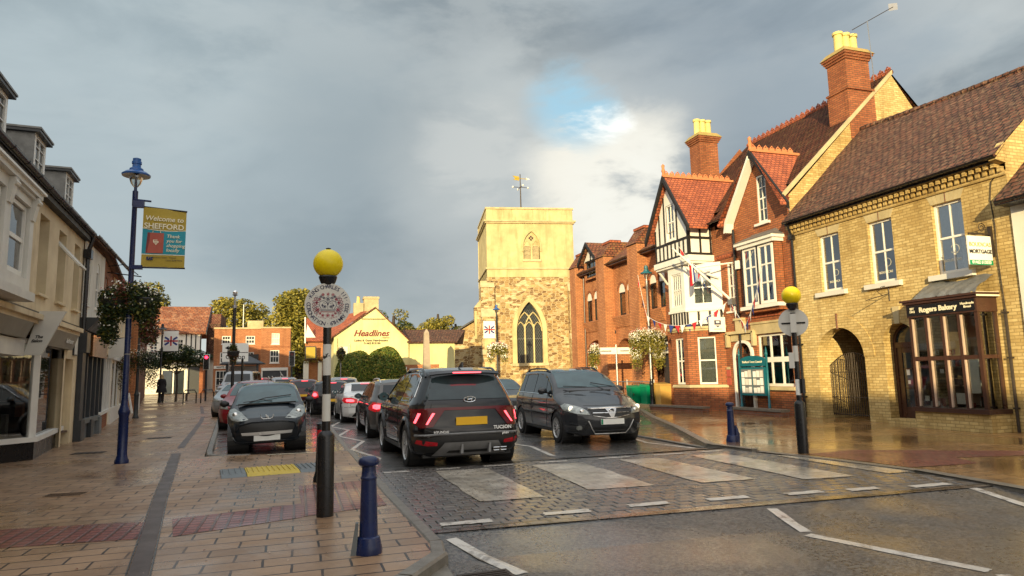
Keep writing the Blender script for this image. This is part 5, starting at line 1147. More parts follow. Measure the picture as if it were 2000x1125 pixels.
# railings
S = thing('railings', 'galvanised railings and sloping handrail in front of the surgery porch', 'railings', (14.7, 29, 0), world=True)
x_ = MB()
for k in range(26):
    y = 25.9+k*.2; x_.tube([(14.75, y, .0), (14.75, y, 1.05)], .010, GALV, 5)
for z in (.12, 1.05): x_.tube([(14.75, 25.9, z), (14.75, 30.9, z)], .022, GALV, 6)
x_.build('rail_panel', S)
for y in (25.9, 28.4, 30.9): x_ = MB(); x_.tube([(14.75, y, 0), (14.75, y, 1.15)], .03, GALV, 8); x_.build('post', S)
x_ = MB(); x_.tube([(13.9, 26.2, .5), (14.6, 27.6, .95)], .025, BROWN, 6); x_.build('handrail', S)
x_ = MB(); x_.box(13.8, 14.9, 25.6, 31.5, -.1, .12, STONE); single(x_.build('ramp_kerb'), 'pale stone ramp edge under the surgery railings', 'ramp')
def bin_(name, label, x, y, m, w=.55, hgt=.95, lid=None):
    T_ = thing(name, label, 'bin', (x, y, gz(y))); x__ = MB(); x__.hexa([(-w/2+.04, -w/2+.04, 0.05), (w/2-.04, -w/2+.04, 0.05), (w/2-.04, w/2-.04, 0.05), (-w/2+.04, w/2-.04, .05), (-w/2, -w/2, hgt), (w/2, -w/2, hgt), (w/2, w/2, hgt), (-w/2, w/2, hgt)], m); x__.build('bin_body', T_)
    x__ = MB(); x__.hexa([(-w/2-.02, -w/2-.03, hgt), (w/2+.02, -w/2-.03, hgt), (w/2+.02, w/2, hgt), (-w/2-.02, w/2, hgt), (-w/2, -w/2+.05, hgt+.06), (w/2, -w/2+.05, hgt+.06), (w/2, w/2-.02, hgt+.12), (-w/2, w/2-.02, hgt+.12)], lid or m); x__.build('lid', T_)
bin_('wheelie_bin', 'green plastic bin standing left of its twin by the railings', 14.15, 26.6, GREENP, .5, .8); bin_('wheelie_bin', 'green plastic bin nearest the surgery lamp post, right of the other green one', 14.5, 25.9, GREENP, .6, .85); bin_('grit_bin', 'buff orange box beside the green bins', 14.75, 25.2, GRITY, .55, .9)
# ------------------------------------------------------------------ church tower
CH = Frame(15.5, 55, 100, 1)
T = thing('church_tower', 'ironstone church tower with a smooth cream upper stage and leaded pointed window', 'church', (15.5, 55, gz(55)), world=True)
W_ = 7.85
h = MB(); wall(h, CH, 0, W_, 0, 9.9, [dict(s0=2.52, s1=4.78, z0=2.45, z1=7.75, zs=5.2, kind='pointed', d=.35)], RUB, .35)
for s in (0, W_): h.add([CH.P(s, 0, 0), CH.P(s, 0, -8), CH.P(s, 9.9, -8), CH.P(s, 9.9, 0)], [(0, 1, 2, 3)], RUB)
h.add([CH.P(0, 0, -8), CH.P(W_, 0, -8), CH.P(W_, 16, -8), CH.P(0, 16, -8)], [(0, 1, 2, 3)], REND); wl_ = h.build('wall', T)
h = MB(); wall(h, CH, .05, W_-.05, 9.9, 16.0, [dict(s0=3.3, s1=4.75, z0=11.5, z1=14.0, zs=12.7, kind='pointed', d=.18)], REND, .18, o=-.05)
for s in (.05, W_-.05): h.add([CH.P(s, 9.9, -.05), CH.P(s, 9.9, -8), CH.P(s, 16, -8), CH.P(s, 16, -.05)], [(0, 1, 2, 3)], REND)
up = h.build('upper_stage', T)
h = MB(); fbox(h, CH, .05, W_-.05, 9.93, 10.6, -7.9, -.0, REND)
for z, e, t in ((10.62, .12, .16), (14.72, .14, .12), (14.84, .24, .14), (16.0, .08, .16)): fbox(h, CH, .05-e, W_-.05+e, z, z+t, -8-e, -.05+e, STONE)
h.build('string_course', T)
# buttresses
def buttress(s0, s1, o0, o1, stages, m2=STONE, side=False):
    x__ = MB(); zb = 0
    for (zt, dec) in stages:
        if side: fbox(x__, CH, s0 if s0 < 0 else W_, (0 if s0 < 0 else s1), zb, zt, o0, o1, RUB)
        else: fbox(x__, CH, s0, s1, zb, zt, 0, o1, RUB)
        a = MB()
        if side:
            if s0 < 0: pts = [CH.P(s0-.03, zt, o0), CH.P(0, zt, o0), CH.P(0, zt, o1), CH.P(s0-.03, zt, o1), CH.P(s0+dec, zt+dec*1.3, o0), CH.P(0, zt+dec*1.3, o0), CH.P(0, zt+dec*1.3, o1), CH.P(s0+dec, zt+dec*1.3, o1)]; s0 += dec
            else: pts = [CH.P(W_, zt, o0), CH.P(s1+.03, zt, o0), CH.P(s1+.03, zt, o1), CH.P(W_, zt, o1), CH.P(W_, zt+dec*1.3, o0), CH.P(s1-dec, zt+dec*1.3, o0), CH.P(s1-dec, zt+dec*1.3, o1), CH.P(W_, zt+dec*1.3, o1)]; s1 -= dec
        else:
            pts = [CH.P(s0-.04, zt, 0), CH.P(s1+.04, zt, 0), CH.P(s1+.04, zt, o1+.05), CH.P(s0-.04, zt, o1+.05), CH.P(s0-.02, zt+dec*1.5, 0), CH.P(s1+.02, zt+dec*1.5, 0), CH.P(s1+.02, zt+dec*1.5, o1-dec), CH.P(s0-.02, zt+dec*1.5, o1-dec)]; o1 -= dec
        x__.hexa(pts, STONE); zb = zt
    bo = x__.build('buttress', T)
    return bo
buttress(-1.55, 0, -1.05, -.05, [(4.3, .45), (7.3, .7)], side=True)
buttress(.0-.55, .62, 0, 1.1, [(3.2, .3), (6.4, .5), (9.0, .4)]); buttress(W_-.75, W_+.05, 0, 1.0, [(4.4, .35), (8.6, .5)]); buttress(W_, W_+1.3, -1.1, -.2, [(4.4, .4), (8.5, .6)], side=True)
x_ = MB()                                                         # dressed stone panels on the buttress faces
fbox(x_, CH, -.35, .5, 3.7, 6.2, .82, .84, REND); fbox(x_, CH, W_-.70, W_+.0, 5.0, 8.3, .67, .69, REND); fbox(x_, CH, -1.1, -.9, 4.6, 7.0, -.05, -.03, REND); fbox(x_, CH, -.4, .5, .9, 2.6, 1.1, 1.12, REND)
rnd = random.Random(4)
for z in (2.0, 2.7, 3.4, 4.0): fbox(x_, CH, W_-.7+rnd.uniform(0, .2), W_-.1, z, z+.35, 1.0, 1.02, REND)
x_.build('dressed_stones', wl_)
# windows
x_ = MB(); archring(x_, CH, 2.52, 4.78, 5.2, 7.75, 'pointed', .40, 0, .10, REND, jamb=2.3); fbox(x_, CH, 2.05, 5.25, 2.2, 2.45, 0, .2, STONE)
cw = x_.build('window', T, label='large three-light pointed window')
x_ = MB()
for s in (3.26, 4.04): fbox(x_, CH, s-.06, s+.06, 2.45, 5.8, -.28, -.12, REND)
def arc_tube(a, c_, zs, zt, o_, r, kind='pointed', frm=0, to=None):
    p_ = archpts(a, c_, zs, zt, kind); p_ = p_[frm:(to or len(p_))]; x_.tube([CH.P(s, z, o_) for s, z in p_], r, REND, 6)
arc_tube(2.52, 4.04, 5.2, 6.85, -.2, .06); arc_tube(3.26, 4.78, 5.2, 6.85, -.2, .06)
arc_tube(2.55, 3.26, 5.3, 6.0, -.2, .045); arc_tube(3.26, 4.04, 5.3, 6.0, -.2, .045); arc_tube(4.04, 4.75, 5.3, 6.0, -.2, .045)
fbox(x_, CH, 2.52, 4.78, 4.52, 4.56, -.25, -.2, LEAD)
x_.build('tracery', cw)
x_ = MB(); fpoly(x_, CH, [(2.52, 2.45)]+archpts(2.52, 4.78, 5.2, 7.75, 'pointed')+[(4.78, 2.45)], -.32, -.30, GLASSD); x_.build('pane', cw)
x_ = MB()
for k in range(-16, 26):
    s = 2.15+k*.2
    for sg in (-1, 1):
        a_ = [(s, 2.45), (s+sg*3.0, 7.1)]
        pts_ = [(s+sg*3.0*t/30, 2.45+4.65*t/30) for t in range(31)]
        def ins_(q): 
            if not (2.56 < q[0] < 4.74): return False
            if q[1] <= 5.2: return True
            w = 1.13; hh = 2.55; r = (w*w+hh*hh)/(2*w); c1 = 2.52+r; c2 = 4.78-r
            return (q[0]-c1)**2+(q[1]-5.2)**2 < r*r and (q[0]-c2)**2+(q[1]-5.2)**2 < r*r
        v = [q for q in pts_ if ins_(q)]
        if len(v) > 1: x_.tube([CH.P(v[0][0], v[0][1], -.29), CH.P(v[-1][0], v[-1][1], -.29)], .012, LEAD, 4)
x_.build('leading', cw)
x_ = MB(); archring(x_, CH, 3.3, 4.75, 12.7, 14.0, 'pointed', .16, -.05, .02, REND, jamb=12.2); fbox(x_, CH, 3.2, 4.85, 11.3, 11.5, -.05, .06, STONE); fbox(x_, CH, 3.94, 4.11, 11.5, 13.0, -.2, -.12, REND)
fpoly(x_, CH, [(3.3, 12.7)]+archpts(3.3, 4.75, 12.7, 14.0, 'pointed')+[(4.75, 12.7)], -.2, -.15, REND)
for a in (3.36, 4.13): x_.tube([CH.P(s, z, -.14) for s, z in archpts(a, a+.56, 12.6, 13.2, 'pointed')], .04, REND, 5)
bw_ = x_.build('belfry_window', T)
x_ = MB()
for a in (3.36, 4.13):
    fbox(x_, CH, a, a+.56, 11.5, 12.7, -.215, -.205, BROWN)
    for k in range(11): x_.hexa([CH.P(a, 11.55+k*.115, -.2), CH.P(a+.56, 11.55+k*.115, -.2), CH.P(a+.56, 11.53+k*.115, -.13), CH.P(a, 11.53+k*.115, -.13), CH.P(a, 11.63+k*.115, -.2), CH.P(a+.56, 11.63+k*.115, -.2), CH.P(a+.56, 11.57+k*.115, -.13), CH.P(a, 11.57+k*.115, -.13)], STONE)
x_.build('louvre', bw_)
x_ = MB()
for ds, dz in ((0, .14), (0, -.14), (.14, 0), (-.14, 0)): x_.lathe([(0, 0), (.10, 0), (.10, .01), (0, .01)], CH.P(4.02+ds, 13.42+dz, -.14), BROWN, 10, 'y')
x_.build('quatrefoil', bw_)
cl = MB(); cl.lathe([(0, 0), (.75, 0), (.75, .12), (0, .12)], CH.P(-.05, 8.3, -2.3)+Vector((-.12, 0, 0)), BROWN, 24, 'x'); cl.build('clock', T, 40)
# weather vane
S = thing('weather_vane', 'tall gilded weather vane with white cardinal arms on the church tower', 'weather vane', (19.0, 54.4, 16), world=True)
p0 = CH.P(3.7, 16.1, -3.5); x_ = MB(); x_.tube([p0, p0+Vector((0, 0, 4.2))], [.07, .04], IRON, 6)
for a in range(3): x_.tube([p0+Vector((.7*math.cos(a*2.1), .7*math.sin(a*2.1), 0)), p0+Vector((0, 0, .9))], .03, IRON, 5)
x_.build('pole', S)
x_ = MB(); 
for v in ((.75, 0), (-.75, 0), (0, .75), (0, -.75)): x_.tube([p0+Vector((0, 0, 2.9)), p0+Vector((v[0], v[1], 2.9))], .03, IRON, 5); x_.ball(p0+Vector((v[0], v[1], 2.9)), .10, WHITE, 8)
x_.build('cardinal_arms', S)
x_ = MB(); q = p0+Vector((0, 0, 3.75)); x_.tube([q+Vector((-.5, 0, 0)), q+Vector((.7, 0, .0))], .035, OCHRE, 5); x_.extr([q+Vector(v) for v in ((-.75, 0, .25), (-.1, 0, .2), (-.1, 0, -.2), (-.7, 0, -.15), (-.5, 0, .0))], (0, .03, 0), OCHRE); x_.extr([q+Vector(v) for v in ((.6, 0, .12), (.95, 0, 0), (.6, 0, -.12))], (0, .03, 0), WHITE); x_.build('vane', S)
# nave beyond the tower
T = thing('church_nave', 'low ironstone church aisle with grey roof left of the tower', 'church', (13, 58, gz(58)), world=True)
NV = Frame(13.05, 56.5, 100-2, 1); a, c_ = Vector((12.75, 56.5, 0)), Vector((14.8, 60.5, 0)); NF = Frame(12.75, 56.5, math.degrees(math.atan2(2.4, 6)), -1)
h = MB(); wall(h, NF, 0, 7, 0, 5.0, [dict(s0=.9, s1=1.7, z0=2.3, z1=4.3, zs=3.6, kind='pointed', d=.2), dict(s0=2.6, s1=3.4, z0=2.3, z1=4.3, zs=3.6, kind='pointed', d=.2), dict(s0=4.3, s1=5.1, z0=2.3, z1=4.3, zs=3.6, kind='pointed', d=.2)], RUB, .2)
h.add([NF.P(0, 0, 0), NF.P(0, 0, -2.6), NF.P(0, 6.5, -2.6), NF.P(0, 5, 0)], [(0, 1, 2, 3)], RUB); h.build('wall', T)
for s in (.9, 2.6, 4.3):
    x_ = MB(); archring(x_, NF, s, s+.8, 3.6, 4.3, 'pointed', .15, 0, .06, REND, jamb=2.3); fbox(x_, NF, s+.37, s+.43, 2.3, 4.2, -.15, -.08, REND); w_ = x_.build('window', T); x_ = MB(); fpoly(x_, NF, [(s, 2.3)]+archpts(s, s+.8, 3.6, 4.3, 'pointed')+[(s+.8, 2.3)], -.19, -.18, GLASSD); x_.build('pane', w_)
rf = MB(); gable_roof(rf, NF, -.3, 7, 5.05, 6.65, .3, -2.5, SLATE, .15, back=False); rf.build('roof', T)
x_ = MB(); x_.tube([NF.P(-.25, 5.1, .3), NF.P(7, 5.1, .3)], .07, GREYW, 6); x_.build('gutter', T)
# ------------------------------------------------------------------ lemon hairdresser's with gable
T = thing('lemon_gabled_shop', 'lemon yellow rendered gable with a hairdressing sign, low tiled wing and twin stone chimneys', 'shop', (5, 48, gz(48)), world=True)
HF = Frame(2.40, 48, 90, 1)
h = MB(); g0 = gz(48)
fquad(h, HF, [(0, g0-.3, 0), (5.2, g0-.3, 0), (5.2, 4.12, 0), (2.82, 6.44, 0), (0, 4.45, 0)], HEADW)
h.add([HF.P(0, 0, 0), HF.P(0, 0, -7), HF.P(0, 4.45, -7), HF.P(0, 4.45, 0)], [(0, 1, 2, 3)], HEADW); h.build('wall', T)
h = MB(); wall(h, HF, 5.2, 8.62, 0, 3.97, [], HEADW, o=-.15); h.add([HF.P(8.62, 0, -.15), HF.P(8.62, 0, -6), HF.P(8.62, 4, -6), HF.P(8.62, 3.97, -.15)], [(0, 1, 2, 3)], HEADW); h.build('wing_wall', T)
rf = MB()
for (sa, za, sb, zb) in ((-.25, 4.32, 2.82, 6.52), (2.82, 6.52, 5.4, 4.02)):
    rf.hexa([HF.P(sa, za-.1, .12), HF.P(sb, zb-.1, .12), HF.P(sb, zb-.1, -7), HF.P(sa, za-.1, -7), HF.P(sa, za, .12), HF.P(sb, zb, .12), HF.P(sb, zb, -7), HF.P(sa, za, -7)], TILEM)
rf.build('roof', T)
rf = MB(); rf.hexa([HF.P(5.1, 3.92, .1), HF.P(8.8, 3.92, .1), HF.P(10.0, 4.95, -2.4), HF.P(5.1, 4.95, -2.4), HF.P(5.1, 4.02, .1), HF.P(8.8, 4.02, .1), HF.P(10.0, 5.05, -2.4), HF.P(5.1, 5.05, -2.4)], TILE); rf.hexa([HF.P(8.5, 3.92, -2.4), HF.P(8.8, 3.92, .1), HF.P(8.8, 3.92, .1), HF.P(9.8, 3.92, -2.4), HF.P(8.5, 5.0, -2.4), HF.P(8.6, 4.02, -.05), HF.P(8.8, 4.02, .1), HF.P(10.0, 5.05, -2.4)], TILE); rf.build('wing_roof', T)
rf = MB(); rf.add([HF.P(-.25, 4.3, .1), HF.P(2.4, 6.3, -.6), HF.P(1.2, 6.3, -3), HF.P(-1.0, 4.3, -2.5)], [(0, 1, 2, 3)], TILER); rf.build('roof', T)
x_ = MB(); x_.box(3.86, 4.55, 49.5, 50.2, 5.2, 6.95, STONE); x_.box(4.6, 5.62, 49.4, 50.4, 5.2, 7.25, STONE); x_.box(4.55, 5.67, 49.35, 50.45, 7.25, 7.42, STONE); cm = x_.build('chimney', T)
x_ = MB(); x_.lathe([(.14, 0), (.11, .45), (.14, .5)], (4.2, 49.8, 6.95), POT, 10); x_.build('chimney_pot', cm)
text('Headlines', 0.62, HF.P(2.55, 4.62, .02), (1, 0, 0), (0, 0, 1), REDP, 'lettering', T, .01, .012, shear=.35)
text('Ladies & Gents Hairdressing', 0.205, HF.P(2.55, 4.12, .02), (1, 0, 0), (0, 0, 1), BROWN, 'lettering', T, .006, .004, squeeze=1.0)
text('01462 815100', 0.2, HF.P(2.62, 3.92, .02), (1, 0, 0), (0, 0, 1), BROWN, 'lettering', T, .006, .004)
text('of SHEFFORD', 0.10, HF.P(3.55, 4.30, .02), (1, 0, 0), (0, 0, 1), BROWN, 'lettering', T, .006, .001)
x_ = MB(); fbox(x_, HF, .35, .95, 2.7, 3.7, 0, .03, GREYW); x_.build('door', T); x_ = MB(); fbox(x_, HF, 1.9, 3.55, 5.62, 5.67, 0, .05, TIMB)
x_.tube([HF.P(.2, .2, .06), HF.P(.2, 4.3, .06)], .04, HEADW, 5); x_.tube([HF.P(1.05, 2.6, .06), HF.P(1.05, 3.9, .06)], .03, GREYW, 5); x_.build('render_trim', T)
# brick garden wall with notices under the lemon wall
T = thing('garden_wall', 'low brick wall with pinned notices between hedge and obelisk', 'wall', (7.4, 46.8, gz(47)), world=True)
x_ = MB(); x_.box(6.6, 9.6, 46.9, 47.15, 0, 2.35, OB); x_.build('brickwork', T); x_ = MB(); x_.box(6.9, 7.3, 46.86, 46.9, 1.6, 2.2, PLW); x_.box(7.5, 8.2, 46.86, 46.9, 1.5, 2.1, WHIC); x_.build('notice', T)
# obelisk
T = thing('stone_obelisk', 'slim pale stone memorial obelisk before the lemon wall', 'memorial', (8.12, 43.8, gz(44)))
def frust(mb, x, y, w0, w1, z0, z1, m): mb.hexa([(x-w0, y-w0, z0), (x+w0, y-w0, z0), (x+w0, y+w0, z0), (x-w0, y+w0, z0), (x-w1, y-w1, z1), (x+w1, y-w1, z1), (x+w1, y+w1, z1), (x-w1, y+w1, z1)], m)
OBM = plain('grey_pink_stone', (0.42, 0.34, 0.25), 0.8, var=0.2, scale=3)
x_ = MB(); frust(x_, 0, 0, .24, .15, 1.6, 4.15, OBM); frust(x_, 0, 0, .15, .0, 4.15, 4.42, OBM); x_.build('shaft', T)
x_ = MB(); frust(x_, 0, 0, .8, .8, -.3, .25, OBM); frust(x_, 0, 0, .6, .6, .25, .5, OBM); frust(x_, 0, 0, .42, .38, .5, 1.4, OBM); frust(x_, 0, 0, .5, .3, 1.4, 1.6, OBM); x_.build('plinth', T)
# clipped bushes
def bush(name, label, x, y, rx, ry, hgt, seed):
    rx *= .93
    T_ = thing(name, label, 'bush', (x, y, gz(y))); rnd = random.Random(seed)
    def rp(): 
        while True:
            v = Vector((rnd.gauss(0, 1), rnd.gauss(0, 1), rnd.gauss(0, 1))).normalized()
            if v.z > -.2: return v
    core = MB(); core.ball((0, 0, hgt*.42), 1, L3, 20, (rx*.93, ry*.93, hgt*.54)); core.build('dark_core', T_, 60)  # added solid dark ball filling the bush behind its leaf shell
    b_ = MB()
    for _ in range(9000):
        v = rp(); k = abs(v.z)**1.0; r = .97+.06*rnd.random()+.03*math.sin(v.x*7+v.y*5)
        p = Vector((v.x*rx*r, v.y*ry*r, hgt*.42+v.z*hgt*.57*r)); s = rnd.uniform(.03, .065); t = Vector((rnd.gauss(0, 1), rnd.gauss(0, 1), rnd.gauss(0, 1))).normalized(); u = v.cross(t).normalized(); w = (v*.6+t*.6).normalized()
        b_.add([p-u*s, p+w*s, p+u*s, p-w*s], [(0, 1, 2), (0, 2, 3)], HEDGE if rnd.random() < .7 else L2)
    b_.build('foliage', T_); return T_
bush('clipped_bush', 'clipped green bush on the left, half behind the taller one', 3.75, 45.2, 1.5, 1.2, 3.0, 2); bush('clipped_bush', 'taller rounded clipped bush on the right of the pair', 5.55, 44.8, 1.45, 1.2, 3.25, 3)
# ------------------------------------------------------------------ far brick building, pub, inn on the left, trees
T = thing('brick_town_house', 'long flat-topped orange brick house with white sash windows and shopfronts', 'building', (-4, 62, gz(62)), world=True)
TF = Frame(-6.8, 62, 90, 1); TF2 = Frame(-3.0, 60.9, 90, 1); g0 = gz(62)
h = MB(); hl = [dict(s0=.6, s1=1.3, z0=4.65, z1=5.35), dict(s0=2.5, s1=3.25, z0=4.65, z1=5.35), dict(s0=.5, s1=1.25, z0=3.0, z1=3.95), dict(s0=2.4, s1=3.2, z0=3.0, z1=3.95), dict(s0=.2, s1=1.4, z0=.5, z1=2.4), dict(s0=2.1, s1=3.3, z0=.9, z1=2.3)]
wall(h, TF, 0, 3.8, 0, 5.95, hl, OB, .08)
hl2 = [dict(s0=.85, s1=1.5, z0=4.55, z1=5.5), dict(s0=.75, s1=1.5, z0=2.95, z1=4.05), dict(s0=.2, s1=2.15, z0=.5, z1=2.3)]
wall(h, TF2, 0, 2.4, 0, 5.92, hl2, OB, .08); h.add([TF2.P(0, 0, 0), TF2.P(0, 0, -6), TF2.P(0, 5.92, -6), TF2.P(0, 5.92, 0)], [(0, 1, 2, 3)], OB); h.add([TF2.P(2.4, 0, 0), TF2.P(2.4, 0, -6), TF2.P(2.4, 5.92, -6), TF2.P(2.4, 5.92, 0)], [(0, 1, 2, 3)], OB); h.build('wall', T)
x_ = MB(); fbox(x_, TF, -.05, 3.85, 5.95, 6.08, -.3, .06, STONE); fbox(x_, TF2, -.05, 2.45, 5.92, 6.05, -.3, .06, STONE); fbox(x_, TF2, 0, 2.4, 4.3, 4.36, 0, .03, RB); x_.build('parapet', T)
for i, q in enumerate(hl): window(T, TF, q['s0'], q['s1'], q['z0'], q['z1'], -.03, 3 if i < 4 else 4, 2 if i < 4 else 3, WHITE, fw=.07, bar=.035, glass=GLASSD, sill=(.05, .06, .05))
for i, q in enumerate(hl2[:2]): window(T, TF2, q['s0'], q['s1'], q['z0'], q['z1'], -.03, 3, 2 if i else 2, WHITE, fw=.07, bar=.035, glass=CURT if i == 0 else GLASSD, sill=(.05, .06, .05))
x_ = MB(); fbox(x_, TF2, .2, 2.15, .5, 2.3, -.06, -.02, DGREY); fbox(x_, TF2, .1, 2.25, 2.3, 2.55, 0, .08, WHITE); fbox(x_, TF2, .1, .2, .5, 2.3, 0, .05, WHITE); fbox(x_, TF2, 2.15, 2.25, .5, 2.3, 0, .05, WHITE); sf = x_.build('shopfront', T)
x_ = MB()
for a0_, a1_, cx, cz, r in ((200, 300, 1.0, 1.95, .35), (200, 290, 1.25, 1.95, .3), (290, 400, 1.3, 1.95, .4), (300, 420, 1.55, 1.75, .3)): x_.tube([TF2.P(cx+r*math.cos(R_(a0_+(a1_-a0_)*k/10)), cz+r*math.sin(R_(a0_+(a1_-a0_)*k/10)), .0) for k in range(11)], .03, PLW, 5)
x_.build('antler_emblem', sf)
x_ = MB(); fbox(x_, TF, .05, 1.6, 2.55, 2.8, 0, .08, GREYW); fs = x_.build('fascia', T); text('WHITE HART', .2, TF.P(.85, 2.68, .1), (1, 0, 0), (0, 0, 1), BLACK, 'lettering', fs, .004, .003)
x_ = MB(); fbox(x_, TF, 2.3, 3.6, 3.0, 3.75, .25, .32, BLACK); x_.build('hanging_board', T)
x_ = MB(); x_.box(-4.2, -2.9, 62.3, 63, 5.9, 6.7, STONE); x_.build('chimney', T); x_ = MB(); x_.tube([(-4.6, 63, 6), (-4.6, 63, 8.2)], .04, WHITE, 5); x_.build('mast', T)
# timbered inn at the left end
T = thing('timbered_inn', 'white jettied timber-framed inn with a steep orange tiled roof', 'inn', (-10, 64, gz(64)), world=True)
PF = Frame(-13.6, 64, 90, 1)
h = MB(); wall(h, PF, 0, 5.6, .2, 3.4, [dict(s0=4.6, s1=5.5, z0=.3, z1=2.9), dict(s0=2.6, s1=4.3, z0=.3, z1=2.5)], WREND, .1)
fbox(h, PF, 5.5, 5.95, .2, 3.4, -.3, .05, RB); h.add([PF.P(5.95, 0, 0), PF.P(5.95, 0, -8), PF.P(5.95, 5.8, -8), PF.P(5.95, 5.8, 0)], [(0, 1, 2, 3)], RB); h.build('wall', T)
h = MB(); wall(h, PF, -1, 5.6, 3.4, 5.85, [dict(s0=3.2, s1=4.2, z0=3.95, z1=5.2), dict(s0=1.6, s1=2.2, z0=3.95, z1=5.2)], WHITE, .05, o=.35); fbox(h, PF, -1, 5.65, 3.32, 3.42, 0, .38, WHITE); h.build('upper_storey', T)
x_ = MB()
for s in (2.45, 2.95, 4.35, 4.75, 5.1, 5.5): fbox(x_, PF, s, s+.09, 3.42, 5.85, .35, .38, TIMB)
for z in (3.42, 5.7): fbox(x_, PF, -1, 5.6, z, z+.1, .35, .38, TIMB)
x_.build('timbers', T)
for a, c_ in ((3.2, 4.2), (1.6, 2.2)): window(T, PF, a, c_, 3.95, 5.2, .33, 4 if a > 3 else 2, 4, WHITE, fw=.08, bar=.05, glass=GLASSD, mid=False)
rf = MB(); gable_roof(rf, PF, -1.2, 5.95, 5.75, 8.35, .6, -2.9, TILEP, .15); rf.build('roof', T)
x_ = MB(); x_.hexa([PF.P(5.95, 5.55, .62), PF.P(6.05, 5.55, .62), PF.P(6.05, 8.15, -2.9), PF.P(5.95, 8.15, -2.9), PF.P(5.95, 5.78, .62), PF.P(6.05, 5.78, .62), PF.P(6.05, 8.38, -2.9), PF.P(5.95, 8.38, -2.9)], TIMB); x_.build('bargeboard', T)
x_ = MB(); fbox(x_, PF, 4.6, 5.5, .3, 2.9, -.08, -.04, DGREY); x_.build('door', T); x_ = MB(); fbox(x_, PF, 2.6, 4.3, .3, 2.5, -.08, -.04, GLASSD); fbox(x_, PF, 3.4, 3.5, .3, 2.5, -.04, 0, WHITE); fbox(x_, PF, 2.5, 4.5, 2.6, 3.0, 0, .1, WHITE); x_.build('window', T)
x_ = MB(); x_.tube([PF.P(4.5, .2, .2), PF.P(4.5, 3.4, .2)], .05, WHITE, 6); x_.build('jetty_post', T)
x_ = MB(); x_.box(-7.6, -6.6, 64.5, 70, 3.4, 6.6, TILE); x_.hexa([(-7.6, 64.4, 6.2), (-6.6, 64.4, 6.2), (-6.6, 70, 6.2), (-7.6, 70, 6.2), (-7.6, 66, 7.6), (-6.7, 66, 7.6), (-6.7, 70, 7.6), (-7.6, 70, 7.6)], TILEM); x_.box(-7.6, -6.7, 64.8, 69, 0, 3.4, WREND); x_.build('side_wing', T)
# small house far right of the bakery tree
T = thing('gabled_cottage', 'orange tiled cottage with a pub sign, seen left of the lemon shop', 'house', (1.9, 56, gz(56)), world=True)
CF = Frame(.55, 55, 90, 1)
h = MB(); wall(h, CF, 0, 2.6, 0, 4.6, [dict(s0=1.6, s1=2.2, z0=3.2, z1=4.2)], OB, .06); fquad(h, CF, [(0, 4.6, 0), (.9, 4.6, 0), (.15, 5.8, 0)], WHITE); h.build('wall', T)
rf = MB(); gable_roof(rf, CF, .05, 3.4, 4.55, 6.5, .3, -2.4, TILER, .12); rf.build('roof', T); x_ = MB(); x_.hexa([CF.P(-.05, 4.3, .3), CF.P(.05, 4.3, .3), CF.P(.05, 6.3, -2.4), CF.P(-.05, 6.3, -2.4), CF.P(-.05, 4.6, .3), CF.P(.05, 4.6, .3), CF.P(.05, 6.6, -2.4), CF.P(-.05, 6.6, -2.4)], WHITE); x_.build('bargeboard', T)
window(T, CF, 1.6, 2.2, 3.2, 4.2, -.02, 2, 2, WHITE, glass=GLASSD)
x_ = MB(); fbox(x_, CF, .0, .85, 3.05, 4.05, .5, .58, DGREY); fbox(x_, CF, .08, .77, 3.12, 3.98, .58, .6, OCHRE); x_.build('pub_sign', T); x_ = MB(); fbox(x_, CF, -.1, .3, 0, 2.9, .1, .3, WHITE); fbox(x_, CF, 1.0, 1.3, 0, 2.9, .1, .3, WHITE); x_.build('porch_post', T)
x_ = MB(); leaves(x_, [(.6, 54.7, 3.0, .5, .3, .28), (1.3, 54.7, 3.05, .6, .3, .3), (2.1, 54.7, 3.0, .5, .3, .28)], 900, .06, [L1, L2, L4], random.Random(4)); single(x_.build('climbing_plant'), 'golden climbing plant over the cottage porch', 'plant')
rnd = random.Random(21)
lob = rlobes(rnd, 50, 3.1, 4.2, 6.3, 1.2, taper=.62)
tree('tree', 'big dense golden-green tree behind the flat-topped brick house', 'tree', .1, 75, [(l[0]*1.15, l[1]*.6, l[2]-1.2, l[3]*1.15, l[4]*1.15, l[5]*1.15) for l in lob]+[(-.2, 0, 3.0, 2.7, 1.5, 2.2)], 24000, .16, [L1, L2, L1, L2, L2], .4, 'trees beyond the roofs', 5)
def ftree(label, x, y, k, r, z, rh, lr, n, sz, mats, seed, name='tree'):
    return tree(name, label, 'tree', x, y, rlobes(random.Random(seed), k, r, z, rh, lr), n, sz, mats, .3, 'trees beyond the roofs', seed)
ftree('feathery pale green tree top showing between the inn roof and brick house', -6.6, 84, 14, 2.8, 5.6, 4.2, 1.2, 6000, .17, [L1, L2, L2], 6)
ftree('yellow-green tree rising behind the inn roof ridge', -16.0, 82, 12, 2.8, 7.0, 4.6, 1.3, 4500, .17, [L1, L2, L2], 7)
ftree('olive tree right behind the gable of the lemon shop', 8.4, 62, 12, 1.8, 4.2, 2.6, .9, 4500, .12, [L3, L1, L2], 8)
ftree('round bright tree beyond the low wing by the church', 14.6, 72, 12, 1.9, 5.0, 2.2, .9, 4500, .12, [L1, L2, L2], 9)
ftree('darker tree touching the nave roof beside the round bright tree', 16.8, 73, 8, 1.5, 4.2, 1.6, .9, 2500, .12, [L3, L1, L1], 10)
b = MB()
for x in range(-60, 60, 7):
    b.ball((x, 120+((x*37) % 17), 2.2), 1, L3, 10, (6, 4, 3.2+((x*13) % 7)*.22))
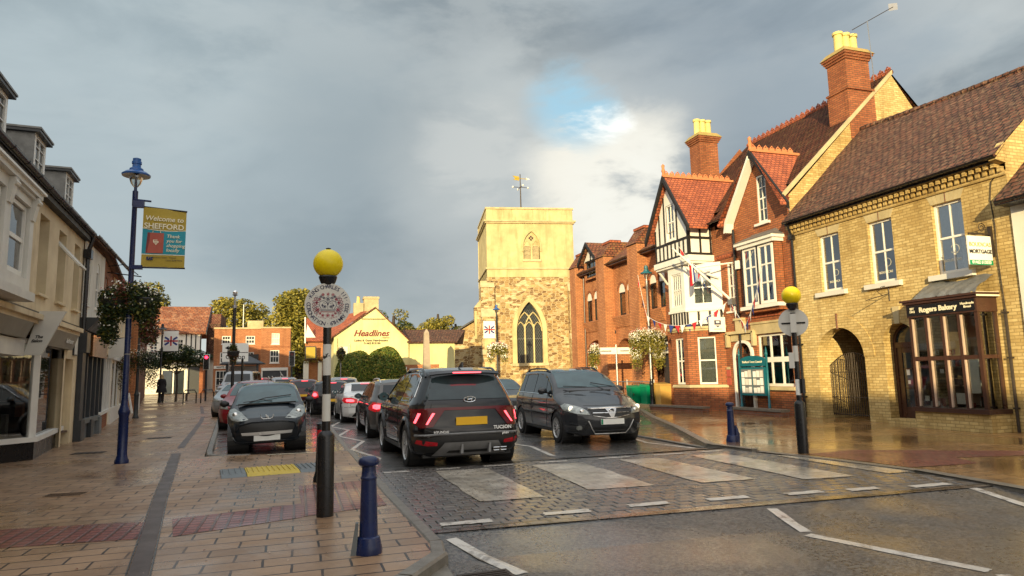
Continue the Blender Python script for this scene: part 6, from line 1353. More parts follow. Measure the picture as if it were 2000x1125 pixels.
leaves(b, [(x, 116+((x*37) % 11), 2.5, 5, 3, 3.2) for x in range(-60, 60, 6)], 9000, .35, [L3, L1], random.Random(3))
o = b.build('far_trees'); single(o, 'far-off dark tree belt behind the town', 'woodland', kind='stuff')
# ------------------------------------------------------------------ left row of shops
FL = Frame(-5.6, 20.5, -5, 1)
T = thing('cream_shop_building', 'stone-coloured rendered shop with an upper bay window, grey dormers and a white shopfront', 'shop', (-5.6, 16, 0), world=True)
holes = [dict(s0=a, s1=c_, z0=3.42, z1=5.12, d=.30) for a, c_ in ((-4.42, -3.62), (-2.72, -1.95), (-1.02, -.32))]
holes += [dict(s0=-1.28, s1=-.38, z0=-.1, z1=2.15, d=.5), dict(s0=-9.7, s1=-7.1, z0=3.1, z1=4.7, d=.3)]
h = MB(); wall(h, FL, -62, .08, 2.9, 5.52, [q for q in holes if q['z0'] > 3], CREAM, .3); wall(h, FL, -1.45, .08, -.1, 2.9, [holes[3]], CREAM, .5); wall(h, FL, -62, -12, -.1, 2.9, [], CREAM)
h.add([FL.P(.08, -.1, 0), FL.P(.08, -.1, -8), FL.P(.08, 5.5, -8), FL.P(.08, 5.5, 0)], [(0, 1, 2, 3)], CREAM); h.add([FL.P(-62, -.1, -8), FL.P(.08, -.1, -8), FL.P(.08, 5.5, -8), FL.P(-62, 5.5, -8)], [(0, 1, 2, 3)], CREAM)
h.add([FL.P(-62, -.1, 0), FL.P(-62, -.1, -8), FL.P(-62, 5.5, -8), FL.P(-62, 8.2, -4), FL.P(-62, 5.5, 0)], [(0, 1, 2, 3, 4)], CREAM)
wl_ = h.build('wall', T)
for a, c_ in ((-4.42, -3.62), (-2.72, -1.95), (-1.02, -.32)):
    w_ = window(T, FL, a+.02, c_-.02, 3.44, 5.10, -.22, 1, 2, GREYW, glass=GLASSD, sill=(.06, .07, .08), sillm=CREAM)
x_ = MB(); P0 = [FL.P(-2.70, 5.0, -.2), FL.P(-1.97, 5.0, -.2), FL.P(-1.97, 4.3, .42), FL.P(-2.70, 4.3, .42)]
for i in range(4): x_.tube([P0[i], P0[(i+1) % 4]], .035, GREYW, 5)
x_.build('open_casement', T)
x_ = MB(); fbox(x_, FL, -1.26, -.4, 0, 2.13, -.5, -.44, DGREY); x_.build('door', T)
x_ = MB(); fbox(x_, FL, -.55, -.15, 2.25, 2.85, .0, .04, DGREY); n_ = x_.build('wall_notice', T); x_ = MB(); fbox(x_, FL, -.52, -.18, 2.28, 2.82, .04, .045, GREYW); x_.build('notice_face', n_)
RR = MB(); gable_roof(RR, FL, -62, .15, 5.62, 8.3, .2, -4.0, SLATE, .12); roof = RR.build('roof', T)
x_ = MB(); fbox(x_, FL, -62, .1, 5.38, 5.52, 0, .16, TIMB); x_.build('soffit', roof)
gt = MB(); gutter(gt, FL, -40, .1, 5.60, .22, BLACK, .07); fbox(gt, FL, -40, .1, 5.50, 5.6, .15, .17, BLACK); gt.build('gutter', roof)
# boxy dormers
for s in (-13.2, -10.45, -7.85, -5.15, -2.35):
    a, c_ = s, s+.88; x_ = MB()
    wall(x_, FL, a, c_, 5.75, 6.62, [dict(s0=a+.12, s1=c_-.12, z0=5.9, z1=6.54, d=.05)], WHITE, .05, o=-.02)
    for e in (a, c_): x_.add([FL.P(e, 5.6, -.02), FL.P(e, 5.6, -2.2), FL.P(e, 6.62, -2.2), FL.P(e, 6.62, -.02)], [(0, 1, 2, 3)], LEAD)
    d_ = x_.build('dormer', T)
    x_ = MB(); fbox(x_, FL, a-.08, c_+.08, 6.62, 6.68, -2.3, .08, DGREY); fbox(x_, FL, a-.10, c_+.10, 6.68, 6.72, -2.3, .10, LEAD); x_.build('dormer_roof', d_)
    x_ = MB(); fbox(x_, FL, a+.12, c_-.12, 5.9, 6.54, -.06, -.055, GLASSD); x_.build('pane', d_); x_ = MB(); fbox(x_, FL, a+.42, a+.46, 5.9, 6.54, -.055, -.03, WHITE)
    for z in (6.12, 6.38): fbox(x_, FL, a+.12, c_-.12, z, z+.02, -.055, -.03, WHITE)
    x_.build('glazing_bar', d_)
# upper bay
x_ = MB(); fbox(x_, FL, -9.9, -6.95, 2.95, 3.10, 0, .58, GREYW); fbox(x_, FL, -9.85, -7.0, 3.1, 3.32, 0, .50, GREYW)
for a, c_ in ((-9.85, -9.65), (-8.62, -8.32), (-7.22, -7.0)): fbox(x_, FL, a, c_, 3.32, 4.58, 0, .5, GREYW)
fbox(x_, FL, -9.85, -7.0, 4.58, 4.78, 0, .5, GREYW); fbox(x_, FL, -9.95, -6.92, 4.78, 4.87, 0, .60, GREYW); fbox(x_, FL, -10.0, -6.88, 4.87, 4.91, 0, .65, WHITE); bay = x_.build('bay_window', T)
x_ = MB(); x_.hexa([FL.P(-10, 4.91, 0), FL.P(-6.88, 4.91, 0), FL.P(-6.88, 4.91, .63), FL.P(-10, 4.91, .63), FL.P(-9.8, 5.2, 0), FL.P(-7.05, 5.2, 0), FL.P(-7.05, 5.1, .2), FL.P(-9.8, 5.1, .2)], LEAD); x_.build('lead_roof', bay)
for a, c_ in ((-9.62, -8.65), (-8.28, -7.25)): window(T, FL, a, c_, 3.34, 4.56, .44, 1, 2, WHITE, fw=.07, bar=.03, glass=GLASS, curtain=False, room=ROOM, inner=.4)
for s in (-7.12, -8.47, -9.75):
    x_ = MB(); x_.hexa([FL.P(s-.09, 4.36, .5), FL.P(s+.09, 4.36, .5), FL.P(s+.09, 4.36, .53), FL.P(s-.09, 4.36, .53), FL.P(s-.09, 4.77, .5), FL.P(s+.09, 4.77, .5), FL.P(s+.09, 4.77, .60), FL.P(s-.09, 4.77, .60)], GREYW); x_.lathe([(.0, -.09), (.05, -.09), (.05, .09), (0, .09)], FL.P(s, 4.69, .57), GREYW, 8, 'y'); x_.build('console', bay)
x_ = MB()
for k in range(16): fbox(x_, FL, -8.25+k*.065, -8.22+k*.065, 4.72, 4.78, .5, .56, GREYW)
x_.build('dentils', bay)
x_ = MB(); fbox(x_, FL, -6.98, -6.80, 4.45, 4.75, 0, .05, TIMB); x_.build('air_vent', T)
# shopfront
x_ = MB()
fbox(x_, FL, -12, -1.0, 2.80, 2.90, 0, .30, CREAM); fbox(x_, FL, -12, -.98, 2.72, 2.80, 0, .22, CREAM)
fbox(x_, FL, -12, -.1, 2.97, 3.03, 0, .05, IRON)
x_.hexa([FL.P(-4.5, 2.36, -.02), FL.P(-1.1, 2.36, -.02), FL.P(-1.1, 2.36, .10), FL.P(-4.5, 2.36, .10), FL.P(-4.5, 2.72, -.02), FL.P(-1.1, 2.72, -.02), FL.P(-1.1, 2.72, .22), FL.P(-4.5, 2.72, .22)], FASC)
x_.hexa([FL.P(-12, 2.42, -.02), FL.P(-5.3, 2.42, -.02), FL.P(-5.3, 2.42, .10), FL.P(-12, 2.42, .10), FL.P(-12, 2.72, -.02), FL.P(-5.3, 2.72, -.02), FL.P(-5.3, 2.72, .22), FL.P(-12, 2.72, .22)], FASC)
x_.hexa([FL.P(-12, 2.08, -.3), FL.P(-5.0, 2.08, -.3), FL.P(-5.0, 2.08, .02), FL.P(-12, 2.08, .02), FL.P(-12, 2.40, -.3), FL.P(-5.0, 2.40, -.3), FL.P(-5.0, 2.40, .02), FL.P(-12, 2.40, .02)], GREYW)
fa = x_.build('fascia', T)
text('bathrooms', .17, FL.P(-1.85, 2.54, .185), FL.d, FL.n*.35+Vector((0, 0, 1)), PLW, 'lettering', fa, .003, .001)
x_ = MB(); cs = -4.95; x_.hexa([FL.P(cs-.03, 2.10, .0), FL.P(cs+.03, 2.10, .0), FL.P(cs+.03, 2.10, .30), FL.P(cs-.03, 2.10, .30), FL.P(cs-.03, 2.98, .22), FL.P(cs+.03, 2.98, .22), FL.P(cs+.03, 2.98, .68), FL.P(cs-.03, 2.98, .68)], GREYW); cn = x_.build('bracket_sign', T)
text('The\nSalon', .085, FL.P(cs-.036, 2.42, .23), FL.n+Vector((0, 0, .02)), Vector((0, 0, 1))+FL.n*.35, BLACK, 'lettering', cn, .002, .003)
# glazing: right pane along the front, left pane canted into the lobby
pa, pb, pc = Vector((-6.35, 14.85, 0)), Vector((-5.10, 16.24, 0)), Vector((-5.72, 20.0, 0))
SF1 = Frame(pa.x, pa.y, math.degrees(math.atan2((pb-pa).x, (pb-pa).y)), 1); L1s = (pb-pa).length
SF2 = Frame(pb.x, pb.y, math.degrees(math.atan2((pc-pb).x, (pc-pb).y)), 1); L2s = (pc-pb).length
x_ = MB()
for F_, L_ in ((SF1, L1s), (SF2, L2s)): fbox(x_, F_, 0, L_, -.05, .36, -.3, 0, BLACK)
rs = x_.build('stall_riser', T)
x_ = MB()
for F_, L_ in ((SF1, L1s), (SF2, L2s)):
    fbox(x_, F_, -.03, L_+.03, .36, .46, -.3, .06, WHITE); fbox(x_, F_, 0, L_, 2.36, 2.46, -.12, .0, WHITE)
fbox(x_, SF1, L1s-.11, L1s+.0, .46, 2.36, -.09, .0, WHITE); fbox(x_, SF2, .0, .13, .46, 2.36, -.09, .005, WHITE); fbox(x_, SF2, L2s-.62, L2s-.42, .46, 2.4, -.09, .0, WHITE); fbox(x_, SF2, L2s-.42, L2s, .46, 2.75, -.25, -.02, CREAM)
fbox(x_, SF2, L2s-.62, L2s+.05, -.05, .46, -.3, -.01, CREAM); fbox(x_, SF1, 0, .1, .46, 2.36, -.09, 0, WHITE); sf = x_.build('shopfront', T)
x_ = MB(); fbox(x_, SF1, .1, L1s-.11, .46, 2.36, -.05, -.045, GLASS); x_.build('pane', sf); x_ = MB(); fbox(x_, SF2, .13, L2s-.62, .46, 2.36, -.05, -.045, GLASS); x_.build('pane', sf)
x_ = MB(); x_.box(-9.4, -9.35, 12.5, 21, 0, 2.8, WARM); x_.box(-9.4, -5.8, 20.15, 20.2, 0, 2.8, WARM); x_.box(-9.4, -5.9, 12.5, 20.2, 2.46, 2.5, CREAM); x_.box(-9.4, -5.6, 12.5, 20.2, 0.30, .34, BROWN); x_.box(-9.4, -6.5, 12.4, 12.5, 0, 2.8, WARM)
x_.box(-8.9, -8.8, 15.2, 19.6, .4, 2.3, BAGR); x_.build('shop_interior', T)
rnd = random.Random(9); x_ = MB()
for k in range(26):
    y = rnd.uniform(15.6, 19.6); x = rnd.uniform(-8.4, -6.0); z = rnd.choice([.36, .36, .8, 1.2]); w = rnd.uniform(.08, .3)
    x_.box(x, x+w, y, y+w, z, z+rnd.uniform(.12, .55), rnd.choice([GREYW, DGREY, BROWNL, CHROME, TERRA, BAGR, BLACK, WHIC]))
for y in (16.4, 17.6, 18.8): x_.box(-7.6, -6.2, y, y+.03, .36, 1.9, DGREY); x_.box(-7.6, -6.2, y-.3, y+.3, 1.15, 1.18, BROWNL)
for x, y in ((-6.4, 16.4), (-7.2, 15.9)): x_.lathe([(.18, 0), (.28, .2), (.0, .22)], (x, y, 1.9), CURT, 12); x_.tube([(x, y, .4), (x, y, 1.9)], .02, CHROME, 6)
x_.box(-6.6, -6.35, 18.2, 19.2, 1.75, 2.2, BLACK); x_.lathe([(.25, 0), (.05, .25)], (-6.5, 17.4, 1.85), BLACK, 14)
x_.build('shop_goods', T)
for i, (x, y) in enumerate(((-6.6, 16.8), (-6.9, 18.6), (-7.4, 15.6))):
    x_ = MB(); x_.ball((x, y, 2.30), .06, SHOPL, 8); x_.lathe([(.08, 0), (.05, .1)], (x, y, 2.33), CHROME, 10); x_.build('ceiling_spotlight', T)
# plain shopfront behind the camera line, mostly out of view
x_ = MB()
for s in range(-56, -12, 6): fbox(x_, FL, s, s+4.6, .5, 2.5, .0, .03, GLASSD); fbox(x_, FL, s-.1, s+4.7, 2.55, 2.85, 0, .15, WHITE)
x_.build('side_shopfront', T)
S = thing('downpipe', 'thick black downpipe between the stone-coloured and white shops', 'pipe', (-5.6, 20.6, 0), world=True)
x_ = MB(); x_.tube([FL.P(.12, 2.9, .1), FL.P(.12, 5.1, .1), FL.P(.10, 5.5, .22)], .055, BLACK, 8); fbox(x_, FL, -.02, .26, 4.9, 5.15, .02, .2, BLACK); x_.build('pipe', S)
# white upper storey over charcoal shopfront
T = thing('charcoal_shopfront_house', 'white painted house above a charcoal shopfront with a copper sign panel', 'shop', (-5.7, 22.3, 0), world=True)
a0, a1 = .12, 3.32
h = MB(); ws2 = [(.62, 1.12), (2.0, 2.48)]
wall(h, FL, a0, a1, 3.3, 5.45, [dict(s0=a, s1=c_, z0=3.72, z1=5.1, zs=4.86, kind='pointed', d=.06) for a, c_ in ws2], WREND, .06, o=.02)
h.add([FL.P(a1, 0, 0), FL.P(a1, 0, -7), FL.P(a1, 5.5, -7), FL.P(a1, 5.5, 0)], [(0, 1, 2, 3)], WREND); h.build('wall', T)
for a, c_ in ws2:
    window(T, FL, a+.02, c_-.02, 3.72, 4.88, -.0, 1, 2, WHITE, glass=GLASSD, sill=(.05, .05, .05)); x_ = MB(); fpoly(x_, FL, [(a, 4.88)]+archpts(a, c_, 4.88, 5.09, 'pointed')+[(c_, 4.88)], -.03, -.0, GREYW); x_.build('window_head', T)
rf = MB(); gable_roof(rf, FL, a0, a1+.05, 5.62, 7.9, .25, -3.6, TILE, .12); ro = rf.build('roof', T); gt = MB(); gutter(gt, FL, a0, 7.2, 5.60, .28, BLACK, .06); gt.build('gutter', ro)
x_ = MB(); fbox(x_, FL, a0, a1, 3.22, 3.30, 0, .45, DGREY); x_.hexa([FL.P(a0, 2.95, 0), FL.P(a1, 2.95, 0), FL.P(a1, 2.95, .18), FL.P(a0, 2.95, .18), FL.P(a0, 3.22, 0), FL.P(a1, 3.22, 0), FL.P(a1, 3.22, .42), FL.P(a0, 3.22, .42)], DGREY); fbox(x_, FL, a0, .55, 0, 2.95, 0, .12, DGREY); fbox(x_, FL, a0-.02, .6, 2.35, 2.9, 0, .2, DGREY)
for s in (1.05, 1.75, 2.45, 3.1): fbox(x_, FL, s, s+.12, .55, 2.95, -.05, .08, DGREY)
fbox(x_, FL, .55, a1, -.05, .42, -.05, .05, MGREY); fbox(x_, FL, .55, a1, .42, .56, -.05, .12, MGREY); fbox(x_, FL, a0-.02, .58, -.05, .55, 0, .18, DGREY); fbox(x_, FL, 1.65, 1.95, -.05, .50, 0, .16, DGREY); fbox(x_, FL, 2.95, a1+.04, -.05, .5, 0, .16, MGREY); sf = x_.build('shopfront', T)
x_ = MB(); fbox(x_, FL, .55, a1, .56, 2.2, -.04, -.03, GLASS); fbox(x_, FL, .55, a1, 0.4, 2.3, -1.3, -1.2, WARM); x_.build('pane', sf); x_ = MB(); fbox(x_, FL, 1.0, a1, 2.28, 2.88, .12, .20, COPPER); x_.build('sign_panel', sf)
x_ = MB(); fbox(x_, FL, .62, 1.0, .5, 2.1, -.5, -.45, WHIC); fbox(x_, FL, 1.25, 1.6, .5, 1.6, -.6, -.5, PLW); fbox(x_, FL, 2.0, 2.3, .5, 2.0, -.5, -.45, GREYW); x_.build('display', sf)
# next fronts follow the street as it bends
F3 = Frame(*FL.P(3.32, 0)[:2], -9.5, 1)
T = thing('red_brick_shop', 'narrow red brick shop beyond the white one with a cream fascia and timber stall riser', 'shop', tuple(F3.P(2, 0)), world=True)
h = MB(); wall(h, F3, 0, 4.4, 2.9, 5.45, [dict(s0=.9, s1=1.6, z0=3.6, z1=5.0), dict(s0=2.7, s1=3.4, z0=3.6, z1=5.0)], RB, .08); fbox(h, F3, 0, 4.4, 0, .5, -.3, .0, RB); h.build('wall', T)
for a in (.9, 2.7): window(T, F3, a, a+.7, 3.6, 5.0, -.04, 2, 2, WHITE, glass=GLASSD)
rf = MB(); gable_roof(rf, F3, 0, 4.5, 5.62, 7.7, .25, -3.4, TILE, .12); rf.build('roof', T)
x_ = MB(); fbox(x_, F3, 0, 4.4, 2.45, 2.85, 0, .14, CREAM); fbox(x_, F3, 0, 4.4, 2.85, 2.95, 0, .22, WHITE)
for s in (.0, 1.1, 2.2, 3.2, 4.25): fbox(x_, F3, s, s+.12, .5, 2.45, -.1, .05, WHITE if s > 2 else DGREY)
fbox(x_, F3, 0, 4.4, .5, .6, -.1, .08, WHITE); sf = x_.build('shopfront', T); x_ = MB(); fbox(x_, F3, 0, 4.4, .6, 2.45, -.06, -.05, GLASSD); x_.build('pane', sf)
x_ = MB(); x_.tube([F3.P(1.3, 5.2, 0), F3.P(1.3, 5.1, 1.0)], .02, BLACK, 5); x_.tube([F3.P(1.3, 5.4, 0), F3.P(1.3, 5.5, .5), F3.P(1.3, 5.15, .9)], .015, BLACK, 5); x_.build('sign_bracket', T)
F4 = Frame(*F3.P(4.4, 0)[:2], -8.5, 1); g4 = 0.0
T = thing('white_fronted_shop', 'long low white-fronted shop range further down the left side', 'shop', tuple(F4.P(4, 0)), world=True)
h = MB(); wall(h, F4, 0, 8.5, -.1, 5.5, [dict(s0=.5+2*k, s1=1.3+2*k, z0=3.7, z1=4.9) for k in range(4)]+[dict(s0=.4, s1=3.4, z0=.6, z1=2.3), dict(s0=4.6, s1=7.9, z0=.6, z1=2.3)], CREAM, .08); h.build('wall', T)
for k in range(4): window(T, F4, .5+2*k, 1.3+2*k, 3.7, 4.9, -.03, 2, 2, WHITE, glass=GLASSD)
rf = MB(); gable_roof(rf, F4, 0, 8.6, 5.6, 7.6, .25, -3.4, TILEM, .12); rf.build('roof', T)
x_ = MB(); fbox(x_, F4, .1, 8.2, 2.4, 2.8, 0, .12, WHITE); fbox(x_, F4, .3, 8.0, 0, .6, 0, .08, WHITE)
for s in (.3, 1.8, 3.3, 4.5, 6.2, 7.9): fbox(x_, F4, s, s+.12, .6, 2.4, 0, .06, WHITE)
sf = x_.build('shopfront', T); x_ = MB(); fbox(x_, F4, .4, 3.4, .6, 2.3, -.05, -.04, GLASSD); fbox(x_, F4, 4.6, 7.9, .6, 2.3, -.05, -.04, GLASSD); x_.build('pane', sf)
F5 = Frame(*F4.P(8.5, 0)[:2], -10, 1)
T = thing('brick_gable_house', 'plain red brick house with a white plinth, far down the left side', 'house', tuple(F5.P(4, 0)), world=True)
h = MB(); wall(h, F5, 0, 22, -.1, 5.6, [dict(s0=1+3*k, s1=2+3*k, z0=3.6, z1=4.9) for k in range(6)], DB, .06, o=.5); h.add([F5.P(0, 0, -4), F5.P(0, 0, .5), F5.P(0, 5.6, .5), F5.P(0, 7, -2), F5.P(0, 5.6, -4)], [(0, 1, 2, 3, 4)], OB); h.build('wall', T)
x_ = MB(); fbox(x_, F5, -.02, 4, 0, 1.0, .5, .56, WHITE); x_.build('plinth', T)
for k in range(6): window(T, F5, 1+3*k, 2+3*k, 3.6, 4.9, .46, 2, 2, WHITE, glass=GLASSD)
rf = MB(); gable_roof(rf, F5, -.1, 22, 5.7, 7.6, .8, -3, TILEP, .12); rf.build('roof', T)
S = thing('hanging_sign', 'small green and cream swing sign over the red brick shop', 'sign', tuple(F3.P(.6, 2.4, .5)), world=True)
x_ = MB(); x_.tube([F3.P(.6, 2.92, 0), F3.P(.6, 2.98, .85)], .02, BLACK, 5); x_.build('bracket', S); x_ = MB(); x_.extr([F3.P(.58, z, o_) for o_, z in ((.2, 2.30), (.8, 2.42), (.8, 2.8), (.65, 2.98), (.35, 2.9), (.2, 2.72))], F3.d*.04, GREYW); x_.build('sign_board', S)
# A-board, planters
S = thing('sandwich_board', 'white pavement board leaning by the far white shop plinth', 'sign board', tuple(F4.P(7.6, 0, .5)), world=True)
x_ = MB(); x_.hexa([F4.P(7.3, .12, .35), F4.P(7.9, .12, .35), F4.P(7.9, .12, .42), F4.P(7.3, .12, .42), F4.P(7.3, 1.05, .18), F4.P(7.9, 1.05, .18), F4.P(7.9, 1.05, .24), F4.P(7.3, 1.05, .24)], PLW); x_.build('board', S)
def planter(x, y, label, seed):
    T_ = thing('planter', label, 'planter', (x, y, gz(y))); x__ = MB(); frust(x__, 0, 0, .26, .34, 0, .55, DGREY); x__.build('tub', T_); x__ = MB(); leaves(x__, [(0, 0, .85, .38, .38, .4), (.1, .05, 1.15, .22, .22, .3)], 700, .05, [L3, L1, L4], random.Random(seed)); x__.build('plant', T_)
planter(-9.2, 39.5, 'dark square tub with a bushy plant against the far brick house', 3)
# ------------------------------------------------------------------ street furniture
def bollard(x, y, label, leg=False, grp='blue pavement bollards'):
    T_ = thing('bollard', label, 'bollard', (x, y, 0), R_(-6) if leg else 0, grp)
    a = MB(); a.lathe([(0.0, 0), (.118, 0), (.118, .03), (.112, .06), (.100, .12), (.096, .135), (.080, .145), (.066, .62), (.072, .625), (.072, .64), (.064, .65), (.060, .70), (.060, .735)], (0, 0, 0), BLUE, 12); a.build('post', T_, 35)
    a = MB(); a.lathe([(.060, .735), (.085, .745), (.092, .765), (.090, .785), (.078, .80), (.060, .815), (0, .82)], (0, 0, 0), BLUE, 12); a.build('cap', T_, 40)
    a = MB()
    if leg: a.hexa([(-.15, -.06, .0), (-.10, -.06, .0), (-.10, .03, .0), (-.15, .03, 0), (-.11, -.045, .26), (-.085, -.045, .26), (-.085, .02, .26), (-.11, .02, .26)], MGREY)
    else: a.box(.07, .16, -.06, .06, 0, .16, BLUE); a.hexa([(.07, -.06, .16), (.16, -.06, .16), (.16, .06, .16), (.07, .06, .16), (.07, -.05, .34), (.10, -.05, .34), (.10, .05, .34), (.07, .05, .34)], BLUE)
    a.build('service_plate', T_)
    return T_
bollard(.615, 6.10, 'blue cast bollard nearest the camera, on the left kerb by the crossing', True)
bollard(8.70, 12.17, 'blue bollard across the road, in front of the red brick hall', False)
T = thing('bollard', 'slim black bollard with a red reflective band behind the striped beacon post', 'bollard', (.35, 10.5, 0), R_(0))
a = MB(); a.lathe([(0, 0), (.10, 0), (.10, .05), (.085, .10), (.070, .15), (.058, .50), (.050, .79), (.062, .80), (.060, .84), (0, .86)], (0, 0, 0), BLACK, 14); a.build('post', T, 35); a = MB(); a.lathe([(.0545, .66), (.0535, .75)], (0, 0, 0), REFL, 14); a.build('reflective_band', T, 40)
def chipped():
    m, nt, p = nmat('chipped_white_band'); n_ = noise(nt, objco(nt), 9, 6, .65)
    nt.links.new(mixc(nt, mrange(nt, n_, .60, .625), (0.66, 0.65, 0.60), (0.03, 0.03, 0.03)), p.inputs['Base Color']); return m
def beacon(x, y, label, disc_z, fancy, rz):
    T_ = thing('belisha_beacon', label, 'crossing beacon', (x, y, 0), rz, 'belisha beacons at the zebra crossing'); WP = chipped() if 'chipped_white_band' not in MATS else MATS['chipped_white_band']
    a = MB(); a.lathe([(0, 0), (.093, 0), (.093, .86), (.085, .89), (.048, .925)], (0, 0, 0), BLACK, 16); a.build('base', T_, 35)
    a = MB(); bands = [(.92, 1.03, BLACK), (1.03, 1.33, WP), (1.33, 1.54, BLACK), (1.54, 1.89, WP), (1.89, 2.57, BLACK)] if fancy else [(.92, 1.02, BLACK), (1.02, 1.30, PLW), (1.30, 1.62, BLACK), (1.62, 1.90, GREYW), (1.90, 2.5, BLACK)]
    for z0, z1, m in bands: a.lathe([(.046, z0), (.046, z1)], (0, 0, 0), m, 16)
    a.build('striped_pole', T_, 40)
    a = MB(); a.lathe([(.046, 2.55), (.07, 2.58), (.085, 2.60), (.105, 2.66), (.10, 2.675), (.05, 2.68)], (0, 0, 0), BLACK, 16); a.build('globe_cup', T_, 35)
    a = MB(); a.ball((0, 0, 2.82), .168, YELLOW, 28); g_ = a.build('globe', T_, 60); a = MB(); a.lathe([(.02, 2.98), (.03, 3.0), (0, 3.01)], (0, 0, 0), BLACK, 8); a.build('finial', g_)
    a = MB()
    if fancy:
        a.lathe([(0, -.004), (.255, -.004), (.255, .004), (0, .004)], (0, -.054, 2.33), GREYW, 48, 'y'); d_ = a.build('sign_disc', T_, 30)
    else:
        a.lathe([(0, -.006), (.255, -.006), (.255, .006), (0, .006)], (0, .06, 2.33), GREYW, 40, 'y'); d_ = a.build('sign_disc', T_, 30)
        a = MB(); a.box(-.20, -.03, .045, .055, 2.30, 2.33, BLACK); a.box(.03, .20, .045, .055, 2.30, 2.33, BLACK); a.box(-.05, .05, -.05, .055, 2.14, 2.48, GREYW); a.build('bracket', T_)
        a = MB(); a.box(-.12, -.03, -.07, .07, 1.50, 1.78, GREYW); a.build('control_box', T_); a = MB(); a.lathe([(.05, 0), (.05, .26)], (.07, -.03, 1.05), BLACK, 8); a.build('cable_box', T_)
    return T_, d_
YWB = math.atan2(.33, 7.88)
T, D_ = beacon(.32, 7.88, 'crossing beacon on the near left kerb carrying the coronation roundel', 2.33, True, -YWB*0)
# roundel artwork
def roundel(d_, c_):
    def P(u, v): return (u, -.0595, 2.33+v)
    s = 'KING CHARLES III'; r = .213
    def ring(s, a0, a1, r, flip=False):
        n = len(s)
        for i, ch in enumerate(s):
            if ch == ' ': continue
            a = R_(a0+(a1-a0)*(i+.5)/n); rv = Vector((math.cos(a), 0, math.sin(a)))
            up = rv if not flip else -rv; rt = Vector((up.z, 0, -up.x))
            o_ = text(ch, .062, P(r*math.cos(a), r*math.sin(a)), rt, up, INKN, 'letter', d_, .0006, .0006)
    ring('\u00b7KING CHARLES III\u00b7', 163, 12, r)
    ring('6TH MAY 2023', -82, 7, r+.0, True); ring('CORONATION', 172, 262, r+.0, True); ring('\u00b7', 264, 276, r, True)
    e = MB(); q = MB()
    def tub(mb, pts, w, m): mb.tube([P(u, v) for u, v in pts], w, m, 4)
    def ros(mb, u, v, r_, m): 
        for k in range(5): a = R_(72*k+18); tub(mb, [(u+r_*.62*math.cos(a)+r_*.34*math.cos(R_(t)), v+r_*.62*math.sin(a)+r_*.34*math.sin(R_(t))) for t in range(0, 361, 60)], .0016, m)
        mb.lathe([(0, 0), (r_*.3, 0), (r_*.3, -.001), (0, -.001)], P(u, v), m, 8, 'y')
    for u, v, r_ in ((0, .075, .028), (-.075, .10, .017), (.075, .10, .017), (-.045, .085, .016), (.045, .085, .016), (0, -.115, .026)): ros(e, u, v, r_, INKR if abs(u) < .01 and v < 0 else INKN)
    for u, v, r_ in ((-.055, .122, .018), (.055, .122, .018), (-.108, -.05, .026), (.108, -.05, .026), (0, .128, .018), (-.12, .03, .016), (.12, .03, .016), (-.055, -.115, .018), (.055, -.115, .018), (-.09, .07, .014), (.09, .07, .014), (-.085, -.092, .014), (.085, -.092, .014)): ros(q, u, v, r_, INKR)
    tub(e, [(-.082, -.062), (.082, -.062)], .003, INKN); tub(e, [(-.082, -.048), (.082, -.048)], .002, INKN); tub(q, [(-.082, -.075), (.082, -.075)], .003, INKR)
    for sg in (-1, 1):
        tub(e, [(sg*.072, -.04), (sg*.095, .0), (sg*.085, .045), (sg*.045, .055), (sg*.012, .035), (0, 0)], .003, INKN); tub(e, [(sg*.05, -.04), (sg*.065, 0), (sg*.05, .03), (sg*.02, .02)], .0018, INKN)
        ros(e, sg*.035, -.015, .02, INKN); ros(e, sg*.06, .0, .012, INKN)
        for k in range(7):
            a = R_(90+sg*(48+k*12)); r0, r1 = .10, .165; bend = R_(sg*9)
            tub(q if k % 2 else e, [(r0*math.cos(a), r0*math.sin(a)), ((r0+r1)/2*math.cos(a+bend*.3), (r0+r1)/2*math.sin(a+bend*.3)), (r1*math.cos(a+bend), r1*math.sin(a+bend))], .0016, INKR if k % 2 else INKN)
            for j in (.3, .6, .9): t = r0+(r1-r0)*j; aa = a+bend*j; tub(q, [(t*math.cos(aa), t*math.sin(aa)), ((t+.016)*math.cos(aa+.13), (t+.016)*math.sin(aa+.13))], .0022, INKR); tub(e, [(t*math.cos(aa), t*math.sin(aa)), ((t+.016)*math.cos(aa-.13), (t+.016)*math.sin(aa-.13))], .0018, INKN)
    tub(e, [(0, -.04), (0, .06)], .002, INKN)
    for sx in (-1, 1):
        for k in range(5): tub(q, [(sx*(.02+.018*k), -.155+.004*k), (sx*(.03+.018*k), -.14+.004*k)], .002, INKR)
    e.build('emblem_navy', d_); q.build('emblem_red', d_)
roundel(D_, None)
beacon(8.58, 9.95, 'crossing beacon across the road with its roundel seen from the back', 2.33, False, R_(-40))
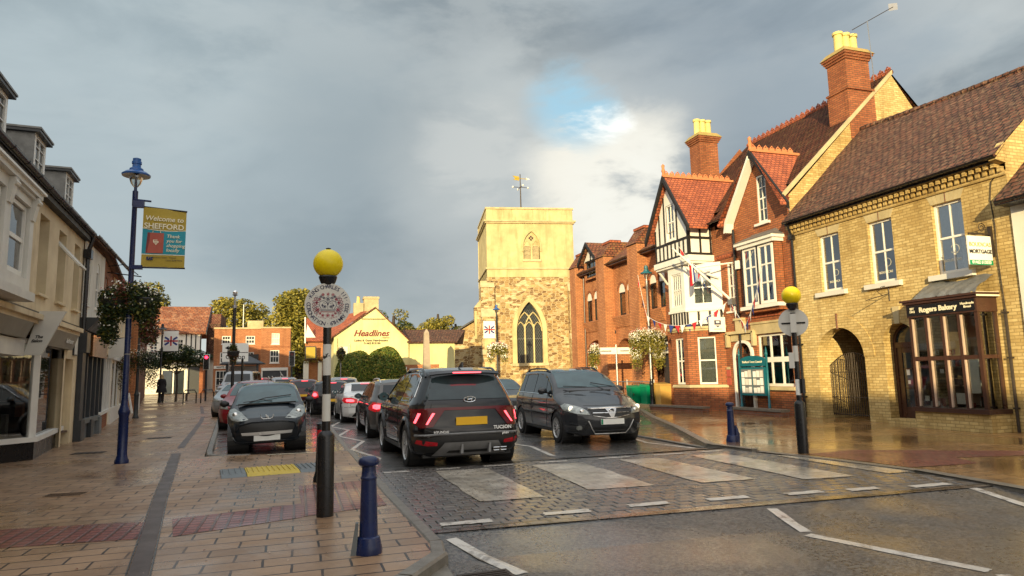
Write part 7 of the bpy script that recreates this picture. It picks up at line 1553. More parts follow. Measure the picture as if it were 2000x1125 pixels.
def lamp_post(x, y, label, arms, hgt=6.0, colr=BLUE, grp='blue lamp posts along the street', detail=True, lampc=BLUEL, rz=0.0, polem=None):
    T_ = thing('street_lamp', label, 'street lamp', (x, y, gz(y)), rz, grp); pm = polem or colr
    a = MB(); a.lathe([(0, 0), (.125, 0), (.125, .05), (.105, .09), (.10, .12), (.088, .15), (.088, .90), (.10, .93), (.105, .98), (.085, 1.03), (.066, 1.10), (.062, 1.18)], (0, 0, 0), colr, 14); a.build('base', T_, 35)
    a = MB(); a.lathe([(.058, 1.16), (.052, 3.2), (.046, hgt-1.0), (.052, hgt-.99), (.052, hgt-.70), (.03, hgt-.68), (.022, hgt-.45), (.022, hgt-.2)], (0, 0, 0), pm, 12); a.build('pole', T_, 35)
    a = MB(); z = hgt-.36
    a.lathe([(.255, -.03), (.262, .0), (.20, .05), (.13, .075), (.125, .12), (.08, .15), (.075, .21), (.09, .22), (.09, .27), (.075, .28), (.075, .33), (.0, .36)], (0, 0, z), lampc, 20); a.lathe([(.255, -.03), (.05, .03)], (0, 0, z), GREYW, 20); hd = a.build('lamp_head', T_, 35)
    a = MB(); a.lathe([(.125, -.02), (.12, -.10), (.09, -.19), (.035, -.26)], (0, 0, z), LAMPG, 16); a.build('lamp_glass', hd, 50)
    a = MB()
    for zc in (2.05, 2.75, 3.05): a.lathe([(.060, zc), (.062, zc+.02)], (0, 0, 0), GALV, 10)
    a.build('clamp_band', T_)
    return T_
def flower_basket(x, y, z, label, r=.48, n=5200, seed=1, lit=False, grp='hanging flower baskets on the lamp posts', petals=700, drop=0.0, bothsides=True, leafs=None, small=False):
    T_ = thing('hanging_basket', label, 'flower basket', (x, y, z), group=grp); rnd = random.Random(seed)
    a = MB()
    lo = []
    for sg in ((-1, 1) if bothsides else (0,)):
        cx = sg*r*.62; a.lathe([(.05, -.28), (.2, -.18), (.25, -.02), (.24, 0)], (cx, 0, .0), TRIM, 14); a.tube([(0, 0, .12), (cx, 0, .12)], .015, TRIM, 5)
        lo += [(cx, 0, -.02, r*.66, r*.6, r*.62), (cx*1.35, .05, -.3-drop*.3, r*.42, r*.42, r*.5), (cx*.6, -.12, .22, r*.45, r*.4, r*.32), (cx*1.5, 0, .1, r*.35, r*.4, r*.3)]
    a.build('basket', T_); b_ = MB(); leaves(b_, lo, n, .032 if not small else .05, leafs or [L3, L3, L1, L4], rnd, .35, .12+drop*.3); b_.build('foliage', T_)
    c_ = MB()
    for k in range(petals):
        l = lo[rnd.randrange(len(lo))]; v = Vector((rnd.gauss(0, 1), rnd.gauss(0, 1), rnd.gauss(0, 1)-.3)).normalized(); p = Vector((l[0]+v.x*l[3]*1.04, l[1]+v.y*l[4]*1.04, l[2]+v.z*l[5]*1.04)); s = rnd.uniform(.010, .022) if not small else rnd.uniform(.03, .05)
        u = v.cross(Vector((rnd.random(), rnd.random(), rnd.random()))).normalized(); w = v.cross(u); m = PETW if (v.z < .45 or rnd.random() < .6) else PETP
        c_.add([p+(u*math.cos(t)+w*math.sin(t))*s for t in (0, 1.26, 2.51, 3.77, 5.03)]+[p-v*s*.3], [(0, 1, 5), (1, 2, 5), (2, 3, 5), (3, 4, 5), (4, 0, 5)], m)
    c_.build('flowers', T_); return T_
LP1 = lamp_post(-3.14, 14.59, 'tall blue street lamp in the left foreground with a welcome banner on its arm', 0)
flower_basket(-3.14, 14.59, 3.15, 'dark leafy double basket with white and red flowers on the near blue lamp post', .42, 9500, 3, petals=420, drop=.6, leafs=[L3, L3, L3, L1, L3, L4])
# welcome banner
T = thing('welcome_banner', 'ochre and aqua town welcome banner with a red shopping bag picture', 'banner', (-3.14, 14.55, 4.4))
a = MB(); a.tube([(-.02, 0, .60), (.96, 0, .52)], .018, BLACK, 6); a.tube([(.0, 0, -.64), (.96, 0, -.64)], .018, BLACK, 6); a.box(-.02, .18, -.04, .04, .56, .70, BLUE); a.tube([(0, 0, .72), (.30, 0, .70)], .02, BLUE, 6); a.box(-.02, .2, -.04, .04, -.68, -.60, BLUE); a.build('banner_arm', T)
bx0_, bx1_, bz0, bz1 = .17, .95, -.63, .53
def bsh(u, v): return (bx0_+(bx1_-bx0_)*u, -.012+.012*math.sin(u*5+v*3), bz0+(bz1-bz0)*v+ .045*(1-u)*v)
a = MB(); N = 12
def cloth(mb, u0, u1, v0, v1, m, off): mb.grid([[(lambda p: (p[0], p[1]-off, p[2]))(bsh(u0+(u1-u0)*i/N, (v0(u0+(u1-u0)*i/N) if callable(v0) else v0)*(1-j/6)+(v1(u0+(u1-u0)*i/N) if callable(v1) else v1)*j/6)) for i in range(N+1)] for j in range(7)], m)
cloth(a, 0, 1, 0, 1, OCHRE, 0.0); cl_ = a.build('cloth', T)
a = MB(); cv = lambda u: .615+.03*(2*u-1)**2; cloth(a, .0, 1, .215, cv, AQUA, .004); a.build('aqua_field', cl_); a = MB(); cloth(a, 0, 1, .205, .218, PALE, .006); cloth(a, 0, 1, cv, lambda u: cv(u)+.012, PALE, .006); a.build('pale_rule', cl_)
def btext(s, size, u, v, mt, bold=0.0, shear=0.0, al='CENTER'): p = bsh(u, v); return text(s, size, (p[0], p[1]-.012, p[2]), (1, 0, -.05*v), (0, 0, 1), mt, 'lettering', cl_, .0015, bold, shear, al)
btext('Welcome to', .135, .5, .82, PALE, .002, .15); btext('SHEFFORD', .150, .5, .69, PALE, .003, squeeze=1) if False else btext('SHEFFORD', .150, .5, .69, PALE, .003)
btext('Thank\nyou for\nshopping\nlocally', .094, .56, .41, PALE, .001, .2, 'LEFT')
a = MB(); p = [bsh(.09, .235), bsh(.49, .235), bsh(.50, .58), bsh(.12, .58)]; a.add([(q[0], q[1]-.009, q[2]) for q in p], [(0, 1, 2, 3)], BAGR); p = [bsh(.09, .235), bsh(.16, .25), bsh(.18, .58), bsh(.12, .58)]; a.add([(q[0], q[1]-.011, q[2]) for q in p], [(0, 1, 2, 3)], REDP)
a.build('printed_bag', cl_); a = MB(); a.tube([Vector(bsh(.24, .58))+Vector((0, -.012, 0)), Vector(bsh(.25, .65))+Vector((0, -.012, 0)), Vector(bsh(.42, .65))+Vector((0, -.012, 0)), Vector(bsh(.42, .58))+Vector((0, -.012, 0))], .006, PALE, 5)
cx, cz = bsh(.32, .42)[0], bsh(.32, .42)[2]; a.extr([(cx-.05, -.022, cz+.05), (cx+.05, -.022, cz+.05), (cx+.05, -.022, cz+.0), (cx, -.022, cz-.055), (cx-.05, -.022, cz+.0)], (0, -.002, 0), PALE)
for k in (-1, 0, 1): a.ball((cx+k*.025, -.026, cz+.03), .011, BAGR, 6)
for k in range(2): a.box(cx-.035, cx+.035, -.026, -.0245, cz-.004-.02*k, cz+.002-.02*k, BAGR)
a.build('printed_crest', cl_); a = MB(); p = bsh(.12, .10); a.box(p[0], p[0]+.11, -.024, -.022, p[2]+.02, p[2]+.085, BLUE)
for k in range(8): t = k*math.pi/4; a.ball((p[0]+.055+.022*math.cos(t), -.026, p[2]+.052+.022*math.sin(t)), .004, YELLOW, 4)
a.build('printed_flag', cl_); btext('European Union', .04, .42, .165, DGREY); btext('Central Bedfordshire', .035, .75, .12, DGREY); btext('Council', .04, .72, .165, DGREY)
# far left lamp/basket/poles
lamp_post(-6.35, 31.5, 'second blue lamp post down the left pavement, carrying a trailing basket', 0, 4.6, DGREY, lampc=DGREY)
flower_basket(-6.35, 31.5, 2.55, 'white-flowered dark basket on the second left lamp post, behind the near one', .62, 5200, 5, petals=700, small=False, drop=1.2)
LPC = lamp_post(-8.1, 46.5, 'distant small lamp post before the inn roof with a flag banner', 0, 4.9, DGREY, lampc=DGREY, detail=False)
def flag_banner(x, y, z, w, hgt, label):
    T_ = thing('flag_banner', label, 'banner', (x, y, z), group='union flag banners'); a_ = MB(); a_.box(0, w, -.01, .01, 0, hgt, PLW); c__ = a_.build('cloth', T_)
    a_ = MB(); m = w*.94; h0, h1 = hgt*.28, hgt*.72; x0_ = w*.03
    for (p_, q_) in (((x0_, h0), (x0_+m, h1)), ((x0_, h1), (x0_+m, h0))):
        d_ = Vector((q_[0]-p_[0], 0, q_[1]-p_[1])); 
        for t0, t1 in ((.06, .36), (.64, .94)):
            aa = Vector((p_[0], -.012, p_[1]))+d_*t0; bb = Vector((p_[0], -.012, p_[1]))+d_*t1; nn_ = Vector((-d_.z, 0, d_.x)).normalized()*hgt*.045; a_.add([aa-nn_, bb-nn_, bb+nn_, aa+nn_], [(0, 1, 2, 3)], BLUC)
    a_.build('blue_field', c__); a_ = MB(); a_.box(x0_, x0_+m, -.018, -.014, (h0+h1)/2-hgt*.035, (h0+h1)/2+hgt*.035, REDC); a_.box(w/2-hgt*.035, w/2+hgt*.035, -.018, -.014, h0-hgt*.02, h1+hgt*.02, REDC); a_.build('red_cross', c__)
    a_ = MB(); a_.tube([(-.1, 0, hgt+.02), (w, 0, hgt+.02)], .015, BLACK, 5); a_.tube([(-.1, 0, -.02), (w, 0, -.02)], .015, BLACK, 5); a_.build('banner_arm', T_)
flag_banner(-8.0, 46.4, 3.45, .85, 1.25, 'white union flag banner on the distant lamp before the inn')
T = thing('steel_post', 'tall dark post with a round finial in front of the far brick house', 'post', (-2.54, 30, gz(30)))
a = MB(); a.tube([(0, 0, 0), (0, 0, 4.55)], .065, BLACK, 10); a.tube([(0, 0, 4.55), (0, 0, 5.0)], .035, GALV, 8); a.lathe([(.085, 4.5), (.085, 4.62)], (0, 0, 0), GALV, 10); a.build('pole', T, 40); a = MB(); a.ball((0, 0, 5.16), .10, CHROME, 12); a.lathe([(.03, 5.0), (.12, 5.06), (.03, 5.1)], (0, 0, 0), GALV, 10); a.build('finial', T, 60)
flower_basket(-2.54, 30, 2.72, 'round dark green basket on the tall post by the bus shelter', .33, 2600, 6, petals=30, bothsides=False)
T = thing('slim_post', 'thin black pole just right of the tall post', 'post', (-2.2, 30.3, gz(30)))
a = MB(); a.tube([(0, 0, 0), (0, 0, 2.35)], .045, BLACK, 8); a.build('pole', T, 40); a = MB(); a.ball((0, 0, 2.37), .05, BLACK, 8); a.build('finial', T)
T = thing('direction_sign', 'white direction sign with a left arrow and black lettering', 'road sign', (-4.55, 46, gz(46)))
a = MB(); a.box(0, 1.55, 0, .03, 2.45, 3.62, PLW); bd = a.build('sign_board', T); a = MB(); a.box(0.02, 1.53, -.005, 0, 3.0, 3.04, BLACK); a.box(.3, .85, -.006, 0, 3.28, 3.36, BLACK); a.extr([(.15, -.006, 3.32), (.38, -.006, 3.46), (.38, -.006, 3.18)], (0, .004, 0), BLACK); a.build('arrow', bd)
text('Clifton', .42, (.78, -.006, 2.74), (1, 0, 0), (0, 0, 1), BLACK, 'lettering', bd, .003, .004); a = MB(); a.tube([(.4, .06, 0), (.4, .06, 2.5)], .04, GALV, 6); a.tube([(1.2, .06, 0), (1.2, .06, 2.5)], .04, GALV, 6); a.build('post', T)
def signal(x, y, z, label, lit=True, back=False):
    T_ = thing('traffic_signal', label, 'traffic light', (x, y, gz(y)), group='traffic signals at the far junction'); a_ = MB(); a_.tube([(0, .1, 0), (0, .1, z+.2)], .055, DGREY, 8); a_.build('pole', T_)
    a_ = MB(); a_.box(-.19, .19, 0, .02, z-.5, z+.5, PLW); a_.build('backing_board', T_); a_ = MB(); a_.box(-.15, .15, -.18, 0, z-.46, z+.46, BLACK); hh = a_.build('signal_head', T_)
    for k, m in enumerate((REDSIG if lit else REDP, BLACK, BLACK)):
        a_ = MB(); a_.lathe([(0, 0), (.10, 0), (.10, .01)], (0, -.19, z+.3-.3*k), m, 12, 'y'); a_.build('signal_lens', hh)
        a_ = MB(); a_.lathe([(.115, -.14), (.115, 0)], (0, -.18, z+.3-.3*k), BLACK, 12, 'y', 0, 180); a_.build('hood', hh)
signal(-5.5, 46.5, 2.45, 'traffic light showing red by the inn corner'); signal(-.35, 47, 2.6, 'unlit traffic light seen between the big tree and cottage', False)
T = thing('bus_shelter', 'dark bus shelter with a low pyramid roof behind the tall post', 'shelter', (-3.5, 49, gz(49)))
a = MB(); a.hexa([(-1.35, -.9, 2.35), (1.35, -.9, 2.35), (1.35, .9, 2.35), (-1.35, .9, 2.35), (-.2, -.1, 2.95), (.2, -.1, 2.95), (.2, .1, 2.95), (-.2, .1, 2.95)], DGREY); a.box(-1.4, 1.4, -.95, .95, 2.28, 2.35, DGREY); a.build('roof', T)
for x in (-.95, 0, .95): a = MB(); a.box(x-.07, x+.07, -.75, -.6, 0, 2.3, DGREY); a.build('post', T)
a = MB(); a.box(-.9, .9, .6, .63, .3, 2.2, GREYW); a.build('back_panel', T)
def hoop(x, y, label):
    T_ = thing('cycle_stand', label, 'cycle stand', (x, y, gz(y)), group='cycle stands by the inn'); a_ = MB(); a_.tube([(-.35, 0, 0), (-.35, 0, .6), (-.25, 0, .78), (.25, 0, .78), (.35, 0, .6), (.35, 0, 0)], .035, BLACK, 8); a_.build('hoop', T_, 50)
hoop(-6.05, 44, 'cycle stand further from the kerb, below the red traffic light'); hoop(-5.05, 43.6, 'cycle stand nearer the parked pale van')
T = thing('bench', 'dark bench beside the inn windows', 'bench', (-7.6, 48.5, gz(48.5))); a = MB(); a.box(-.9, .9, -.25, .25, .42, .48, BLACK); a.build('seat', T)
for x in (-.75, .7): a = MB(); a.box(x, x+.08, -.22, .22, 0, .42, BLACK); a.build('leg', T)
tree('young_tree', 'small dark spreading tree on the left pavement behind the walking woman', 'tree', -7.35, 47.5, [(-1.0, 0, 2.75, .95, .8, .5), (0, 0, 3.05, 1.1, .9, .55), (1.0, 0, 2.8, 1.0, .8, .45), (-.2, .2, 2.45, 1.3, .9, .4), (1.3, 0, 2.4, .5, .5, .3), (-1.4, 0, 2.4, .5, .5, .35)], 5200, .075, [L3, L3, L1], .06, None, 12, 1.9)
# right-hand lamps
lamp_post(14.39, 25.47, 'blue-headed lamp post on the right pavement holding the biggest flowering baskets', 0, 6.1, BLACK, lampc=TEAL, polem=GALV)
flower_basket(14.25, 25.40, 2.95, 'large sunlit double basket trailing white flowers outside the surgery', .66, 8500, 8, petals=2100, leafs=[L1, L2, L1], drop=1.2)
T = thing('finger_post', 'pole with two white fingerboards in front of the surgery porch', 'sign post', (13.85, 27.6, 0)); a = MB(); a.tube([(0, 0, 0), (0, 0, 2.75)], .045, GALV, 8); a.build('pole', T)
a = MB(); a.box(-.95, -.02, -.02, .02, 2.32, 2.62, PLW); fb = a.build('fingerboard', T); a = MB(); a.box(-.75, -.25, -.025, -.02, 2.44, 2.48, BLACK); a.build('sign_text', fb)
a = MB(); a.box(.05, .85, -.02, .02, 2.32, 2.62, PLW); fb = a.build('fingerboard', T); a = MB(); a.box(.2, .65, -.025, -.02, 2.44, 2.48, BLACK); a.build('sign_text', fb)
flower_basket(12.55, 27.2, 2.45, 'narrow trailing white basket left of the fingerpost', .42, 2600, 9, petals=700, leafs=[L1, L2], bothsides=False, drop=1.5)
a = MB(); o = thing('steel_post', 'thin steel pole holding the narrow trailing basket', 'post', (12.55, 27.3, 0)); a.tube([(0, 0, 0), (0, 0, 2.6)], .03, GALV, 6); a.build('pole', o)
lamp_post(13.35, 45, 'blue-headed lamp in front of the church tower with a white flag banner', 0, 6.2, DGREY, lampc=BLUEL); flag_banner(12.35, 44.9, 4.05, .85, 1.22, 'white union flag banner hanging before the tower buttress')
flower_basket(13.35, 44.9, 3.4, 'sunlit basket pair on the lamp in front of the church', .60, 2600, 11, petals=600, leafs=[L1, L2, L1], small=True, drop=.8)
flower_basket(2.55, 42.5, 3.1, 'small ball-shaped basket in front of the lemon shop corner', .42, 1200, 12, petals=20, leafs=[L3, L1, L4], bothsides=False, small=True)
o = thing('steel_post', 'thin pole carrying the ball-shaped basket by the lemon shop', 'post', (2.55, 42.6, gz(42))); a = MB(); a.tube([(0, 0, 0), (0, 0, 3.0)], .035, GALV, 6); a.build('pole', o)
flower_basket(21.3, 49, 3.2, 'golden basket at the right foot of the tower', .5, 1300, 14, petals=120, leafs=[L1, L2], bothsides=False, small=True)
# notice board
T = thing('notice_board', 'teal council notice board with arched head and two pinned panels', 'notice board', (15.05, 19.3, 0), R_(0))
NA, NB = gp_notice = (Vector((14.62, 19.75, 0)), Vector((14.72, 18.45, 0)))
T.location = NA; dv = (NB-NA); Ln = dv.length; T.rotation_euler = (0, 0, math.atan2(dv.y, dv.x))
for x in (0, Ln):
    a = MB(); a.lathe([(.05, 0), (.05, .35), (.038, .37), (.038, 1.95), (.05, 1.97), (.05, 2.02), (.03, 2.05), (.035, 2.1), (0, 2.25)], (x, 0, 0), TEAL, 10); a.build('post', T, 35)
a = MB(); a.box(.06, Ln-.06, -.05, .05, .62, 1.56, TEAL); a.build('case', T)
a = MB(); pts = [(.06, 0, 1.60), (Ln-.06, 0, 1.60), (Ln-.06, 0, 1.78)]+[(Ln/2+(Ln/2-.06)*math.cos(R_(t)), 0, 1.78+.17*math.sin(R_(t))) for t in range(10, 171, 10)]+[(.06, 0, 1.78)]; a.extr([(p[0], -.03, p[2]) for p in pts], (0, .06, 0), TEAL); hd = a.build('header', T)
text('Shefford Town Council', .105, (Ln/2, -.036, 1.74), (1, 0, 0), (0, 0, 1), PALE, 'lettering', hd, .003, .001, squeeze=.95)
for k in (0, 1):
    x0 = .12+k*(Ln-.24+.04)/2; w = (Ln-.24-.04)/2; a = MB(); a.box(x0, x0+w, -.056, -.05, .68, 1.50, MGREY); pn = a.build('pinned_panel', T); a = MB(); rnd = random.Random(k)
    for i in range(9): xx, z_ = x0+.02+(i % 3)*(w-.03)/3, .71+(i//3)*.26; a.box(xx, xx+(w-.03)/3-.02, -.062, -.058, z_, z_+rnd.uniform(.16, .24), rnd.choice([PLW, GREYW, WHIC, PLW, CURT, FASC]))
    a.build('poster', pn)
# flagpole, little sign, bunting
T = thing('flagpole', 'white leaning flagpole bracketed to the brick hall with a furled flag', 'flagpole', (15, 20.3, 4), world=True)
pA, pB = Vector((14.95, 20.35, 3.95)), Vector((12.95, 20.95, 5.95)); a = MB(); a.tube([pA, pA.lerp(pB, .55), pB], [.05, .045, .03], WHITE, 8); a.tube([pA.lerp(pB, .62), Vector((14.98, 20.25, 5.35))], .03, WHITE, 6); a.build('pole', T, 50)
a = MB(); a.hexa([pA+Vector(v) for v in ((-.12, -.12, -.12), (.05, -.12, -.12), (.05, .12, -.12), (-.12, .12, -.12), (-.12, -.12, .1), (.05, -.12, .1), (.05, .12, .1), (-.12, .12, .1))], GALV); a.build('bracket', T)
a = MB(); q0 = pA.lerp(pB, .66)
for k, m in enumerate((REDC, WHIC, BLUC)): a.hexa([q0+Vector((-.12+k*.05+dx, dy, dz)) for dx, dy, dz in ((0, -.06, -.75+.08*k), (.07, -.06, -.7+.08*k), (.07, .05, -.7), (0, .05, -.75), (0, -.03, 0), (.05, -.03, 0), (.05, .03, 0), (0, .03, 0))], m)
a.build('furled_flag', T)
T = thing('projecting_sign', 'small white square sign with a crest above the arched hall door', 'sign', (15, 20.95, 3.2), world=True)
a = MB(); a.box(14.28, 14.95, 20.86, 20.92, 2.88, 3.42, PLW); bd = a.build('sign_board', T)
a = MB(); a.extr([(14.48, 20.855, 3.30), (14.76, 20.855, 3.30), (14.76, 20.855, 3.14), (14.62, 20.855, 3.04), (14.48, 20.855, 3.14)], (0, .004, 0), INKN); a.box(14.55, 14.69, 20.848, 20.853, 3.2, 3.27, PLW); a.box(14.5, 14.74, 20.848, 20.853, 3.11, 3.14, PLW); a.box(14.45, 14.79, 20.852, 20.856, 2.97, 2.99, GREENP); a.build('crest', bd)
def bunting(label, pts, n, seed=0):
    T_ = thing('bunting', label, 'bunting', pts[0], group='strings of flag bunting on the hall', world=True); rnd = random.Random(seed)
    path = []
    for (p_, q_) in zip(pts[:-1], pts[1:]):
        p_, q_ = Vector(p_), Vector(q_); L = (q_-p_).length
        for k in range(12): t = k/12; path.append(p_.lerp(q_, t)-Vector((0, 0, .09*L*4*t*(1-t)*.6)))
    path.append(Vector(pts[-1])); a_ = MB(); a_.tube(path, .008, WHIC, 4); a_.build('string', T_)
    for k in range(n):
        f = (k+.5)/n*(len(path)-1); i = int(f); p_ = path[i].lerp(path[min(i+1, len(path)-1)], f-i); d_ = (path[min(i+1, len(path)-1)]-path[i]).normalized(); w = .11
        b_ = MB(); tip = p_+Vector((rnd.uniform(-.05, .05), rnd.uniform(-.05, .05), -.30)); q_ = [p_-d_*w, p_+d_*w, tip]; e_ = Vector((-.004, -.004, 0)); b_.add(q_+[v+e_ for v in q_], [(0, 1, 2), (3, 5, 4), (0, 3, 4, 1), (1, 4, 5, 2), (2, 5, 3, 0)], (REDC, WHIC, BLUC)[k % 3]); b_.build('pennant', T_)
bunting('bunting string sweeping below the timbered bay to the hall door', [(13.5, 24.6, 5.5), (13.55, 24.1, 3.75), (13.75, 22.6, 3.25), (14.2, 21.6, 3.3), (14.9, 20.6, 3.95)], 17, 1)
bunting('bunting string from the flagpole foot down and up to the bay window', [(14.9, 20.4, 3.95), (14.75, 19.45, 3.0), (14.5, 18.6, 3.75), (14.4, 17.9, 4.9)], 14, 2)
bunting('short bunting string along the leaning flagpole', [(13.2, 20.9, 6.0), (13.9, 20.8, 5.2), (14.0, 20.6, 4.6)], 6, 3)
# ------------------------------------------------------------------ cars
def interp(tab, x):
    if x <= tab[0][0]: return tab[0][1]
    for (a, b_), (c_, d) in zip(tab[:-1], tab[1:]):
        if x <= c_:
            t = (x-a)/(c_-a) if c_ > a else 0; return b_+(d-b_)*t
    return tab[-1][1]
def smooth_tab(tab, r=2, step=0.03):
    x0, x1 = tab[0][0], tab[-1][0]; n = int((x1-x0)/step)+1; xs_ = [x0+(x1-x0)*i/n for i in range(n+1)]; v = [interp(tab, x) for x in xs_]
    for _ in range(r): v = [v[0]]+[(v[i-1]+2*v[i]+v[i+1])/4 for i in range(1, n)]+[v[-1]]
    return list(zip(xs_, v))
class Car:
    """local frame: x across, +y forward (nose), z up; y=0 at the rear bumper"""
    def __init__(c, name, label, paint, L, Wd, top, rin, fin, belt, zb=.22, ax=(.85, 3.5), wr=.34, tumble=.32, group='cars on the road', rrnd=.16, frnd=.2, curv=(.10, .22), crown=.16, rimn=5, waist=.5, arch=.06, archm=None, rimtype=0, trackin=.10):
        c.T = thing(name, label, 'car', group=group); c.L, c.W = L, Wd/2; c.wr = wr; c.ax = ax
        top = smooth_tab(top, 3); rin = smooth_tab(rin, 2, .02); fin = smooth_tab(fin, 2, .02)
        NT, NS = 96, 34
        def ring(t):
            yn = t*L; zt = interp(top, yn)
            e = 1.0; u = yn/.5
            if u < 1: e -= rrnd*(1-u)**2.2
            u = (L-yn)/.62
            if u < 1: e -= frnd*(1-u)**2.6
            w = c.W*e; pts = [(0, zb), (w*.5, zb), (w*.82, zb), (w*.93, zb+.03)]
            def wid(z):
                if z < .42: k = .955+.04*(z-zb)/(max(.42-zb, .01))
                elif z < belt-.12: k = .995+.005*math.sin((z-.42)/(belt-.54+1e-6)*math.pi)-.012*math.exp(-((z-(belt-.26))/.05)**2)
                elif z < belt: k = .995-.035*((z-(belt-.12))/.12)
                else: k = .96-tumble*(z-belt)/c.W-.02*min(1, (z-belt)/.05)
                return w*k
            r = min(crown, (zt-zb)*.4); ze = zt-r
            for j in range(NS-12): z = zb+.05+(ze-zb-.05)*j/(NS-13); pts.append((wid(z), z))
            wx = wid(ze)
            for j in range(1, 13): a = j/12*math.pi/2; pts.append((wx*math.cos(a)**(2/3.4) if j < 12 else 0, ze+r*math.sin(a)**(2/2.6)))
            out = []
            for x, z in pts:
                fr = max(0, 1-yn/(L*.38)); ff = max(0, 1-(L-yn)/(L*.35))
                y = yn+interp(rin, z)*fr**1.0-interp(fin, z)*ff**1.2
                y += curv[0]*(abs(x)/c.W)**2.4*fr**1.5-curv[1]*(abs(x)/c.W)**2.4*ff**1.5
                out.append((x, y, z))
            return out
        ts = [0, .004, .01, .018]+[.03+.94*i/(NT-8) for i in range(NT-7)]+[.982, .99, .996, 1.0]
        rings = [ring(t) for t in ts]; b_ = MB(); n = len(rings[0]); P = []
        full = [r_+[(-x, y, z) for x, y, z in r_[1:-1][::-1]] for r_ in rings]; m = len(full[0])
        vs = [list(p) for r_ in full for p in r_]; fs = []
        for i in range(len(full)-1):
            for j in range(m): fs.append((i*m+j, i*m+(j+1) % m, (i+1)*m+(j+1) % m, (i+1)*m+j))
        for base, rg in ((0, rings[0]), ((len(full)-1)*m, rings[-1])):   # end caps as rows, keeping the curve across the car
            idx = lambda k, s: base+(k if s > 0 or k in (0, n-1) else m-k)
            K = 12; prev = None; cen_f = 0 if base == 0 else 1
            for k in range(1, n-1):
                R0 = Vector(rg[k]); row = [idx(k, 1)]
                for q in range(1, K):
                    s = math.cos(q*math.pi/K); x = R0.x*(1-2*q/K); yy = R0.y; cc = (-curv[0] if base == 0 else curv[1]); yy += cc*((abs(R0.x)/c.W)**2.4-(abs(x)/c.W)**2.4)*(1 if base == 0 else 1)
                    vs.append([x, yy, R0.z]); row.append(len(vs)-1)
                row.append(idx(k, -1))
                if prev:
                    for q in range(K): fs.append((prev[q], prev[q+1], row[q+1], row[q]))
                prev = row
        # wheel arches
        R = wr+arch; cut = []
        for ya in ax:
            for v in vs:
                d = math.hypot(v[1]-ya, v[2]-wr)
                if abs(v[0]) > c.W*.45 and abs(d-R) < .030 and d > 1e-6 and v[2] > zb-.01: v[1] = ya+(v[1]-ya)*R/d; v[2] = wr+(v[2]-wr)*R/d
        keep = []
        for f in fs:
            cx = sum(vs[i][0] for i in f)/4; cy = sum(vs[i][1] for i in f)/4; cz = sum(vs[i][2] for i in f)/4
            if abs(cx) > c.W*.45 and any(math.hypot(cy-ya, cz-wr) < R-.002 for ya in ax): continue
            keep.append(f)
        b_.add(vs, keep, paint); c.body = b_.build('body', c.T, 28)
        bm = bmesh.new(); bm.from_mesh(c.body.data); c.bvh = BVHTree.FromBMesh(bm); bm.free()
        # liners, wheels
        x_ = MB()
        for ya in ax:
            for s in (-1, 1): x_.lathe([(R-.004, 0), (R-.004, .42), (0, .42)], (s*(c.W-.03) if s < 0 else c.W-.45, ya, wr), TRIM, 24, 'x')
        x_.box(-c.W*.8, c.W*.8, .3, L-.35, zb-.02, zb+.03, TRIM); x_.build('wheel_arch_liner', c.T)
        if archm:
            x_ = MB()
            for ya in ax:
                for s in (-1, 1):
                    pts_ = []
                    for k in range(0, 21):
                        a = R_(-8+196*k/20); y, z = ya+(R+.035)*math.cos(a), wr+(R+.035)*math.sin(a)
                        if z > zb-.03: h_ = c.bvh.ray_cast(Vector((s*2, y, max(z, zb+.04))), Vector((-s, 0, 0))); xx = h_[0].x if h_[0] else s*c.W*.95; pts_.append((xx, y, z))
                    x_.tube(pts_, .035, archm, 6)
            x_.build('arch_trim', c.T)
        for ya in ax:
            for s in (-1, 1): c.wheel(s*(c.W-trackin), ya, s, wr, rimn, rimtype)
    def wheel(c, x, y, s, r, n, ty):
        w = .21; a = MB(); a.lathe([(r*.60, -.02), (0, -.02)], (x, y, r), TRIM, 20, 'x'); hub = a.build('wheel', c.T, 40)
        a = MB(); pr = [(r*.66, -w/2), (r*.80, -w/2-.006), (r*.93, -w/2+.004), (r*.985, -w/2+.03), (r, -w/4), (r, w/4), (r*.985, w/2-.03), (r*.93, w/2-.004), (r*.80, w/2+.006), (r*.66, w/2)]; a.lathe(pr, (x, y, r), RUBBER, 36, 'x'); a.build('tyre', hub, 40)
        a = MB(); o = s*w/2; a.lathe([(r*.70, o*.98), (r*.665, o*1.0), (r*.62, o*.80), (r*.60, -o*.6)], (x, y, r), ALLOY, 30, 'x')
        for k in range(n):
            an = 2*math.pi*k/n+.3
            def pt(rr, da, off): return (x+off, y+rr*math.cos(an+da), r+rr*math.sin(an+da))
            for da in ((-.12, .12) if ty == 0 else (0,)):
                ww = .10 if ty == 0 else .22
                p = [pt(r*.12, da-ww*2, o*.72), pt(r*.12, da+ww*2, o*.72), pt(r*.63, da*1.8+ww*.5, o*.86), pt(r*.63, da*1.8-ww*.5, o*.86)]; q = [(px-o*.22, py, pz) for px, py, pz in p]; a.hexa(q+p, ALLOY)
        a.lathe([(r*.16, o*.55), (r*.16, o*.85), (0, o*.9)], (x, y, r), ALLOY, 14, 'x'); a.build('rim', hub, 30)
    def hit(c, o, d, near=True):
        h_ = c.bvh.ray_cast(Vector(o), Vector(d))
        if h_[0] is None:
            q = Vector(o)+Vector(d)*1.0; h2 = c.bvh.find_nearest(q if not near else Vector(o)+Vector(d)*abs(Vector(o).length*.6)); return h2[0], h2[1]
        n_ = h_[1]; n_ = n_ if n_.dot(Vector(d)) < 0 else -n_
        return h_[0], n_
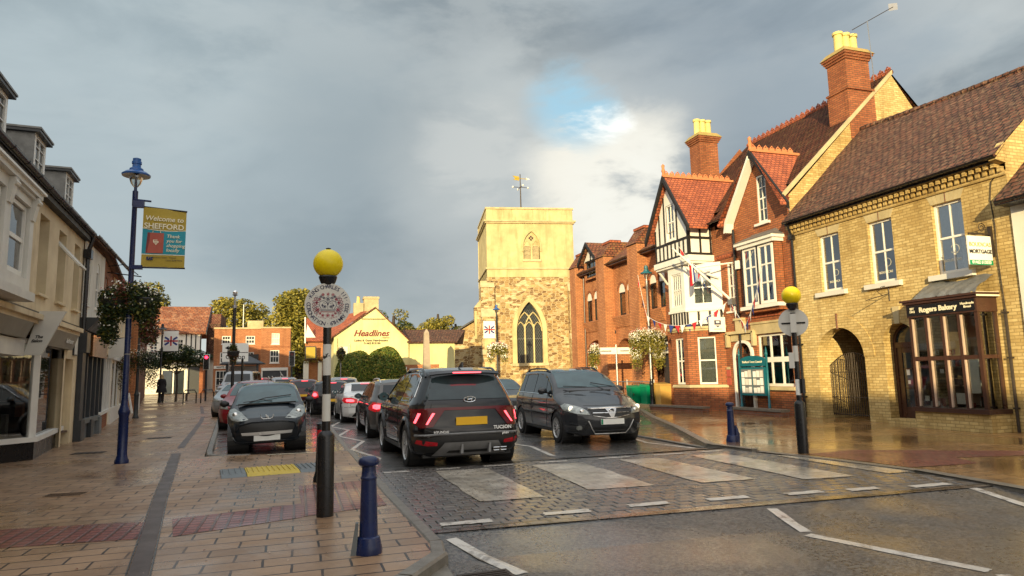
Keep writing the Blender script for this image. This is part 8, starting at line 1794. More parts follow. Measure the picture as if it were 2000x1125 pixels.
    def patch(c, name, poly, view, mat, off=.006, parent=None, mirror=False, step=.05, build=True, mb=None, smooth=50):
        """skin-tight panel: a 2-D outline laid onto the body surface. view: side (y,z), rear (x,z), front (x,z), top (x,y)"""
        res = None
        for s in ((1, -1) if mirror else (1,)):
            pts = [Vector((u*(s if view in ('rear', 'front', 'top') else 1), v)) for u, v in poly]
            if s < 0 and view in ('rear', 'front', 'top'): pts = pts[::-1]
            dense = []
            for i in range(len(pts)):
                a, b_ = pts[i], pts[(i+1) % len(pts)]; k = max(1, int((b_-a).length/step))
                for q in range(k): dense.append(a.lerp(b_, q/k))
            n = len(dense); edges = [(i, (i+1) % n) for i in range(n)]; us = [p.x for p in dense]; vs_ = [p.y for p in dense]
            def inside(p):
                r_ = False; j = n-1
                for i in range(n):
                    a, b_ = dense[i], dense[j]
                    if (a.y > p.y) != (b_.y > p.y) and p.x < (b_.x-a.x)*(p.y-a.y)/(b_.y-a.y)+a.x: r_ = not r_
                    j = i
                return r_
            inner = []; u = min(us)+step/2
            while u < max(us):
                v = min(vs_)+step/2
                while v < max(vs_):
                    p = Vector((u, v))
                    if inside(p) and min((p-d).length for d in dense) > step*.4: inner.append(p)
                    v += step
                u += step
            V, E_, F_, *_r = delaunay_2d_cdt(dense+inner, edges, [list(range(n))], 1, 1e-6)
            mb_ = mb or MB(); out = []
            for p in V:
                if view == 'side': o_, d_ = (s*2.0*c.side, p.x, p.y), (-s*c.side, 0, 0)
                elif view == 'rear': o_, d_ = (p.x, -2, p.y), (0, 1, 0)
                elif view == 'front': o_, d_ = (p.x, c.L+2, p.y), (0, -1, 0)
                else: o_, d_ = (p.x, p.y, 4), (0, 0, -1)
                q, nn_ = c.hit(o_, d_); out.append(q+nn_*off)
            mb_.add(out, [tuple(f) for f in F_], mat)
            if not mb: res = mb_.build(name, parent or c.T, smooth)
        return res
    side = 1
    def both(c, name, poly, mat, off=.006, step=.05, parent=None):
        for s in (1, -1): c.side = s; r = c.patch(name, poly, 'side', mat, off, parent, step=step)
        c.side = 1; return r
    def line(c, name, pts, view, mat, w=.008, off=.004, sides=(1, -1), parent=None, closed=False, step=.06):
        mb = MB()
        for s in sides:
            path = []
            P_ = pts+[pts[0]] if closed else pts
            for a, b_ in zip(P_[:-1], P_[1:]):
                k = max(1, int(math.hypot(b_[0]-a[0], b_[1]-a[1])/step))
                for q in range(k): path.append((a[0]+(b_[0]-a[0])*q/k, a[1]+(b_[1]-a[1])*q/k))
            path.append(P_[-1]); out = []
            for u, v in path:
                if view == 'side': q, n_ = c.hit((s*2, u, v), (-s, 0, 0))
                elif view == 'rear': q, n_ = c.hit((u*s, -2, v), (0, 1, 0))
                elif view == 'front': q, n_ = c.hit((u*s, c.L+2, v), (0, -1, 0))
                else: q, n_ = c.hit((u*s, v, 4), (0, 0, -1))
                out.append(q+n_*off)
            mb.tube(out, w, mat, 5)
        return mb.build(name, parent or c.T)
    def mirror_(c, y, z, mat, x=None, sc=1.0):
        for s in (-1, 1):
            xx = s*((x or c.W*.9)); a = MB(); a.ball((xx+s*.14, y, z), 1, mat, 14, (.115*sc, .07*sc, .075*sc)); a.tube([(xx-s*.03, y+.02, z-.06), (xx+s*.08, y, z-.03)], .022, TRIM, 6); m_ = a.build('door_mirror', c.T, 60)
            a = MB(); a.lathe([(0, 0), (.085*sc, 0), (.085*sc, .003)], (xx+s*.145, y-.066*sc, z), CGLW, 14, 'y'); a.build('mirror_glass', m_)
    def rails(c, y0, y1, z, x, mat=TRIM):
        for s in (-1, 1):
            a = MB(); pts = []
            for k in range(17):
                t = k/16; y = y0+(y1-y0)*t; q, n_ = c.hit((s*x, y, 4), (0, 0, -1)); pts.append((s*x, y, q.z+.045*min(1, 6*t, 6*(1-t))))
            a.tube(pts, .022, mat, 6); a.build('roof_rail', c.T, 50)
    def place(c, x, y, heading, z=0.0, roll=0.0, pitch=0.0):
        """heading in degrees of the nose, measured from +Y towards +X; (x, y) is the middle of the rear axle"""
        T_ = c.T; a = R_(-heading); T_.rotation_euler = (pitch, roll, a)
        off = Matrix.Rotation(a, 3, 'Z') @ Vector((0, c.ax[0], 0)); T_.location = (x-off.x, y-off.y, z)
        return c
def plate(c, x0, z0, w, hgt, view, mat, tilt=0.0, off=.012, parent=None, badge=False):
    sy = -1 if view == 'rear' else 1
    q, n_ = c.hit((0, -2 if sy < 0 else c.L+2, z0+hgt/2), (0, -sy, 0)); y = q.y+sy*off
    a = MB(); t = tilt*hgt; a.hexa([(x0-w/2, y, z0), (x0+w/2, y, z0), (x0+w/2, y-sy*.01, z0), (x0-w/2, y-sy*.01, z0), (x0-w/2, y-sy*t, z0+hgt), (x0+w/2, y-sy*t, z0+hgt), (x0+w/2, y-sy*(t+.01), z0+hgt), (x0-w/2, y-sy*(t+.01), z0+hgt)], mat)
    o = a.build('number_plate', parent or c.T)
    if badge: a = MB(); a.box(x0+w/2-.045, x0+w/2-.005, y+sy*.002, y+sy*.004, z0+.005, z0+hgt-.005, BLUEL if badge is True else badge); a.build('plate_band', o)
    return y
TAILD = emit('dark_red_tail_lamp', (1.0, 0.02, 0.03), 0.02, (0.07, 0.005, 0.008))
# 1. black SUV nearest the crossing -------------------------------------------------
c = Car('car', 'black SUV with lit slanting tail lamps and yellow plate, nearest the crossing', PBLK, 4.5, 1.86,
        [(0, 1.60), (.5, 1.645), (1.3, 1.655), (2.2, 1.635), (2.75, 1.55), (3.15, 1.28), (3.50, 1.10), (4.1, 1.02), (4.5, .90)],
        [(.2, .22), (.34, .08), (.45, 0), (.68, 0), (.80, .05), (1.0, .09), (1.10, .13), (1.5, .44), (1.62, .50), (1.7, .50)], [(.2, .1), (.4, 0), (.7, .02), (.95, .18), (1.2, .3)], 1.04, .22, (.93, 3.62), .365, .45, rrnd=.19, curv=(.20, .22), crown=.13, archm=PDGR, arch=.045, rimn=5, waist=.5, trackin=.115)
SUV = c
c.patch('rear_window', [(-.66, 1.12), (.66, 1.12), (.70, 1.16), (.56, 1.47), (.46, 1.50), (-.46, 1.50), (-.56, 1.47), (-.70, 1.16)], 'rear', CGLR, .008)
for s in (1, -1):
    c.side = s
    c.patch('side_window', [(.78, 1.12), (1.00, 1.46), (1.18, 1.52), (1.60, 1.55), (1.64, 1.08), (.86, 1.09)], 'side', CGL, .006)
    c.patch('side_window', [(1.70, 1.08), (1.66, 1.555), (2.20, 1.55), (2.60, 1.49), (3.02, 1.20), (3.08, 1.06)], 'side', CGL, .006)
    c.patch('quarter_window', [(.62, 1.20), (.78, 1.14), (.98, 1.44), (.80, 1.42)], 'side', ALLOY if False else CGL, .006)
    c.patch('sill_cladding', [(1.38, .24), (3.18, .24), (3.18, .34), (1.38, .36)], 'side', TRIM, .014)
c.side = 1
c.line('window_trim', [(.60, 1.16), (.72, 1.48), (.98, 1.56), (1.5, 1.60), (2.2, 1.59), (2.65, 1.52), (3.12, 1.18)], 'side', CHROME, .010, .010)
c.line('door_seam', [(1.67, 1.06), (1.66, .9), (1.60, .36)], 'side', TRIM, .006, .001); c.line('door_seam', [(2.95, 1.06), (2.98, .9), (2.95, .36)], 'side', TRIM, .006, .001); c.line('body_crease', [(1.15, .52), (2.0, .60), (3.2, .50)], 'side', PBLK, .012, .002)
for s in (1, -1):
    for y in (1.55, 2.45): a = MB(); q, n_ = c.hit((s*2, y, .93), (-s, 0, 0)); a.hexa([(q.x+s*dx, y+dy, .93+dz) for dx, dy, dz in ((0, -.11, -.015), (.035, -.10, -.01), (.035, .10, -.01), (0, .11, -.015), (0, -.11, .015), (.035, -.10, .01), (.035, .10, .01), (0, .11, .015))], PBLK); a.build('door_handle', c.T)
c.patch('tail_bar', [(-.80, .955), (.80, .955), (.80, .985), (.5, 1.0), (-.5, 1.0), (-.80, .985)], 'rear', TAILD, .010)
for s in (1, -1):
    p0 = [(.40, .90), (.62, .98), (.80, .99), (.90, .97), (.89, .84), (.74, .70), (.60, .70)]; p0 = [(.42, .96), (.90, .98), (.905, .78), (.80, .68), (.62, .70)]
    tl = c.patch('tail_lamp', [(s*u, v) for u, v in p0], 'rear', TAILD, .012)
    c.patch('light_strip', [(s*.575, .91), (s*.615, .915), (s*.725, .735), (s*.695, .735)], 'rear', BRAKE, .020, parent=tl, step=.04); c.patch('light_strip', [(s*.775, .91), (s*.81, .915), (s*.865, .76), (s*.842, .75)], 'rear', BRAKE, .020, parent=tl, step=.04)
    c.patch('bumper_reflector', [(s*.55, .46), (s*.84, .50), (s*.86, .44), (s*.70, .41), (s*.55, .41)], 'rear', REFL, .012)
sp = MB(); pts = []
for k in range(13):
    x = -.60+1.20*k/12; pts.append([(x, .34+.12*(abs(x)/.60)**2.4, 1.60-.03*(abs(x)/.6)**3), (x, .26+.14*(abs(x)/.60)**2.4, 1.555-.03*(abs(x)/.6)**3), (x, .30+.14*(abs(x)/.60)**2.4, 1.535-.03*(abs(x)/.6)**3), (x, .45, 1.53)])
sp.grid(pts, PBLK); sp.build('roof_spoiler', c.T, 40)
a = MB(); a.box(-.24, .24, .255, .275, 1.545, 1.565, BRAKE); a.build('high_brake_lamp', c.T)
plate(c, 0, .72, .52, .125, 'rear', PLY, .0, .036)
c.patch('bumper_cladding', [(-.93, .30), (.93, .30), (.93, .42), (.80, .52), (.50, .56), (-.50, .56), (-.80, .52), (-.93, .42)], 'rear', TRIM, .010)
c.patch('skid_plate', [(-.62, .25), (.62, .25), (.44, .46), (-.44, .46)], 'rear', GRIM, .024); c.patch('skid_recess', [(-.36, .34), (.30, .34), (.34, .30), (-.40, .30)], 'rear', TRIM, .028)
c.line('bumper_moulding', [(-.93, .56), (-.5, .585), (0, .59), (.5, .585), (.93, .56)], 'rear', GRIM, .018, .008, (1,))
a = MB()
for x in (-.20, .26): a.hexa([(x, -.04, .28), (x+.04, -.04, .28), (x+.04, .05, .28), (x, .05, .28), (x+.02, -.02, .42), (x+.05, -.02, .42), (x+.05, .05, .42), (x+.02, .05, .42)], GRIM)
a.build('bumper_fin', c.T); a = MB()
for x in (.40, .52): a.tube([(x-.045, -.015, .30), (x+.045, -.015, .30), (x+.05, -.015, .345), (x-.05, -.015, .345), (x-.045, -.015, .30)], .008, CHROME, 6); a.box(x-.045, x+.045, -.01, .1, .305, .34, BLACK)
a.build('exhaust_tip', c.T)
a = MB(); a.tube([(-.05+0*k, .275, 1.14) for k in (0, 1)]+[(.28, .24, 1.17)], .012, TRIM, 6); a.tube([(0, .2, 1.13), (-.28, .27, 1.19)], .010, TRIM, 5); a.build('rear_wiper', c.T)
q, n_ = c.hit((0, -2, 1.09), (0, 1, 0)); a = MB()
a.tube([(.10*math.cos(R_(t)), q.y-.014, 1.12+.045*math.sin(R_(t))) for t in range(0, 361, 20)], .007, CHROME, 5); a.tube([(-.045, q.y-.014, 1.095), (-.025, q.y-.014, 1.15)], .008, CHROME, 5); a.tube([(.045, q.y-.014, 1.145), (.025, q.y-.014, 1.09)], .008, CHROME, 5); a.tube([(-.035, q.y-.014, 1.115), (.035, q.y-.014, 1.125)], .008, CHROME, 5); a.build('tailgate_emblem', c.T)
q, n_ = c.hit((.6, -2, .66), (0, 1, 0)); 
q = c.hit((.40, -2, .66), (0, 1, 0))[0]; text('TUCSON', .075, (.52, q.y-.012, .66), (1, 0, 0), (0, 0, 1), CHROME, 'badge_lettering', c.T, .003, .002); text('phev', .060, (.57, q.y-.012, .57), (1, 0, 0), (0, 0, 1), CHROME, 'badge_lettering', c.T, .003, .001); text('HYUNDAI', .055, (-.50, q.y-.012, .62), (1, 0, 0), (0, 0, 1), CHROME, 'badge_lettering', c.T, .003, .001)
a = MB(); a.extr([(-.015, .55, 1.64), (-.015, .80, 1.64), (-.008, .62, 1.73), (-.008, .57, 1.73)], (.03, 0, 0), PBLK); a.build('roof_aerial', c.T)
c.rails(.62, 2.35, 1.665, .62, PBLK); c.mirror_(2.98, 1.13, PBLK)
c.line('tailgate_seam', [(-.62, 1.06), (-.74, .66), (-.60, .61), (.60, .61), (.74, .66), (.62, 1.06)], 'rear', TRIM, .005, .001, (1,))
c.place(2.84, 12.2, -1.5, RZ); c.T.scale = (1.055,)*3; c.T.location.y -= .1; c.T.location.x -= .02
# 2. people carrier facing us ---------------------------------------------------------
c = Car('car', 'dark blue-grey people carrier facing the crossing with lit headlamps and vee grille', PDGR, 4.47, 1.80,
        [(0, 1.56), (.5, 1.60), (1.3, 1.62), (2.1, 1.60), (2.55, 1.52), (3.0, 1.30), (3.42, 1.08), (3.9, .98), (4.3, .86), (4.47, .78)],
        [(.2, .2), (.35, .05), (.5, 0), (.9, .02), (1.1, .08), (1.55, .3)], [(.2, .14), (.34, .04), (.5, 0), (.66, .03), (.8, .16), (1.0, .4)], .98, .20, (.82, 3.52), .325, .34, rrnd=.12, frnd=.22, curv=(.1, .30), crown=.15, rimn=7, trackin=.10)
ZF = c
c.patch('windscreen', [(-.70, 1.16), (.70, 1.16), (.60, 1.50), (.52, 1.545), (-.52, 1.545), (-.60, 1.50)], 'front', CGLW, .007, step=.05)
for s in (1, -1):
    c.side = s
    c.patch('side_window', [(.42, 1.06), (.48, 1.36), (.66, 1.46), (.92, 1.48), (.90, 1.05)], 'side', CGL); c.patch('side_window', [(.97, 1.05), (.98, 1.485), (1.72, 1.495), (1.74, 1.04)], 'side', CGL); c.patch('side_window', [(1.80, 1.04), (1.79, 1.495), (2.30, 1.47), (2.55, 1.38), (2.66, 1.02)], 'side', CGL); c.patch('quarter_window', [(2.72, 1.02), (2.64, 1.33), (2.84, 1.22), (3.06, 1.04)], 'side', CGL)
    c.patch('lower_cladding', [(1.2, .21), (3.12, .21), (3.12, .29), (1.2, .29)], 'side', TRIM, .012)
c.side = 1
c.line('window_trim', [(.40, 1.03), (1.2, 1.03), (2.0, 1.02), (3.05, 1.01)], 'side', CHROME, .011, .008); c.line('side_moulding', [(1.2, .62), (2.1, .62), (3.1, .60)], 'side', TRIM, .016, .006)
c.line('door_seam', [(1.77, 1.0), (1.76, .32)], 'side', TRIM, .006, .001); c.line('door_seam', [(2.86, 1.0), (2.90, .7), (2.84, .32)], 'side', TRIM, .006, .001); c.line('door_seam', [(.94, 1.0), (1.12, .65)], 'side', TRIM, .006, .001)
for s in (1, -1):
    for y in (1.62, 2.60): a = MB(); q, n_ = c.hit((s*2, y, .86), (-s, 0, 0)); a.hexa([(q.x+s*dx, y+dy, .86+dz) for dx, dy, dz in ((0, -.11, -.015), (.035, -.10, -.01), (.035, .10, -.01), (0, .11, -.015), (0, -.11, .015), (.035, -.10, .01), (.035, .10, .01), (0, .11, .015))], PDGR); a.build('door_handle', c.T)
for s in (1, -1):
    hl_ = c.patch('headlight', [(s*u, v) for u, v in ((.46, .62), (.70, .64), (.86, .70), (.88, .80), (.80, .84), (.60, .77), (.50, .70))], 'front', HEADL, .010)
    for u, v, r in ((.60, .69, .055), (.76, .74, .065)):
        q, n_ = c.hit((s*u, c.L+2, v), (0, -1, 0)); a = MB(); a.ball(q+n_*.004, r, HEADON if u > .7 else CHROME, 12, (.9, .35, .9)); a.build('lamp_lens', hl_, 60)
    c.patch('fog_lamp', [(s*(.66+.05*math.cos(R_(t))), .36+.05*math.sin(R_(t))) for t in range(0, 360, 30)], 'front', HEADL, .014, step=.04)
    c.line('bumper_crease', [(s*.52, .46), (s*.60, .40), (s*.80, .44)], 'front', PDGR, .014, .004, (1,)); c.line('fog_bezel', [(s*.50, .42), (s*.58, .32), (s*.80, .30)], 'front', TRIM, .02, .004, (1,))
g_ = c.patch('grille', [(-.46, .71), (-.40, .60), (-.14, .56), (.14, .56), (.40, .60), (.46, .71)], 'front', TRIM, .010)
c.line('grille_bar', [(-.48, .735), (0, .745), (.48, .735)], 'front', CHROME, .022, .016, (1,), g_); c.line('grille_bar', [(-.40, .60), (-.12, .555), (.12, .555), (.40, .60)], 'front', CHROME, .012, .014, (1,), g_); c.line('grille_bar', [(-.40, .655), (-.05, .65)], 'front', CHROME, .008, .014, (1, -1), g_)
c.patch('grille_vee', [(-.13, .735), (-.03, .56), (.03, .56), (.13, .735)], 'front', ALLOY, .024, step=.03)
q, n_ = c.hit((0, c.L+2, .69), (0, -1, 0)); a = MB(); a.lathe([(.052, 0), (.060, .01), (.050, .02)], (0, q.y+.022, .69), CHROME, 20, 'y'); a.lathe([(0, .012), (.05, .012)], (0, q.y+.012, .69), DGREY, 20, 'y'); a.tube([(-.05, q.y+.034, .675), (.0, q.y+.036, .69), (.05, q.y+.034, .705)], .007, CHROME, 5); a.build('bonnet_emblem', c.T)
c.patch('lower_grille', [(-.42, .36), (.42, .36), (.34, .24), (-.34, .24)], 'front', TRIM, .010); c.line('lower_grille_frame', [(-.50, .50), (-.42, .34), (-.34, .235), (.34, .235), (.42, .34), (.50, .50)], 'front', ALLOY, .012, .012, (1,)); c.line('grille_bar', [(-.38, .30), (.38, .30)], 'front', PDGR, .008, .012, (1,))
plate(c, 0, .42, .52, .112, 'front', PLW, .05, .016, badge=GREENP)
c.line('bonnet_seam', [(-.52, .80), (-.3, .80), (.3, .80), (.52, .80)], 'front', TRIM, .004, .001, (1,))
a = MB(); a.tube([(-.55, 3.30, 1.17), (-.1, 3.10, 1.26)], .010, TRIM, 5); a.tube([(.1, 3.36, 1.17), (.6, 3.2, 1.2)], .010, TRIM, 5); a.build('wiper', c.T)
c.rails(.55, 2.35, 1.64, .60, TRIM); c.mirror_(2.78, 1.10, PDGR)
a = MB(); a.box(-.5, .5, 3.2, 3.3, 1.06, 1.10, TRIM); a.build('scuttle', c.T)
c.place(6.80, 17.5, 180+2, RZ); c.T.scale = (1.07,)*3; c.T.location.y += .05
# place() takes the rear axle; the front axle sits one wheelbase ahead of it
SILVB = plain('silver_plastic', (0.72, 0.72, 0.70), 0.25, metal=0.3, var=0.1, bstr=0)
# 3. small dark hatchback parked nose-on ----------------------------------------------
c = Car('car', 'small black hatchback parked nose-on in the bay on the left', PBLU, 3.43, 1.63,
        [(0, 1.42), (.4, 1.455), (1.1, 1.465), (1.6, 1.43), (1.95, 1.33), (2.35, 1.12), (2.68, .98), (3.1, .87), (3.43, .74)],
        [(.2, .15), (.4, 0), (.9, .02), (1.4, .25)], [(.2, .12), (.3, .03), (.45, 0), (.6, .02), (.74, .10), (.9, .3)], .92, .20, (.50, 2.84), .285, .34, rrnd=.1, frnd=.24, curv=(.08, .26), crown=.15, rimn=7, rimtype=1, group='cars parked in the left bay', trackin=.135)
c.patch('windscreen', [(-.66, .99), (.66, .99), (.57, 1.32), (.48, 1.375), (-.48, 1.375), (-.57, 1.32)], 'front', CGLW, .007)
for s in (1, -1): c.side = s; c.patch('side_window', [(.55, 1.0), (.65, 1.30), (1.2, 1.36), (1.22, .98)], 'side', CGL); c.patch('side_window', [(1.28, .98), (1.27, 1.36), (1.75, 1.28), (2.2, .98)], 'side', CGL)
c.side = 1
for s in (1, -1):
    hl_ = c.patch('headlight', [(s*u, v) for u, v in ((.36, .70), (.56, .67), (.70, .70), (.775, .78), (.77, .90), (.68, .93), (.52, .84))], 'front', HEADL, .009)
    q, n_ = c.hit((s*.64, c.L+2, .80), (0, -1, 0)); a = MB(); a.ball(q+n_*.006, .062, CHROME, 14, (.95, .35, .95)); a.build('lamp_lens', hl_, 60)
c.patch('lower_grille', [(-.55, .575), (-.50, .34), (-.36, .28), (.36, .28), (.50, .34), (.55, .575), (.3, .62), (-.3, .62)], 'front', TRIM, .008)
c.patch('chrome_bar', [(-.50, .445), (-.48, .39), (0, .385), (.48, .39), (.50, .445), (0, .45)], 'front', SILVB, .022); c.line('grille_frame', [(-.60, .50), (-.54, .60), (-.3, .645), (.3, .645), (.54, .60), (.60, .50)], 'front', PBLU, .018, .008, (1,))
c.line('bumper_crease', [(-.74, .40), (-.60, .26), (0, .24), (.60, .26), (.74, .40)], 'front', PBLU, .014, .006, (1,))
q, n_ = c.hit((0, c.L+2, .74), (0, -1, 0)); a = MB(); pts_ = [(-.13, q.y+.008, .79), (-.115, q.y+.012, .735), (-.07, q.y+.016, .705), (.07, q.y+.016, .705), (.115, q.y+.012, .735), (.13, q.y+.008, .79)]; a.tube(pts_, .012, SILVB, 6); a.tube([(-.03, q.y+.014, .715), (-.02, q.y+.014, .745), (.0, q.y+.014, .755), (.01, q.y+.012, .775), (.03, q.y+.01, .785)], .014, SILVB, 5); a.tube([(0, q.y+.01, .75), (.035, q.y+.012, .74)], .008, CHROME, 5); a.tube([(-.01, q.y+.01, .745), (.012, q.y+.012, .712)], .008, CHROME, 5); a.tube([(-.035, q.y+.01, .76), (-.01, q.y+.01, .755)], .007, CHROME, 5); a.build('bonnet_emblem', c.T)
plate(c, 0, .265, .52, .112, 'front', PLW, .05, .020)
c.line('bonnet_seam', [(.62, 2.36), (.56, 2.9), (.40, 3.16)], 'top', TRIM, .004, .001)
a = MB(); a.tube([(.38, 2.56, 1.035), (.05, 2.42, 1.12), (-.50, 2.30, 1.16)], .010, TRIM, 5); a.tube([(.50, 2.5, 1.05), (.1, 2.45, 1.085), (-.1, 2.5, 1.05)], .008, TRIM, 5); a.build('wiper', c.T); a = MB(); a.box(-.60, .60, 2.55, 2.62, .99, 1.02, TRIM); a.build('scuttle', c.T)
c.mirror_(1.95, 1.02, TRIM, .78, .9); a = MB(); a.tube([(0, 1.2, 1.47), (0, 1.12, 1.56)], .006, TRIM, 5); a.build('roof_aerial', c.T)
c.line('door_seam', [(2.25, .95), (2.25, .4)], 'side', TRIM, .005, .001)
c.place(-.66, 18.55, 180-1.5, -.055, R_(1.6)); c.T.scale = (1.03,)*3
# 4. generic rear-view cars in the queue ----------------------------------------------
def rearcar(label, paint, kind, x, y, hd=0, zg=None, grp='cars on the road', plate_m=PLY, brake=True, wr=.33, detail=True):
    if kind == 'estate':
        c = Car('car', label, paint, 4.6, 1.82, [(0, 1.46), (.5, 1.53), (1.5, 1.55), (2.3, 1.52), (2.7, 1.42), (3.2, 1.12), (3.6, 1.0), (4.6, .84)], [(.2, .2), (.35, .03), (.5, 0), (.85, .02), (1.0, .10), (1.45, .50)], [(.2, .1), (.5, 0), (.9, .3)], .98, .21, (.95, 3.65), wr, .34, group=grp, crown=.14, rrnd=.16, curv=(.14, .25), archm=TRIM)
        lamp = [(.44, .86), (.62, .92), (.82, .95), (.90, .90), (.90, .76), (.78, .70), (.56, .74)]; win = [(-.60, 1.03), (.60, 1.03), (.53, 1.38), (-.53, 1.38)]; hb = 1.44; pz = .66; sw = [[(.70, 1.05), (.92, 1.36), (1.5, 1.42), (1.52, 1.02)], [(1.6, 1.02), (1.6, 1.42), (2.25, 1.40), (2.62, 1.30), (3.0, 1.0)]]
    elif kind == 'saloon':
        c = Car('car', label, paint, 4.65, 1.82, [(0, 1.00), (.35, 1.08), (.75, 1.12), (1.2, 1.34), (1.7, 1.43), (2.3, 1.44), (2.75, 1.34), (3.3, 1.05), (3.7, .98), (4.65, .82)], [(.2, .12), (.35, 0), (.7, 0), (.95, .04), (1.1, .1)], [(.2, .1), (.5, 0), (.9, .3)], .96, .2, (1.0, 3.8), wr, .36, group=grp, crown=.12, rrnd=.2, curv=(.16, .25))
        lamp = [(.42, .72), (.42, .84), (.62, .90), (.86, .90), (.90, .80), (.84, .72), (.62, .70)]; win = [(-.56, 1.12), (.56, 1.12), (.50, 1.36), (-.50, 1.36)]; hb = 1.375; pz = .66; sw = [[(1.05, 1.06), (1.45, 1.32), (2.0, 1.36), (2.02, 1.02)], [(2.1, 1.02), (2.1, 1.36), (2.5, 1.34), (3.15, 1.0)]]
    else:
        c = Car('car', label, paint, 4.0, 1.74, [(0, 1.40), (.4, 1.46), (1.3, 1.48), (2.0, 1.44), (2.4, 1.32), (2.8, 1.06), (3.1, .98), (4.0, .80)], [(.2, .18), (.35, .02), (.5, 0), (.85, .03), (1.0, .10), (1.4, .42)], [(.2, .1), (.5, 0), (.9, .3)], .94, .2, (.70, 3.2), wr, .36, group=grp, crown=.15, rrnd=.2, curv=(.18, .25))
        lamp = [(.58, .78), (.62, 1.0), (.74, 1.04), (.84, .96), (.86, .80), (.74, .72)]; win = [(-.56, 1.02), (.56, 1.02), (.48, 1.32), (-.48, 1.32)]; hb = 1.375; pz = .58; sw = [[(.62, 1.0), (.8, 1.3), (1.35, 1.36), (1.38, .98)], [(1.45, .98), (1.44, 1.36), (1.95, 1.30), (2.5, .98)]]
    c.patch('rear_window', win, 'rear', CGL, .008)
    for s in (1, -1):
        c.side = s
        for w_ in sw: c.patch('side_window', w_, 'side', CGL)
    c.side = 1
    for s in (1, -1):
        tl = c.patch('tail_lamp', [(s*u, v) for u, v in lamp], 'rear', TAIL, .012); cx = sum(p[0] for p in lamp)/len(lamp); cz = sum(p[1] for p in lamp)/len(lamp)
        if brake: c.patch('lit_lamp', [(s*(cx+(u-cx)*.55), cz+(v-cz)*.5) for u, v in lamp], 'rear', BRAKE, .020, parent=tl)
    if brake:
        q, n_ = c.hit((0, -2, hb), (0, 1, 0)); a = MB(); a.box(-.16, .16, q.y-.03, q.y-.01, hb-.012, hb+.012, BRAKE); a.build('high_brake_lamp', c.T)
    plate(c, 0, pz, .52, .112, 'rear', plate_m, .08, .014)
    c.patch('rear_bumper_insert', [(-.6, .24), (.6, .24), (.5, .38), (-.5, .38)], 'rear', TRIM, .008)
    if detail:
        c.line('door_seam', [(sw[1][0][0]-.04, .95), (sw[1][0][0]-.06, .34)], 'side', TRIM, .006, .001); c.line('window_trim', [sw[0][0], sw[0][-1], sw[1][-1]], 'side', CHROME if kind != 'hatch' else TRIM, .009, .006); c.mirror_(sw[1][-1][0]-.15, 1.06, paint)
        c.line('tailgate_seam', [(-.60, .98), (-.66, .60), (.66, .60), (.60, .98)], 'rear', TRIM, .005, .001, (1,)); c.line('bumper_seam', [(-.9, .56), (.9, .56)], 'rear', TRIM, .005, .001, (1,))
        if kind == 'estate': c.rails(.6, 2.4, 1.575, .58, ALLOY)
    c.place(x, y, hd, RZ+gz(y) if zg is None else zg); return c
rearcar('grey-brown estate with roof rails, second in the queue behind the black SUV', PBRN, 'estate', 2.72, 18.6, -.5)
rearcar('white saloon braking between the estate and the beacon pole', PWHT, 'saloon', 2.45, 25.4, -1.5)
rearcar('black hatchback with bright white-red lamps, seen left of the beacon pole', PBLK, 'hatch', 1.45, 30.5, -3)
rearcar('white-roofed car showing only a roof edge between the beacon pole and white saloon', PSIL, 'estate', 2.3, 36.5, -4, plate_m=PLW, detail=False)
rearcar('dark maroon hatchback with glowing lamps ahead of the black one', carpaint('maroon_car_paint', (0.06, 0.01, 0.014), .3), 'hatch', .35, 36.8, -6)
rearcar('silver-grey estate further up the queue', PSIL, 'estate', -.75, 42.8, -8, detail=False)
rearcar('red hatchback far up the queue before the antler shopfront', PRED, 'hatch', -2.4, 48.5, -10, detail=False)
def frontcar(label, paint, x, y, hd, zg, grp, L=4.1, h_=1.48, on=False):
    c = Car('car', label, paint, L, 1.76, [(0, h_-.08), (.5, h_-.02), (1.6, h_), (2.1, h_-.06), (2.5, h_-.2), (2.9, 1.06), (3.3, .96), (L, .80)], [(.2, .18), (.4, 0), (.9, .03), (1.4, .35)], [(.2, .12), (.35, .02), (.5, 0), (.7, .05), (.9, .3)], .94, .2, (.75, L-.85), .32, .36, group=grp, crown=.15, frnd=.22, curv=(.12, .28))
    c.patch('windscreen', [(-.66, 1.06), (.66, 1.06), (.54, h_-.10), (-.54, h_-.10)], 'front', CGLW, .007)
    for s in (1, -1):
        c.side = s; c.patch('side_window', [(.62, 1.0), (.8, h_-.16), (1.5, h_-.12), (1.52, .98)], 'side', CGL); c.patch('side_window', [(1.6, .98), (1.6, h_-.12), (2.1, h_-.18), (2.7, .98)], 'side', CGL)
    c.side = 1
    for s in (1, -1): c.patch('headlight', [(s*u, v) for u, v in ((.48, .64), (.80, .68), (.84, .82), (.56, .76))], 'front', HEADON if on else HEADL, .010)
    c.patch('grille', [(-.42, .70), (-.36, .56), (.36, .56), (.42, .70)], 'front', TRIM, .010); c.patch('lower_grille', [(-.5, .40), (-.42, .26), (.42, .26), (.5, .40)], 'front', TRIM, .010); plate(c, 0, .42, .52, .112, 'front', PLW, .05, .016); c.mirror_(2.3, 1.04, paint)
    c.line('door_seam', [(1.56, .95), (1.54, .34)], 'side', TRIM, .006, .001)
    c.place(x, y, hd, zg); return c
frontcar('red car parked behind the small black hatchback, roof and left wing showing', PRED, -1.35, 26.6, 184, -.055, 'cars parked in the left bay', h_=1.56)
frontcar('silver car mostly hidden behind the red parked one', PSIL, -2.2, 33.2, 186, gz(33)-.055, 'cars parked in the left bay', h_=1.42)
frontcar('dark car hidden behind the people carrier', PDGR, 7.1, 25.0, 184, RZ, 'cars on the road', h_=1.5)
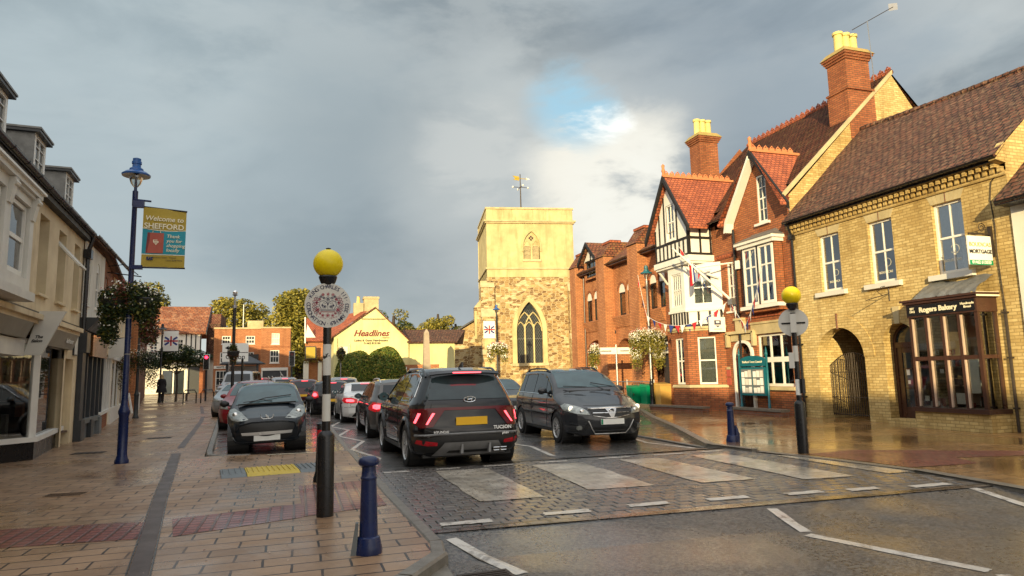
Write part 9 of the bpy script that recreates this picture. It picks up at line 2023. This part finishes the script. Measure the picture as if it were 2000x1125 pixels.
# pale 4x4 at the far end of the bay
def van(label, x, y, hd):
    c = Car('car', label, PSIL, 4.4, 1.9, [(0, 1.85), (.5, 1.90), (2.6, 1.88), (2.9, 1.72), (3.15, 1.25), (3.4, 1.15), (4.3, 1.05), (4.4, .95)], [(.2, .1), (.5, 0), (1.8, .06)], [(.2, .1), (.5, 0), (1.0, .08)], 1.12, .25, (.85, 3.55), .37, .22, group='cars parked in the left bay', crown=.14, frnd=.12, curv=(.05, .12), archm=TRIM)
    c.patch('windscreen', [(-.72, 1.24), (.72, 1.24), (.64, 1.70), (-.64, 1.70)], 'front', CGL, .007)
    for s in (1, -1):
        c.side = s; c.patch('side_window', [(.3, 1.2), (.35, 1.7), (1.5, 1.74), (1.5, 1.18)], 'side', CGL); c.patch('side_window', [(1.6, 1.18), (1.6, 1.74), (2.5, 1.72), (2.8, 1.18)], 'side', CGL)
    c.side = 1
    for s in (1, -1): c.patch('headlight', [(s*(.68+.11*math.cos(R_(t))), .82+.11*math.sin(R_(t))) for t in range(0, 360, 30)], 'front', HEADL, .012)
    c.patch('grille', [(-.48, .92), (-.48, .72), (.48, .72), (.48, .92)], 'front', TRIM, .01); c.patch('front_bumper', [(-.9, .52), (-.9, .34), (.9, .34), (.9, .52)], 'front', TRIM, .02); plate(c, 0, .40, .52, .112, 'front', PLW, 0, .03); c.mirror_(2.75, 1.3, TRIM)
    c.place(x, y, hd, gz(y)-.05)
van('pale silver boxy off-roader parked at the far end of the bay', -3.0, 44.6, 188)
# tea-coloured puddle shine is the wet road itself; far people ------------------------
def person(x, y, rz, label):
    T_ = thing('person', label, 'person', (x, y, gz(y)), rz)
    me = bpy.data.meshes.new('body'); V = [(0, 0, .95), (0, 0, 1.15), (0, .0, 1.38), (0, .01, 1.50), (0, .02, 1.60), (0, .02, 1.70), (.17, 0, 1.40), (.22, .02, 1.14), (.20, .12, .92), (-.17, 0, 1.40), (-.23, -.02, 1.14), (-.22, .06, .90), (.09, 0, .90), (.10, .06, .50), (.10, -.02, .09), (.10, .12, .03), (-.09, 0, .90), (-.09, -.06, .50), (-.09, -.22, .13), (-.09, -.12, .04), (.20, .15, .84), (-.22, .08, .82)]
    E_ = [(0, 1), (1, 2), (2, 3), (3, 4), (4, 5), (2, 6), (6, 7), (7, 8), (8, 20), (2, 9), (9, 10), (10, 11), (11, 21), (0, 12), (12, 13), (13, 14), (14, 15), (0, 16), (16, 17), (17, 18), (18, 19)]
    Rr = [.15, .14, .15, .055, .085, .075, .06, .045, .03, .06, .045, .03, .085, .06, .04, .035, .085, .06, .04, .035, .025, .025]
    me.from_pydata(V, E_, []); me.materials.append(COATM); o = bpy.data.objects.new('body', me); COL.objects.link(o); o.parent = T_
    md = o.modifiers.new('skin', 'SKIN')
    for sv, r in zip(me.skin_vertices[0].data if me.skin_vertices else [], Rr): sv.radius = (r, r)
    if me.skin_vertices: me.skin_vertices[0].data[0].use_root = True
    o.modifiers.new('sub', 'SUBSURF').levels = 1; o.modifiers['sub'].render_levels = 2
    a = MB(); a.lathe([(.10, 1.48), (.20, 1.42), (.22, 1.25), (.18, 1.08), (.25, .90), (.31, .66), (.30, .64), (.1, .7)], (0, 0, 0), COATM, 18); a.build('coat', T_, 50)
    a = MB(); a.ball((0, -.01, 1.62), .105, HAIR, 12, (1, 1.05, 1.15)); a.ball((0, -.05, 1.50), .10, HAIR, 12, (1.1, .7, 1.3)); a.build('hair', T_, 60)
    a = MB(); a.ball((0, .065, 1.60), .075, SKIN, 10, (.95, .7, 1.25)); a.ball((0, .12, 1.60), .015, SKIN, 6); a.build('face', T_, 60)
person(-7.75, 45.0, R_(8), 'woman with pale hair in a black coat walking away up the left pavement')
for o in bpy.data.objects:
    if '_w' in o: del o['_w']
